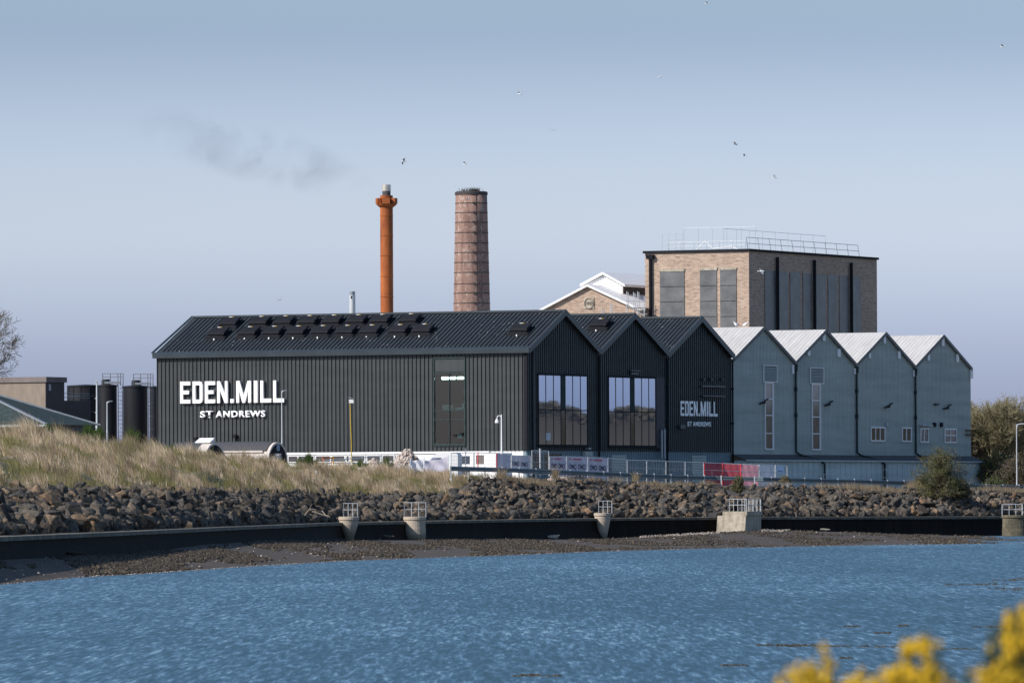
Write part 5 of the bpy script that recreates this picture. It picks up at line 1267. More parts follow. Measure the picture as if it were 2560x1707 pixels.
def arm_rungs(t, top, s):
    m = MB()
    for k in range(4): m.box(-5 * s, -.0, -.03, .03, top - .2 - k * 1.0, top - .13 - k * 1.0)
    m.box(-4 * s, 3 * s, -.1, .1, top - .02, top + .12); m.build('bracket', mt['galv_pale'], t)
lamp(242.5, 954, 1088, 505, .075, arm_rungs, 'thick white pole with side brackets in front of the black tanks')
lamp(268, 1004, 1112, 470, .045, arm_flat(1), 'thin pale lamp post with flat head in front of the black tanks')
lamp(705, 977, 1130, 485, .045, arm_flat(1), 'thin pale lamp post with flat head overlapping the last letter of the big sign')
def arm_swan(t, top, s):
    pts = [(0, 0, top - .25)]; 
    for k in range(9):
        a = math.pi * k / 8; pts.append((-5.5*s + 5.5*s * math.cos(a), 0, top - .25 + 6.5*s * math.sin(a)))
    pts.append((-11*s, 0, top - .36)); m = MB(); m.path(pts, .035, 7); m.build('arm', mt['white'], t)
    MB().lathe([(.05, top - .30), (.10, top - .38), (5*s, top - .50), (5.2*s, top - .56), (.01, top - .60)], 16, c=(-11.5*s, 0), caps=False).build('lamp_shade', mt['white'], t)
lamp(1254.3, 1036, 1160, 492, .06, arm_swan, 'white swan neck lamp post with bell shade before the long black wall', 'white')
def arm_long(t, top, s):
    m = MB(); m.path([(0, 0, top - .3), (2*s, 0, top - .05), (6*s, 0, top), (40*s, 0, top + .05)], .05, 7); m.build('arm', mt['galv_pale'], t)
    MB().box(38*s, 62*s, -.15, .15, top - .02, top + .14).build('lamp_head', mt['galv'], t)
lamp(2542.5, 1060, 1235, 560, .055, arm_long, 'grey lamp post with long arm among the trees at the right edge')
# bent yellow pole with floodlight
p = atY(877.5, 1140, 488); t = empty('floodlight_pole', p, 0, 'thin bent yellow pole with a white floodlight box on top', 'floodlight'); s = 488 / F
m = MB(); m.path([(1.2*s, 0, -.4), (1.0*s, 0, 1.0), (-.6*s, 0, 2.2), (-1.6*s, 0, (1140 - 1006) * s)], .035, 7); m.build('pole', mt['yellow'], t)
h = (1140 - 1003) * s; MB().box(-4.5*s, 7*s, -.15, .15, h - .12, h + .12).build('lamp_box', mt['white'], t)
MB().hexa([(-6*s, -.2, h + .25), (6.5*s, -.2, h + .14), (6.5*s, .2, h + .14), (-6*s, .2, h + .25), (-5*s, -.2, h + .32), (7*s, -.2, h + .18), (7*s, .2, h + .18), (-5*s, .2, h + .32)]).build('solar_panel', mt['galv'], t)

# ------------------------------------------------------------------ arched timber cabins
mt['cabin'] = P('weathered timber boards', (0.50, 0.45, 0.41), 0.8, 0, 0.2, 3, (.5, .5, 5)); mt['shingle'] = P('dark shingles', (0.055, 0.055, 0.062), 0.8, 0, 0.25, 6)
def arch_poly(hw, hgt, n=20): return [(-hw * math.cos(math.pi * k / n), hgt - hw * 1.0 + hw * math.sin(math.pi * k / n)) for k in range(n + 1)]
def cabin(xl, xr, ytop, Y, length, label, main):
    xc = (xl + xr) / 2; p = atY(xc, ytop, Y); Wd = (xr - xl) * Y / F / .452; hw = Wd / 2; hg = 2.5; s = Y / F
    t = empty('cabin', (p.x, p.y, p.z - hg), TH, label, 'cabin'); ap = arch_poly(hw, hg)
    poly = [(-hw, -.5)] + ap + [(hw, -.5)]
    if main:
        MB().prism([(x * .97, z * .985) for x, z in poly], lambda a, b, d: (a, d, b), .19, length).build('body', mt['cabin'], t)
        ap2 = [(x, z) for x, z in arch_poly(hw * 1.02, hg + .0, 20) if z > hg - hw * .55]
        m = MB(); n = len(ap2)
        out = [(x * 1.0, z + .05) for x, z in ap2]; inn = [(x * .96, z - .06) for x, z in ap2]
        m.prism(out + inn[::-1], lambda a, b, d: (a, d, b), .25, length + .1)
        for k in range(22): v = .8 + k * (length - .8) / 22; 
        m.build('roof', mt['shingle'], t)
        m = MB(); ex, ez = ap2[0]; m.box(ex - .12, ex + .03, .5, length, ez - .12, ez + .02); ex, ez = ap2[-1]; m.box(ex - .03, ex + .12, .5, length, ez - .12, ez + .02); m.build('fascia', mt['cabin'], t)
        MB().box(-hw * .985, -hw * .96, 4.2, 6.2, .55, 1.12).build('window', mt['darkglass'], t)
        m = MB(); m.tube((-hw * 1.0, 1.6, 1.15), (-hw * 1.0 - .06, 1.6, 1.15), .17, n=16); m.build('hanging_basket', mt['drift'], t)
    outer = poly; inner = [(-hw * .9, -.5)] + [(x * .9, hg - hw + (z - hg + hw) * .9) for x, z in ap] + [(hw * .9, -.5)]
    m = MB(); n = len(outer)
    for k in range(n - 1):
        a, b, c_, d_ = outer[k], outer[k+1], inner[k+1], inner[k]
        L0, L1 = (0, .2) if main else (0, length)
        m.hexa([(a[0], L0, a[1]), (b[0], L0, b[1]), (c_[0], L0, c_[1]), (d_[0], L0, d_[1]), (a[0], L1, a[1]), (b[0], L1, b[1]), (c_[0], L1, c_[1]), (d_[0], L1, d_[1])])
    m.build('porch', mt['cabin'], t)
    MB().prism([(x * .905, hg - hw + (z - hg + hw) * .905) for x, z in poly], lambda a, b, d: (a, d, b), .02, .06).build('end_wall', mt['dark'], t)
    if main:
        q = (1112 - ytop) * s; d = MB().tube((0.02, -.03, hg - 14.5 * s), (0.02, .015, hg - 14.5 * s), 7.5 * s, n=28).build('round_sign', mt['skyblue'], t)
        m = MB(); 
        for k in range(24): a0, a1 = 2*math.pi*k/24, 2*math.pi*(k+1)/24; rr = 6.2 * s; m.bar((rr*math.cos(a0)+.02, -.04, hg-14.5*s+rr*math.sin(a0)), (rr*math.cos(a1)+.02, -.04, hg-14.5*s+rr*math.sin(a1)), .02, .015, (0, 1, 0))
        m.box(-.02, .02, -.045, -.031, hg - 18*s, hg - 11*s); m.box(-.13, .16, -.046, -.032, hg - 15*s, hg - 14*s); m.build('emblem', mt['trim'], d)
        do = MB().box(-.45, .4, -.02, .018, 0, hg - 28 * s).build('door', mt['grey_clad'], t); MB().box(-.35, .3, -.03, -.021, hg - 34.5 * s, hg - 29 * s).build('pane', mt['glass'], do)
    else:
        MB().hexa([(-.5, .1, hg + .0), (.1, .1, hg + .08), (.1, length + .5, hg + .08), (-.5, length + .5, hg + .0), (-.5, .1, hg + .05), (.1, .1, hg + .32), (.1, length + .5, hg + .32), (-.5, length + .5, hg + .05)]).build('roof_hatch', mt['white'], t)
    return t
mt['skyblue'] = P('pale blue enamel', (0.42, 0.56, 0.74), 0.5)
cabin(671.8, 718, 1105, 478, 7.4, 'arched timber cabin with dark shingle roof, round pale sign and door', True)
cabin(513, 562.5, 1106.5, 466, .7, 'short arched timber shelter with black end wall and white roof hatch', False)

# ------------------------------------------------------------------ crash barrier, wire fence, site fence
yBar = tab([(1127, 1165), (1300, 1170), (1438, 1176), (1560, 1181.5), (1700, 1187.5), (1900, 1192.5), (2100, 1197.5), (2160, 1199), (2300, 1203), (2482, 1211), (2600, 1214)])
def ZBar(x): return pR(x).y + 3.2
cb_ = empty('crash_barrier', pG(1700, 1), 0, 'galvanised crash barrier running along the top of the riprap', 'crash barrier'); ob = tuple(cb_.location)
xs_b = list(np.arange(1127, 2600, 20.0)); pts = [atY(x, yBar(x), ZBar(x)) for x in xs_b]
vs = []; prof = [(0, 0), (.05, -.05), (.05, -.10), (0, -.14), (.05, -.19), (.05, -.25), (0, -.30), (-.04, -.30), (-.04, 0)]
for i, p in enumerate(pts):
    a = pts[max(0, i-1)]; b = pts[min(len(pts)-1, i+1)]; d = b - a; d.z = 0; d.normalize(); out = Vector((d.y, -d.x, 0))
    for o, z in prof: vs.append(p + out * o + Vector((0, 0, z)))
n = len(prof); m = MB(ob); m.add(vs, [(i*n+j, (i+1)*n+j, (i+1)*n+(j+1) % n, i*n+(j+1) % n) for i in range(len(pts)-1) for j in range(n)] + [tuple(range(n))]); m.build('beam', mt['barrier'], cb_)
x = 1128.0; first = None
while x < 2600:
    p = atY(x, yBar(x), ZBar(x)) ; lean = .05
    if first is None:
        m = MB(p); q = Vector(p); m.hexa([q + Vector(k) for k in [(-.035, -.08, -1.1), (.035, -.08, -1.1), (.035, .02, -1.1), (-.035, .02, -1.1), (-.07, -.08, .02), (.02, -.08, .02), (.02, .02, .05), (-.07, .02, .05)]]); first = m.build('post', mt['galv_pale'], cb_, Vector(p) - Vector(ob))
    else:
        o = first.copy(); COL.objects.link(o); o.parent = cb_; o.location = Vector(p) - Vector(ob)
    x += 42.6 - (x - 1128) * .0012
# wire / handrail line above the barrier
wf = empty('wire_fence', pG(1500, 4), 0, 'thin wire fence strung above the crash barrier', 'fence'); ow = tuple(wf.location)
yw_ = [(1262, 1151), (1340, 1155), (1440, 1158), (1560, 1168), (1660, 1171), (1780, 1175), (1900, 1180), (2010, 1183), (2060, 1185), (2110, 1185), (2160, 1190), (2230, 1195), (2300, 1197)]
m = MB(ow); pts = [atY(x, y, ZBar(x) + 1.0) for x, y in yw_]; m.path(pts, .018, 5)
m.build('wire', mt['galv'], wf)
for p in pts: MB(ow).tube(p + Vector((0, 0, .02)), p + Vector((0, 0, -1.5)), .02, n=5).build('fence_post', mt['barrier'], wf)
# site fence panels
mt['meshwire'] = P('fence wire', (0.40, 0.43, 0.46), 0.5, 0.3)
def banner_mat(name, c, a):
    m = NT(name); f = m.noise(m.coord('Object', (1, 1, 1)), 1.6, 4, 0.6)
    m.col(m.ramp(f, [(0.3, tuple(x * .82 for x in c)), (0.7, tuple(min(1, x * 1.12) for x in c))])); m.b.inputs['Roughness'].default_value = .8; m.b.inputs['Alpha'].default_value = a; return m.m
mt['ban_white'] = banner_mat('white mesh banner', (0.62, 0.58, 0.66), .80); mt['ban_red'] = banner_mat('red mesh banner', (0.42, 0.06, 0.09), .62); mt['ban_pink'] = banner_mat('faded red mesh banner', (0.48, 0.22, 0.28), .6)
mt['ban_pale'] = banner_mat('pale mesh banner', (0.75, 0.75, 0.80), .75); mt['ban_blue'] = P('pale blue board', (0.45, 0.58, 0.75), .6); mt['ban_none'] = None; mt['ink'] = P('dark print', (0.07, 0.08, 0.13), .8); mt['ink_red'] = P('red print', (0.55, 0.12, 0.15), .8)
mt['shadow_wire'] = P('dark fence wire', (0.10, 0.10, 0.11), 0.6)  # dark wires stand in for the mesh shadows on the white wall
def panel(x0, x1, yt0, yt1, yb0, yb1, label, banner=None, writing=None, post='galv_pale', edge=None, top=.0, Yd=3.2, grp='temporary site fence panels behind the crash barrier'):
    Ya, Yb = ZBar(x0) + Yd, ZBar(x1) + Yd
    A = atY(x0, yb0, Ya); B_ = atY(x1, yb1, Yb); At = atY(x0, yt0, Ya); Bt = atY(x1, yt1, Yb); At.x = A.x; Bt.x = B_.x
    t = empty('fence_panel', A, 0, label, 'fence panel', grp); o = tuple(A)
    m = MB(o)
    for k, (p, q) in enumerate(((A, At), (B_, Bt))): m.tube(p, q, .026, n=6)
    m.tube(At, Bt, .022, n=6); m.tube(A + (At - A) * .08, B_ + (Bt - B_) * .08, .02, n=6)
    m.build('frame', mt[post], t)
    if edge: MB(o).tube(A + Vector((0, -.05, 0)), At + Vector((0, -.05, .02)), .04, n=6).build('edge_tube', mt[edge], t)
    m = MB(o)
    for k in range(1, 12):
        f = k / 12; hw_ = .006 if x1 < 1330 else .0025; m.add([A.lerp(B_, f) + Vector((-hw_, 0, .2)), A.lerp(B_, f) + Vector((hw_, 0, .2)), At.lerp(Bt, f) + Vector((hw_, 0, 0)), At.lerp(Bt, f) + Vector((-hw_, 0, 0))], [(0, 1, 2, 3)])  # wires of the left panels thickened to draw the mesh shadows
    for k in range(1, 5):
        f = k / 5; m.tube(A.lerp(At, f), B_.lerp(Bt, f), .005, n=3, cap=False)
    m.build('wire_mesh', mt['shadow_wire' if x1 < 1330 else 'meshwire'], t)
    dn = Vector((0, -.06, 0))
    def at(f, g): return A.lerp(B_, f).lerp(At.lerp(Bt, f), g) + dn
    if banner:
        N = 10; vs = [at(i / N * .98 + .01, j / 6 * .93 + .05) + Vector((0, .03 * math.sin(i * 1.7 + j) - .0, 0)) for i in range(N + 1) for j in range(7)]
        vs2 = [v + Vector((0, .008, 0)) for v in vs]; nn = len(vs); M7 = 7
        m = MB(o); m.add(vs + vs2, [(i*7+j, (i+1)*7+j, (i+1)*7+j+1, i*7+j+1) for i in range(N) for j in range(6)] + [(nn+i*7+j, nn+i*7+j+1, nn+(i+1)*7+j+1, nn+(i+1)*7+j) for i in range(N) for j in range(6)])
        bo = m.build('banner', mt[banner], t, smooth=True, fix=False)
        if writing:
            mm = MB(o)
            for (f0, f1, g0, g1) in writing['bars']:
                mm.hexa([at(f0, g0) + dn, at(f1, g0) + dn, at(f1, g1) + dn, at(f0, g1) + dn] + [at(f0, g0) + dn * 1.2, at(f1, g0) + dn * 1.2, at(f1, g1) + dn * 1.2, at(f0, g1) + dn * 1.2])
            mm.build('red_lettering', mt['ink_red'], bo)
            mm = MB(o)
            for f0 in writing['logos']:
                for (kind, dx) in (('O', 0), ('X', .12), ('O', .24)):
                    cx = f0 + dx; ry = .105; rx = .048
                    if kind == 'O':
                        for k in range(14):
                            a0, a1 = 2*math.pi*k/14, 2*math.pi*(k+1)/14
                            mm.bar(at(cx + rx*math.cos(a0), .54 + ry*math.sin(a0)) + dn, at(cx + rx*math.cos(a1), .54 + ry*math.sin(a1)) + dn, .045, .01, (0, 1, 0))
                    else:
                        mm.bar(at(cx - rx, .44) + dn, at(cx + rx, .64) + dn, .045, .01, (0, 1, 0)); mm.bar(at(cx - rx, .64) + dn * 1.1, at(cx + rx, .44) + dn * 1.1, .045, .01, (0, 1, 0))
                for k in (0, .05, .1): mm.hexa([at(f0 + k + .05, .52) + dn, at(f0 + k + .08, .52) + dn, at(f0 + k + .08, .58) + dn, at(f0 + k + .05, .58) + dn, at(f0 + k + .05, .52) + dn * 1.2, at(f0 + k + .08, .52) + dn * 1.2, at(f0 + k + .08, .58) + dn * 1.2, at(f0 + k + .05, .58) + dn * 1.2])
            mm.build('logo_lettering', mt['ink'], bo)
    return t, at, o
wr = {'bars': [(.12, .22, .86, .91), (.3, .72, .85, .92)], 'logos': [.16, .60]}
panel(1128, 1184, 1132, 1131, 1176, 1178, 'added wire fence panel, mesh shadows put into dark wires, before the white van', None)
panel(1186, 1240, 1131, 1132, 1177, 1179, 'added wire fence panel, mesh shadows put into dark wires, before the white site cabin', None)
panel(1242, 1277, 1133, 1138, 1178, 1182, 'temporary fence panel with sagging grey lilac mesh, beside the white swan neck lamp', 'ban_white', None, edge='red')
panel(1279, 1326, 1138, 1139, 1182, 1188, 'temporary fence panel with sagging grey lilac mesh, second along the fence', 'ban_white', {'bars': [], 'logos': [.1, .55]})
panel(1330, 1372, 1126, 1127, 1188, 1190, 'open wire fence panel in front of the first glazed gable', None)
panel(1374, 1416, 1141, 1141, 1190, 1194, 'white banner fence panel with OXO lettering, leftmost of the three', 'ban_white', wr)
panel(1417, 1469, 1141, 1142, 1194, 1198, 'white banner fence panel with OXO lettering, middle of the three', 'ban_white', wr)
panel(1470, 1520, 1142, 1145, 1198, 1202, 'white banner fence panel with OXO lettering, rightmost of the three', 'ban_white', wr)
panel(1521, 1568, 1145, 1149, 1202, 1205, 'bare wire fence panel right of the OXO banners', None)
panel(1569, 1617, 1150, 1151, 1205, 1208, 'bare wire fence panel before the blue grey plinth, below the flue pipes', None)
panel(1618, 1665, 1151, 1152, 1208, 1210, 'bare wire fence panel left of the dull reddish panel', None)
panel(1666, 1713, 1153, 1154, 1210, 1212, 'wire fence panel with thin dull red netting', 'ban_pink' if False else None, None)
panel(1714, 1759, 1155, 1155, 1212, 1213, 'bare wire fence panel left of the red banners', None)
panel(1761, 1806, 1156, 1158, 1213, 1215, 'red mesh fence panel, leftmost of the red ones', 'ban_red', None, edge='red')
panel(1807, 1851, 1158, 1160, 1215, 1216, 'red mesh fence panel with small white notices, middle of the red ones', 'ban_red', None, edge='red')
panel(1852, 1896, 1160, 1162, 1216, 1217, 'pink faded mesh fence panel, rightmost of the red ones', 'ban_pink', None, edge='red')
panel(1898, 1937, 1161, 1162, 1217, 1218, 'pale white mesh fence panel right of the pink one', 'ban_pale', None)
t9, at9, o9 = panel(1939, 1968, 1162, 1164, 1218, 1219, 'last wire fence panel with pale blue notice board', None)
MB(o9).hexa([at9(.1, .62), at9(.75, .62), at9(.75, .97), at9(.1, .97), at9(.1, .62) + Vector((0, -.03, 0)), at9(.75, .62) + Vector((0, -.03, 0)), at9(.75, .97) + Vector((0, -.03, 0)), at9(.1, .97) + Vector((0, -.03, 0))]).build('notice_board', mt['ban_blue'], t9)
m = MB(o9); 
for f in (.22, .31, .40, .49, .58): m.hexa([at9(f, .72) + Vector((0, -.04, 0)), at9(f + .06, .72) + Vector((0, -.04, 0)), at9(f + .06, .76) + Vector((0, -.04, 0)), at9(f, .76) + Vector((0, -.04, 0))] + [at9(f, .72) + Vector((0, -.05, 0)), at9(f + .06, .72) + Vector((0, -.05, 0)), at9(f + .06, .76) + Vector((0, -.05, 0)), at9(f, .76) + Vector((0, -.05, 0))])
m.build('notice_lettering', mt['ink'], t9)
# collapsed leaning banners left, over the rubble
for (a, b, c_, d_, lab) in [((1026, 1150), (1060, 1144), (1060, 1188), (1024, 1184), 'pale torn mesh sheet leaning beside the rubble heap'),
                           ((1062, 1150), (1120, 1141), (1122, 1190), (1055, 1190), 'grey lilac mesh sheet with dark print drooping in front of the white van')]:
    Yq = 478; P4 = [atY(*a, Yq), atY(*b, Yq + .4), atY(*c_, Yq), atY(*d_, Yq - .3)]; o = tuple(P4[3]); t = empty('mesh_sheet', P4[3], 0, lab, 'mesh sheet')
    vs = []; N = 8
    for i in range(N + 1):
        for j in range(N + 1):
            f, g = i / N, j / N; p = P4[3].lerp(P4[2], f).lerp(P4[0].lerp(P4[1], f), g); p.y += .12 * math.sin(i * 1.3 + j * .8); p.z -= .1 * math.sin(math.pi * f) * g; vs.append(p)
    k = N + 1; m = MB(o); m.add(vs + [v + Vector((0, .01, 0)) for v in vs], [(i*k+j, (i+1)*k+j, (i+1)*k+j+1, i*k+j+1) for i in range(N) for j in range(N)] + [(k*k+i*k+j, k*k+i*k+j+1, k*k+(i+1)*k+j+1, k*k+(i+1)*k+j) for i in range(N) for j in range(N)])
    m.build('sheet', mt['ban_white' if 'lilac' in lab else 'ban_pale'], t, smooth=True, fix=False)
    for i in (0, N): MB(o).tube(vs[i*k] - Vector((0, .05, .2)), vs[i*k+N] + Vector((0, -.05, .1)), .03, n=6).build('pole', mt['galv_pale'], t)
# tall bare scaffold post in front of the corner and site posts
for x, y0, y1, r_, mat_, lab in [(1164.5, 1123, 1203, .03, 'galv', 'thin grey post standing in the rocks left of the white swan neck lamp'), (1350.5, 1123, 1180, .055, 'galv_pale', 'stout pale post standing before the first glazed gable'),
                           (1195, 1132, 1166, .035, 'red', 'thin red post in front of the white wall'), (833.5, 1143, 1166, .04, 'yellow', 'short yellow post at the top of the grass bank')]:
    p = atY(x, y1, pR(max(x, 1195)).y + 4 if x > 1000 else 474); z1 = zat(x, y0, p.y) - p.z; m = MB(); m.tube((0, 0, -.3), (0, 0, z1), r_, n=8); m.tube((0, 0, z1), (0, 0, z1 + .05), r_ * 1.4, n=8); tag(m.build('post', mt[mat_], None, p), lab, 'post')
# low handrail at the top of the grass and orange rail
p = atY(810, 1160, 470); m = MB(p); m.tube(atY(810, 1152, 470), atY(955, 1139, 476), .03, n=6)
for x in (815, 862, 905, 950): m.tube(atY(x, 1151.5 - (x - 810) * .09, 470 + (x-810)*.04), atY(x, 1172, 470 + (x-810)*.04), .03, n=6)
tag(m.build('handrail', mt['galv_pale'], None, p), 'low pale handrail at the top of the grass bank before the ribbon windows', 'handrail')
p = atY(812, 1145, 473); m = MB(p); m.bar(atY(805, 1144.5, 473), atY(832, 1144, 473.5), .06, .09)
m.bar(atY(808, 1145.5, 473), atY(808, 1165, 473), .05, .05); m.bar(atY(829, 1145.5, 473.5), atY(829, 1165, 473.5), .05, .05)
tag(m.build('barrier_board', mt['orange'] if 'orange' in mt else mt['red'], None, p), 'short orange red barrier board beside the yellow post', 'barrier')

# ------------------------------------------------------------------ vans on the yard
def van(x0, x1, ytop, Y, label, rz=0, cableft=True):
    p = atY((x0 + x1) / 2, ytop, Y); s = Y / F; L = (x1 - x0) * s; H = 2.2; t = empty('van', (p.x, p.y, p.z - H), rz, label, 'van')
    hl = L / 2; f = -1 if cableft else 1
    side = [(-hl, .35), (hl, .35), (hl, H - .15), (hl - .15, H), (-hl + 1.1, H), (-hl + .55, H - .35), (-hl + .15, 1.25), (-hl, 1.0)]
    MB().prism([(a * (1 if cableft else -1), b) for a, b in side], lambda a, b, d: (a, d, b), -.95, .95).build('body', mt['white'], t)
    m = MB(); q = [(-hl + .35, 1.3), (-hl + 1.3, 1.3), (-hl + 1.3, 1.85), (-hl + .68, 1.85)]; m.prism([(a * (1 if cableft else -1), b) for a, b in q], lambda a, b, d: (a, d, b), -.97, -.952); m.build('side_window', mt['glass'], t)
    for x in (-hl + .7, hl - .8):
        m = MB(); m.tube((x * (1 if cableft else -1), -.97, .34), (x * (1 if cableft else -1), -.75, .34), .34, n=20); w_ = m.build('wheel', mt['dark'], t); m = MB(); m.tube((x * (1 if cableft else -1), -.985, .34), (x * (1 if cableft else -1), -.971, .34), .2, n=16); m.build('rim', mt['galv'], w_)
    return t
van(1060, 1150, 1131, 486, 'white van parked at the foot of the black wall behind the torn mesh sheets', R_(-8))
# white cabin end with windows and cylinder unit
p = atY(1190, 1132, 500); t = empty('site_cabin', (p.x, p.y, 4.0), TH, 'white site cabin with two pale windows in front of the black wall', 'cabin'); hz = p.z - 4.0
MB().box(0, 2.4, -1.6, 2.2, 0, hz).build('body', mt['white'], t)
for (a, b, c_, d_, n_) in ((.5, 1.9, hz - .75, hz - .2, 'window'), (.5, 1.9, hz - 1.5, hz - 1.0, 'window')): MB().box(-.03, -.002, a, b, c_, d_).build(n_, mt['glass'], t)
MB().box(-.03, -.002, -.6, .0, hz - .75, hz - .15).build('red_notice', mt['fascia'], t)
# rubble heap
def heap(xc, yt, yb, wpx, Y, name, label, mat, seed, n=700):
    p = atY(xc, yb, Y); s = Y / F; R = wpx * s / 2; H = (yb - yt) * s; rr = random.Random(seed); vs = []; K = 40
    for i in range(K + 1):
        for j in range(K):
            f = i / K; a = 2 * math.pi * j / K; rad = R * f * (1 + .12 * mn.noise(Vector((math.cos(a) * 2, math.sin(a) * 2, seed)))); z = H * (1 - f ** 1.25) + .22 * mn.fractal(Vector((rad * math.cos(a) * 1.4, rad * math.sin(a) * 1.4, seed)), 1, 2, 5) * (1 if f < .97 else 0)
            vs.append((rad * math.cos(a), rad * math.sin(a) * .8, z))
    fs = [(i*K+j, i*K+(j+1) % K, (i+1)*K+(j+1) % K, (i+1)*K+j) for i in range(K) for j in range(K)]
    t = empty(name, p, 0, label, 'rubble heap'); npmesh('earth', vs, fs, mat, t)
    mv = []; mf = []; mc = []; k = 0
    for _ in range(n):
        f = rr.random() ** .6; a = rr.uniform(0, 6.28); q = np.array([R * f * math.cos(a), R * f * math.sin(a) * .8, H * (1 - f ** 1.25) + .02]); sz = rr.uniform(.05, .28) * (1 if rr.random() < .8 else 1.6); v, ff = arr[rr.randrange(14)]
        mv.append((v * sz) @ np.array(Mrot(rr)).T + q); mf.append(ff + k); c = rr.choice([(.46, .38, .33), (.34, .28, .24), (.56, .50, .45)]); mc.append(np.tile(np.array(c) * rr.uniform(.8, 1.15), (len(v), 1))); k += len(v)
    npmesh('broken_stones', np.vstack(mv), np.vstack(mf), mt['weed'], t, col=np.vstack(mc)); return t
heap(1018, 1123, 1190, 118, 484, 'rubble_heap', 'tall heap of pinkish rubble and earth before the black wall', mt['rubble'], 3)
heap(935, 1148, 1172, 50, 478, 'rubble_heap', 'small low heap of rubble left of the tall one', mt['rubble'], 9, 260)
heap(1420, 1176, 1204, 120, 492, 'rubble_heap', 'flat heap of pale gravel behind the crash barrier', mt['rubble'], 14, 200)

# ------------------------------------------------------------------ trees and bushes
def grow_segments(base, h, seed, levels=5, spread=.6, nb=(3, 5), trunk=1.0, upb=.25, r0=None, wind=(0, 0, 0), multi=1, crown_start=.3):
    rr = random.Random(seed); segs = []; tips = []
    def br(p, d, ln, r, lev):
        n = 4 if lev < 2 else 3
        pts = [p]
        for k in range(n):
            d = (d + Vector((rr.gauss(0, .13), rr.gauss(0, .13), rr.gauss(0, .08) + upb * .18 * (1 if lev else .2))) + Vector(wind) * .05).normalized()
            q = p + d * ln / n; rn = r * (1 - .22 * (k + 1) / n * 1.6); segs.append((p.copy(), q.copy(), r, max(rn, .004), lev)); p = q; r = max(rn, .004); pts.append(q)
            if lev < levels and (k >= n * crown_start or lev > 0):
                for _ in range(rr.randint(*nb) if k == n - 1 else rr.randint(1, max(1, nb[1] - 2))):
                    ax = d.orthogonal().normalized(); ax.rotate(__import__('mathutils').Quaternion(d, rr.uniform(0, 6.28)))
                    a = rr.uniform(.35, .95) * spread; nd = (d * math.cos(a) + ax * math.sin(a)).normalized(); br(q, nd, ln * rr.uniform(.52, .78), r * rr.uniform(.45, .66), lev + 1)
        if lev >= levels - 1: tips.append(p.copy())
    for k in range(multi):
        d = Vector((rr.gauss(0, .25) if multi > 1 else 0, rr.gauss(0, .25) if multi > 1 else 0, 1)).normalized(); br(Vector(base) + Vector((rr.gauss(0, .2), rr.gauss(0, .2), 0)) * (multi > 1), d, h * trunk * .38, r0 or h * .022, 0)
    return segs, tips
def segs_mesh(name, segs, parent, colf, minr=.0):
    A = np.array([s[0][:] for s in segs]); B_ = np.array([s[1][:] for s in segs]); ra = np.array([s[2] for s in segs]); rb = np.array([s[3] for s in segs]); lv = np.array([s[4] for s in segs])
    ra = np.maximum(ra, minr); rb = np.maximum(rb, minr)
    d = B_ - A; d /= np.linalg.norm(d, axis=1)[:, None] + 1e-9; t = np.where(np.abs(d[:, 2:3]) > .9, [[1., 0, 0]], [[0, 0, 1.]]); x = np.cross(d, t); x /= np.linalg.norm(x, axis=1)[:, None] + 1e-9; y = np.cross(d, x)
    n = len(segs); K = 4; v = np.empty((n, 2 * K, 3))
    for k in range(K):
        a = 2 * math.pi * k / K; o = x * math.cos(a) + y * math.sin(a); v[:, k] = A + o * ra[:, None]; v[:, K + k] = B_ + o * rb[:, None]
    b = (np.arange(n) * 2 * K)[:, None]; f = np.concatenate([b + [k, (k + 1) % K, K + (k + 1) % K, K + k] for k in range(K)])
    c = np.array([colf(l) for l in lv]); return npmesh(name, v.reshape(-1, 3), f, mt['twig'], parent, col=np.repeat(c, 2 * K, axis=0))
def leaf_mesh(name, pts, n, rad, size, cols, parent, seed, mat='leaf'):
    g2 = np.random.default_rng(seed); pts = np.array([p[:] for p in pts]); idx = g2.integers(0, len(pts), n); c = pts[idx] + g2.normal(0, rad, (n, 3))
    a = g2.normal(0, 1, (n, 3)); a /= np.linalg.norm(a, axis=1)[:, None]; b = g2.normal(0, 1, (n, 3)); b -= (a * b).sum(1)[:, None] * a; b /= np.linalg.norm(b, axis=1)[:, None]
    s = g2.uniform(.5, 1.2, n)[:, None] * size; v = np.stack([c - a * s, c + b * s * .5, c + a * s, c - b * s * .5], 1)
    f = (np.arange(n) * 4)[:, None] + [0, 1, 2, 3]; cc = np.array(cols)[g2.integers(0, len(cols), n)] * g2.uniform(.7, 1.3, (n, 1)); return npmesh(name, v.reshape(-1, 3), f, mt[mat], parent, col=np.repeat(cc, 4, axis=0))
bark = lambda l: (.13, .115, .09) if l < 2 else (.12, .105, .085)
def tree(x, ybase, Y, h, seed, label, leaves=0, lcols=None, lsize=.06, lev=5, spread=.75, multi=1, name='tree', cat='tree', minr=.012, upb=.25, lrad=.25, r0=None, barkf=bark, group=None, nb=(3, 4), cs=.3, wind=(0,0,0)):
    p = atY(x, ybase, Y); t = empty(name, p, 0, label, cat, group); segs, tips = grow_segments((0, 0, -.3), h, seed, lev, spread, nb, 1.0, upb, r0, wind, multi, cs)
    big = [s for s in segs if s[4] == 0]; rest = [s for s in segs if s[4] > 0]
    segs_mesh('trunk', big, t, barkf); segs_mesh('crown', rest, t, barkf, minr)
    if leaves: leaf_mesh('leaves', tips, leaves, lrad, lsize, lcols, t, seed)
    return t, len(segs)
olive = [(.15, .14, .045), (.11, .115, .04), (.20, .18, .06), (.09, .085, .04)]; brownl = [(.12, .095, .06), (.09, .08, .05), (.15, .12, .07)]
greenl = [(.085, .11, .035), (.06, .085, .03), (.12, .14, .05)]
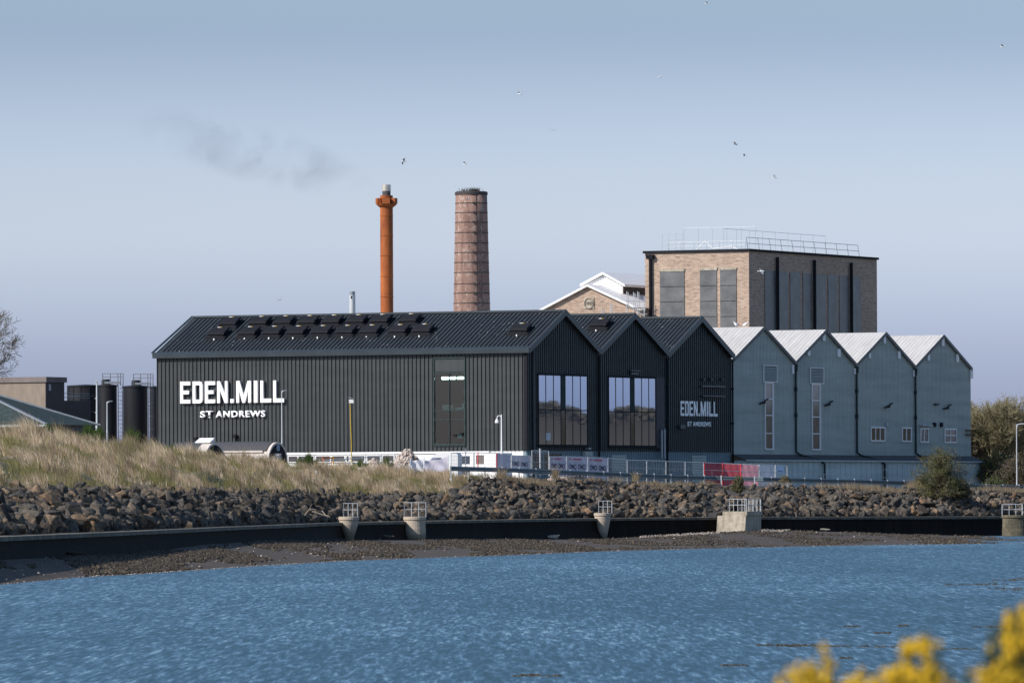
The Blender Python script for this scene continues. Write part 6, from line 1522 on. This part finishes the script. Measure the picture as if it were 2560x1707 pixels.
# bare tree leaning in from the left edge
tree(-74, 1085, 430, 8.8, 23, 'bare tree with fine upswept twigs reaching in at the left edge', lev=5, spread=1.0, upb=.5, minr=.009, nb=(2, 3), wind=(.3, 0, 0), cs=.2)
# trees and scrub on the right
tree(2470, 1222, 600, 8.0, 31, 'tall thin leafing tree against the end of the grey range', 4200, olive + brownl, .08, 5, .75, 3, barkf=lambda l: (.26, .23, .14), lrad=.22, minr=.012)
tree(2450, 1222, 604, 6.0, 36, 'dark twiggy tree close behind the corner of the grey range', 2200, brownl, .10, 5, .75, 2, lrad=.22)
tree(2535, 1225, 610, 5.6, 32, 'brown twiggy tree in the middle of the trees at the right edge', 4500, brownl + olive, .10, 5, .85, 3, lrad=.3)
tree(2590, 1225, 606, 6.6, 33, 'round brown tree cut by the right edge', 5000, brownl, .11, 5, .85, 3, lrad=.3)
tree(2505, 1232, 585, 3.6, 34, 'olive green shrub under the trees right of the grey range', 7000, olive, .09, 4, .95, 5, 'shrub', 'shrub', lrad=.3)
tree(2562, 1240, 570, 4.0, 35, 'dark brown shrub at the right edge below the lamp post', 9000, brownl + [(.06, .05, .04)], .09, 4, .95, 5, 'shrub', 'shrub', lrad=.35)
tree(2495, 1238, 548, 1.6, 39, 'low green shrub beside the end of the lean-to', 3500, greenl, .07, 4, .95, 5, 'shrub', 'shrub', lrad=.2)
# the round bush over the rocks
def bush(x, y0, Y, wpx, hpx, seed, label, N, cols, size, name='bush', cat='bush', twig=(.16, .14, .10), up_=0.6, nst=90):
    p = atY(x, y0, Y); s = Y / F; R = wpx * s / 2; H = hpx * s; t = empty(name, p, 0, label, cat); rr = random.Random(seed); segs = []; tips = []
    for k in range(nst):
        a = rr.uniform(0, 6.28); el = rr.uniform(.12, 1.45); d = Vector((math.cos(a) * math.cos(el) * R, math.sin(a) * math.cos(el) * R, math.sin(el) * H)) * rr.uniform(.80, 1.08)
        q = Vector((rr.gauss(0, R * .08), rr.gauss(0, R * .08), 0)); last = q
        for i in range(1, 6):
            f = i / 5; w_ = q + Vector((d.x * f, d.y * f, d.z * (f ** up_ if True else f))) + Vector((rr.gauss(0, .05), rr.gauss(0, .05), rr.gauss(0, .04))) * R * .4
            segs.append((last, w_, .03 * (1 - f * .7), .03 * (1 - f * .85) + .004, 1)); last = w_
            if i > 1:
                tips.append(w_)
                for _ in range(4):
                    e_ = w_ + Vector((rr.gauss(0, 1), rr.gauss(0, 1), rr.gauss(.5, .7))) * R * .13; segs.append((w_, e_, .012, .005, 2)); tips.append(e_)
    segs_mesh('stems', segs, t, lambda l: twig, .008); leaf_mesh('foliage', tips, N, R * .05, size, cols, t, seed); return t
bush(2352, 1248, Zwall(2352) + 9, 142, 118, 41, 'large round twiggy green brown bush growing over the rocks before the grey range', 16000, greenl + olive + [(.13, .12, .09), (.08, .07, .05)], .055)
bush(2300, 1222, ZBar(2300) - 2, 40, 26, 42, 'small bush left of the large round bush', 2500, greenl + brownl, .045)
bush(2400, 1250, Zwall(2400) + 9, 70, 50, 49, 'low dark bush spreading right of the large round bush', 5000, brownl + greenl, .05)
bush(1846, 1232, Zwall(1846) + 11, 36, 40, 43, 'small olive bush growing in the rocks above the square pier', 2200, olive + greenl, .045)
bush(1963, 1207, ZBar(1963) - 1.5, 28, 16, 44, 'tiny olive bush at the barrier under the pale blue notice', 900, olive, .035)
broom = [(.045, .075, .02), (.06, .10, .025), (.08, .12, .035), (.035, .055, .018)]
def broom_bush(x, y0, Y, wpx, hpx, seed, label, n):
    p = atY(x, y0, Y); s = Y / F; rr = random.Random(seed); ro = []; h = []; ln = []; wd = []; cs = []
    for _ in range(n):
        f = rr.gauss(0, .33); f = max(-.95, min(.95, f)); ro.append((f * wpx * s * .42 + p.x, p.y + rr.gauss(0, .4), p.z + rr.uniform(-.05, .25) * hpx * s)); hh = hpx * s * (1 - f * f * .8) * rr.uniform(.25, .62) * (1.5 if rr.random() < .12 else 1) * (.75 + .35 * math.sin(f * 9 + seed))
        h.append(hh); ln.append(((f * .9 + rr.gauss(0, .25)) * hh * .7, rr.gauss(0, .25) * hh, 0)); wd.append(rr.uniform(.008, .016)); c = rr.choice(broom); cs.append(c)
    o = blades('bush', ro, h, ln, wd, cs, mt['leaf'], kind='thing', label=label, cat='bush')
    me = o.data; me.transform(Matrix.Translation(-p)); o.location = p; return o
broom_bush(768, 1168, 462, 74, 42, 51, 'dark green broom bush at the top of the grass right of the cabin', 5200)
broom_bush(966, 1180, 468, 42, 50, 52, 'dark green bush at the left foot of the tall rubble heap', 2000)
broom_bush(330, 1110, 425, 44, 52, 53, 'dark green broom clump before the slim black tanks', 2200)
broom_bush(230, 1098, 415, 90, 50, 54, 'dark green broom clump below the thick white pole', 2600)
broom_bush(100, 1082, 410, 110, 30, 55, 'dark green grass clump below the slate roof at the left', 2000)
broom_bush(425, 1128, 432, 60, 24, 56, 'yellow green weeds at the crest before the corner of the black wall', 700)
broom_bush(655, 1166, 455, 34, 24, 57, 'yellow green weeds at the foot of the cabin end wall', 600)
broom_bush(900, 1168, 465, 60, 26, 58, 'low green weeds along the pale handrail', 1100)
# distant hill and wood (right), reflected wood off to the right
mb = MB(); vs = []; K = 50
for i in range(K + 1):
    X = -200 + i * 24; hgt = 3 + 26 * math.exp(-((X - 230) / 190) ** 2) + 1.5 * mn.noise(Vector((i * .4, 0, 0)))
    for j, (dy, f) in enumerate(((0, 0), (60, .7), (140, 1), (300, .6), (500, 0))): vs.append((X, 1800 + dy, 2.5 + hgt * f))
o = npmesh('hills', vs, [(i*5+j, (i+1)*5+j, (i+1)*5+j+1, i*5+j+1) for i in range(K) for j in range(4)], mt['hill'], smooth=True); tag(o, kind='structure')
def wood(name, n, fn, label, cols, size):
    g2 = np.random.default_rng(n); c = np.array([fn(g2) for _ in range(n)]); a = g2.normal(0, 1, (n, 3)); a /= np.linalg.norm(a, axis=1)[:, None]; b = g2.normal(0, 1, (n, 3)); b /= np.linalg.norm(b, axis=1)[:, None]
    v = np.stack([c - a * size, c + b * size, c + a * size], 1); cc = np.array(cols)[g2.integers(0, len(cols), n)]; return tag(npmesh(name, v.reshape(-1, 3), (np.arange(n) * 3)[:, None] + [0, 1, 2], mt['leaf'], col=np.repeat(cc, 3, axis=0)), label, 'woodland', kind='stuff')
def wf1(g2):
    t = g2.random(); X = 42 + 150 * t; Y = 690 + 20 * g2.random(); top = 8.5 + 1.6 * mn.noise(Vector((X * .12, 0, 0))) + .7 * mn.noise(Vector((X * .5, 4, 0))); return (X, Y, 2.8 + (top - 2.8) * g2.random() ** .6)
wood('woodland', 30000, wf1, 'brown leafless wood in the distance behind the trees at the right', [(.11, .095, .07), (.09, .085, .06), (.13, .11, .08)], .35)
def wf2(g2):
    a = g2.uniform(-.45, .35); d = 92 + 5 * g2.random(); c = Vector((10, 520)); ang = math.atan2(.59, .806) + a; X = c.x + d * math.cos(ang); Y = c.y + d * math.sin(ang); top = 10.4 + 1.3 * mn.noise(Vector((a * 22, 0, 0))) + .6 * mn.noise(Vector((a * 70, 3, 0))); return (X, Y, top - 2.6 * g2.random())
cv = []; cf = []  # unseen solid core, added so the mirrored wood shows no gaps
for i in range(81):
    a = -.47 + .84 * i / 80; ang = math.atan2(.59, .806) + a; top = 9.5 + 1.3 * mn.noise(Vector((a * 22, 0, 0))) + .6 * mn.noise(Vector((a * 70, 3, 0)))
    for d, z in ((88, 2.5), (90, top * .6), (92, top), (96, top * .7), (98, 2.5)): cv.append((10 + d * math.cos(ang), 520 + d * math.sin(ang), z))
for i in range(80):
    for j in range(4): cf.append((i*5+j, (i+1)*5+j, (i+1)*5+j+1, i*5+j+1))
tag(npmesh('infill', cv, cf, mt['leaf'], col=np.tile(np.array([.085, .068, .046]), (len(cv), 1))), 'added unseen thicket inside the wood beyond the right edge', 'woodland', kind='stuff')
wood('woodland', 60000, wf2, 'wood standing beyond the right edge that mirrors in the glazed gables', [(.13, .10, .065), (.11, .09, .055), (.15, .12, .075)], .4)

# ------------------------------------------------------------------ gorse in flower close to the camera
def gorse():
    s = 10 / F
    def pt(x, y, Y=10): return atY(x, y, Y)
    p = pt(2330, 1700, 10); base = Vector((p.x, p.y, 1.45)); t = empty('gorse_bush', base, 0, 'gorse bush in yellow flower, out of focus in the foreground', 'gorse bush'); rr = random.Random(77)
    segs = []; FL = []; SP_ = []
    def sprig(x, y, wpx, Y, flow, lean=0):
        top = pt(x, y, Y) - base; root = Vector((top.x * .4 + rr.gauss(0, .02), top.y * .4, -.1)); last = root; N = 14; pts = []
        for i in range(1, N + 1):
            f = i / N; q = root.lerp(top, f) + Vector((math.sin(f * 3) * .01, 0, 0)); segs.append((last, q, .005 * (1.3 - f), .005 * (1.25 - f), 0)); last = q
        L = 0.16
        for i in range(170):
            f = rr.random(); q = top + (root - top).normalized() * L * f; w_ = wpx * s * (.25 + .75 * min(1, f * 2.2)); a = rr.uniform(0, 6.28)
            o_ = Vector((math.cos(a), math.sin(a), rr.uniform(.1, .9))).normalized()
            if rr.random() < flow * (.5 if math.sin(f * 26 + x) > -.25 else .08): FL.append((q + o_ * w_ * rr.uniform(.2, .8), o_, rr.uniform(.004, .007)))
            SP_.append((q + o_ * w_ * .1, q + o_ * w_ * rr.uniform(.7, 1.5), .0022, .0006, 1))
    # flowering spikes along the skyline of the bush
    for x, y, w_, Y, fl in [(2062, 1610, 16, 10.0, .35), (2068, 1648, 22, 10.1, .55), (2035, 1655, 30, 9.9, .9), (2010, 1668, 30, 9.8, .9), (1982, 1682, 28, 10, .9), (1955, 1693, 24, 10, .8), (2045, 1690, 34, 10, .85),
                            (2150, 1676, 24, 10.2, .9), (2190, 1672, 24, 10, .9), (2125, 1698, 24, 10, .7), (2222, 1655, 22, 10, .6), (2240, 1640, 20, 10.1, .8), (2268, 1592, 20, 10.2, .85), (2310, 1572, 26, 10, .95), (2322, 1600, 28, 10, .9), (2345, 1605, 22, 10.3, .5),
                            (2285, 1650, 30, 10, .6), (2320, 1665, 34, 10, .45), (2375, 1660, 30, 10.2, .15), (2420, 1672, 30, 10, .15), (2460, 1660, 30, 10, .3), (2500, 1640, 28, 9.9, .55), (2478, 1560, 26, 10.3, .08), (2505, 1545, 30, 10.4, .08), (2530, 1512, 20, 10, .6), (2560, 1510, 26, 10.1, .6),
                            (2538, 1575, 30, 10, .75), (2545, 1520, 24, 9.9, .35), (2590, 1490, 30, 10, .5), (2580, 1580, 34, 10, .35), (2520, 1675, 36, 9.8, .5), (2560, 1660, 34, 9.9, .35), (2610, 1560, 40, 10, .4), (2450, 1700, 36, 10, .2), (2380, 1700, 34, 10, .3), (2260, 1700, 34, 10, .4), (2180, 1705, 30, 10, .5)]:
        sprig(x, y + 6, w_, Y, fl)
    for _ in range(60): sprig(rr.uniform(2020, 2700), rr.uniform(1712, 1850), 34, rr.uniform(9.6, 10.5), rr.uniform(0, .4))
    segs_mesh('stems', segs, t, lambda l: (.09, .09, .05)); 
    sp = segs_mesh('spines', SP_, t, lambda l: (.055, .07, .028))
    g2 = np.random.default_rng(7); vs = []; fs = []; cs = []; k = 0
    octv = np.array([(1,0,0),(0,1,0),(-1,0,0),(0,-1,0),(0,0,1),(0,0,-1)], float); octf = np.array([(0,1,4),(1,2,4),(2,3,4),(3,0,4),(1,0,5),(2,1,5),(3,2,5),(0,3,5)])
    for q, o_, r_ in FL:
        for j in range(2):
            v = octv * np.array([r_, r_, r_ * 1.4]) * g2.uniform(.6, 1.2, (6, 1)) + np.array(q) + g2.normal(0, r_ * .6, 3); vs.append(v); fs.append(octf + k); k += 6; cs.append(np.tile(np.array([.72, .47, .035]) * g2.uniform(.75, 1.15), (6, 1)))
    npmesh('flowers', np.vstack(vs), np.vstack(fs), mt['leaf'], t, col=np.vstack(cs))
gorse()

# ------------------------------------------------------------------ gulls
mt['gull'] = P('gull plumage white', (.80, .80, .80), .7, 0, .03); mt['gullgrey'] = P('gull plumage grey', (.22, .23, .26), .7, 0, .1)
def gull(x, y, Y, heading, bank, flap, label, dark=False, span=1.05):
    p = atY(x, y, Y); t = empty('gull', p, 0, label, 'gull'); t.rotation_euler = (bank, 0, heading)
    n = 10; prof = [(-.21, .012, 0), (-.16, .03, .0), (-.08, .055, -.005), (.0, .065, -.01), (.08, .058, -.005), (.14, .04, .01), (.18, .034, .02), (.215, .025, .02), (.24, .008, .012), (.262, .002, .005)]
    m = MB(); vs = []; fs = []
    for (xx_, r_, zz_) in prof:
        for k in range(n): a = 2 * math.pi * k / n; vs.append((xx_, r_ * math.cos(a), zz_ + r_ * .9 * math.sin(a)))
    for i in range(len(prof) - 1):
        for k in range(n): fs.append((i*n+k, i*n+(k+1) % n, (i+1)*n+(k+1) % n, (i+1)*n+k))
    m.add(vs, fs)
    m.hexa([(-.32, -.07, -.005), (-.19, -.02, -.01), (-.19, .02, -.01), (-.32, .07, -.005), (-.32, -.07, .0), (-.19, -.02, .01), (-.19, .02, .01), (-.32, .07, .0)])
    m.build('body', mt['gullgrey' if dark else 'gull'], t, smooth=True)
    for sd in (-1, 1):
        h = span / 2; a, b = flap; p1 = (.02, sd * .05, .02); p2 = (.06, sd * h * .48, .02 + h * .48 * a); p3 = (-.04, sd * h, .02 + h * .48 * a + h * .5 * b)
        m = MB()
        for (q, w0, q2, w1) in ((p1, .13, p2, .12), (p2, .12, p3, .015)):
            m.hexa([(q[0]+w0*.5, q[1], q[2]-.008), (q[0]-w0, q[1], q[2]-.008), (q2[0]-w1, q2[1], q2[2]-.005), (q2[0]+w1*.5, q2[1], q2[2]-.005), (q[0]+w0*.5, q[1], q[2]+.008), (q[0]-w0, q[1], q[2]+.008), (q2[0]-w1, q2[1], q2[2]+.005), (q2[0]+w1*.5, q2[1], q2[2]+.005)])
        m.build('wing', mt['gullgrey'], t)
    return t
D_ = R_
gull(1009, 404, 700, D_(200), D_(40), (.3, -.35), 'white gull with drooped grey wings above and right of the rusty stack')
gull(700, 749, 760, D_(110), D_(-38), (.25, -.1), 'dark gull gliding low over the left half of the black roof', True, 1.0)
gull(1904, 678, 560, D_(15), D_(30), (-.3, .2), 'white gull flying across the shaded side of the brick block', False, 1.0)
gull(1838, 361, 760, D_(160), D_(20), (.5, -.3), 'dark gull high above the brick block, near a paler one', True)
gull(1860, 390, 800, D_(190), D_(10), (.6, .1), 'pale gull just below the dark gull above the brick block', False, .8)
gull(1937, 444, 760, D_(20), D_(25), (.4, -.1), 'white gull with raised wings above the brick block, lowest of three', False, 1.1)
gull(1650, 192, 800, D_(10), D_(15), (-.2, .0), 'pale gull with one dark wing high in the sky right of centre', False, 1.0)
gull(1299, 235, 900, D_(140), D_(30), (.3, .2), 'tiny white gull high in the sky above the brick chimney', False, .8)
gull(1382, 326, 850, D_(90), D_(0), (.5, -.6), 'small white gull with arched wings in the middle of the sky', False, .9)
gull(1162, 410, 900, D_(160), D_(20), (.4, .1), 'faint small white gull just above the brick chimney', False, 1.0)
gull(1767, 9, 800, D_(170), D_(10), (.4, -.2), 'white gull at the top edge of the sky', False, .9)
gull(2506, 117, 780, D_(165), D_(12), (.45, -.2), 'white gull high in the upper right corner of the sky', False, 1.1)
gull(1172, 1011 - 515, 588, D_(80), D_(0), (-.5, -.8), 'white gull perched against the upper shaft of the brick chimney', False, .5)
def perched(x, y, Y, h, label):
    p = atY(x, y, Y); t = empty('gull', p, h, label, 'gull'); n = 10; m = MB(); vs = []; fs = []
    prof = [(-.26, .01, .10), (-.16, .07, .13), (-.05, .115, .17), (.05, .12, .20), (.12, .08, .26), (.14, .045, .32), (.17, .045, .36), (.21, .025, .36), (.26, .006, .35)]
    for (xx_, r_, zz_) in prof:
        for k in range(n): a = 2 * math.pi * k / n; vs.append((xx_, r_ * math.cos(a), zz_ + r_ * math.sin(a)))
    for i in range(len(prof) - 1):
        for k in range(n): fs.append((i*n+k, i*n+(k+1) % n, (i+1)*n+(k+1) % n, (i+1)*n+k))
    m.add(vs, fs); m.tube((.02, -.03, 0), (.02, -.03, .12), .008, n=5); m.tube((.02, .03, 0), (.02, .03, .12), .008, n=5); m.build('body', mt['gull'], t, smooth=True)
    m = MB(); m.hexa([(-.30, -.03, .13), (.03, -.07, .265), (.03, .07, .265), (-.30, .03, .13), (-.30, -.03, .15), (.03, -.06, .30), (.03, .06, .30), (-.30, .03, .15)]); m.build('wing', mt['gullgrey'], t)
zr_ = proj(uvw(3.5 * W_, .9, gR))
for dv_, lab, hd in ((2.25, 'white gull standing on the first white roof ridge, left one of the pair', 200), (1.45, 'white gull standing on the first white roof ridge, right one of the pair', -20)):
    w_ = uvw(3.5 * W_, dv_, gR + .03); x_, y_ = proj(w_); perched(x_, y_, w_.y, D_(hd), lab)

# ------------------------------------------------------------------ smoke drifting left of the stacks
def smoke():
    Y = 800; s = Y / F
    a = atY(290, 250, Y); b = atY(960, 540, Y); cx = (a + b) / 2; L = (b.x - a.x); H = (a.z - b.z)
    m = NT('thin smoke'); m.t.nodes.remove(m.b); pv = m.n('ShaderNodeVolumePrincipled'); pv.inputs['Color'].default_value = (.35, .38, .48, 1); pv.inputs['Anisotropy'].default_value = 0.0
    tcn = m.n('ShaderNodeTexCoord'); mp = m.n('ShaderNodeMapping'); mp.inputs['Scale'].default_value = (1, 1, 1); m.l(tcn.outputs['Object'], mp.inputs[0])
    nz = m.n('ShaderNodeTexNoise'); nz.inputs['Scale'].default_value = .20; nz.inputs['Detail'].default_value = 6; nz.inputs['Roughness'].default_value = .58; nz.inputs['Distortion'].default_value = 1.0; m.l(mp.outputs[0], nz.inputs['Vector'])
    r = m.n('ShaderNodeMapRange'); r.inputs['From Min'].default_value = .47; r.inputs['From Max'].default_value = .68; m.l(nz.outputs['Fac'], r.inputs['Value'])
    # falls off away from the axis of the plume
    ln_ = m.n('ShaderNodeVectorMath', operation='LENGTH'); mp2 = m.n('ShaderNodeMapping'); mp2.inputs['Scale'].default_value = (1 / (L / 2), 1 / 4.0, 1 / 3.6); m.l(tcn.outputs['Object'], mp2.inputs[0]); m.l(mp2.outputs[0], ln_.inputs[0])
    fo = m.n('ShaderNodeMapRange'); fo.inputs['From Min'].default_value = 1.0; fo.inputs['From Max'].default_value = .7; m.l(ln_.outputs['Value'], fo.inputs['Value'])
    k = m.n('ShaderNodeMath', operation='MULTIPLY'); m.l(r.outputs[0], k.inputs[0]); m.l(fo.outputs[0], k.inputs[1])
    k2 = m.n('ShaderNodeMath', operation='MULTIPLY', i1=.095); m.l(k.outputs[0], k2.inputs[0]); m.l(k2.outputs[0], pv.inputs['Density']); m.l(pv.outputs[0], m.o.inputs['Volume'])
    ang = math.atan2(H * .62, L); bm = bmesh.new(); bmesh.ops.create_icosphere(bm, subdivisions=3, radius=1); me = bpy.data.meshes.new('smoke')
    for v in bm.verts: v.co = (v.co.x * L / 2, v.co.y * 4.0, v.co.z * 3.6)
    bm.to_mesh(me); bm.free(); me.materials.append(m.m); o = bpy.data.objects.new('smoke', me); COL.objects.link(o); o.location = cx + Vector((0, 0, .6)); o.rotation_euler = (0, ang, 0); tag(o, 'faint grey smoke drifting across the sky left of the stacks', 'smoke', kind='stuff')
smoke()
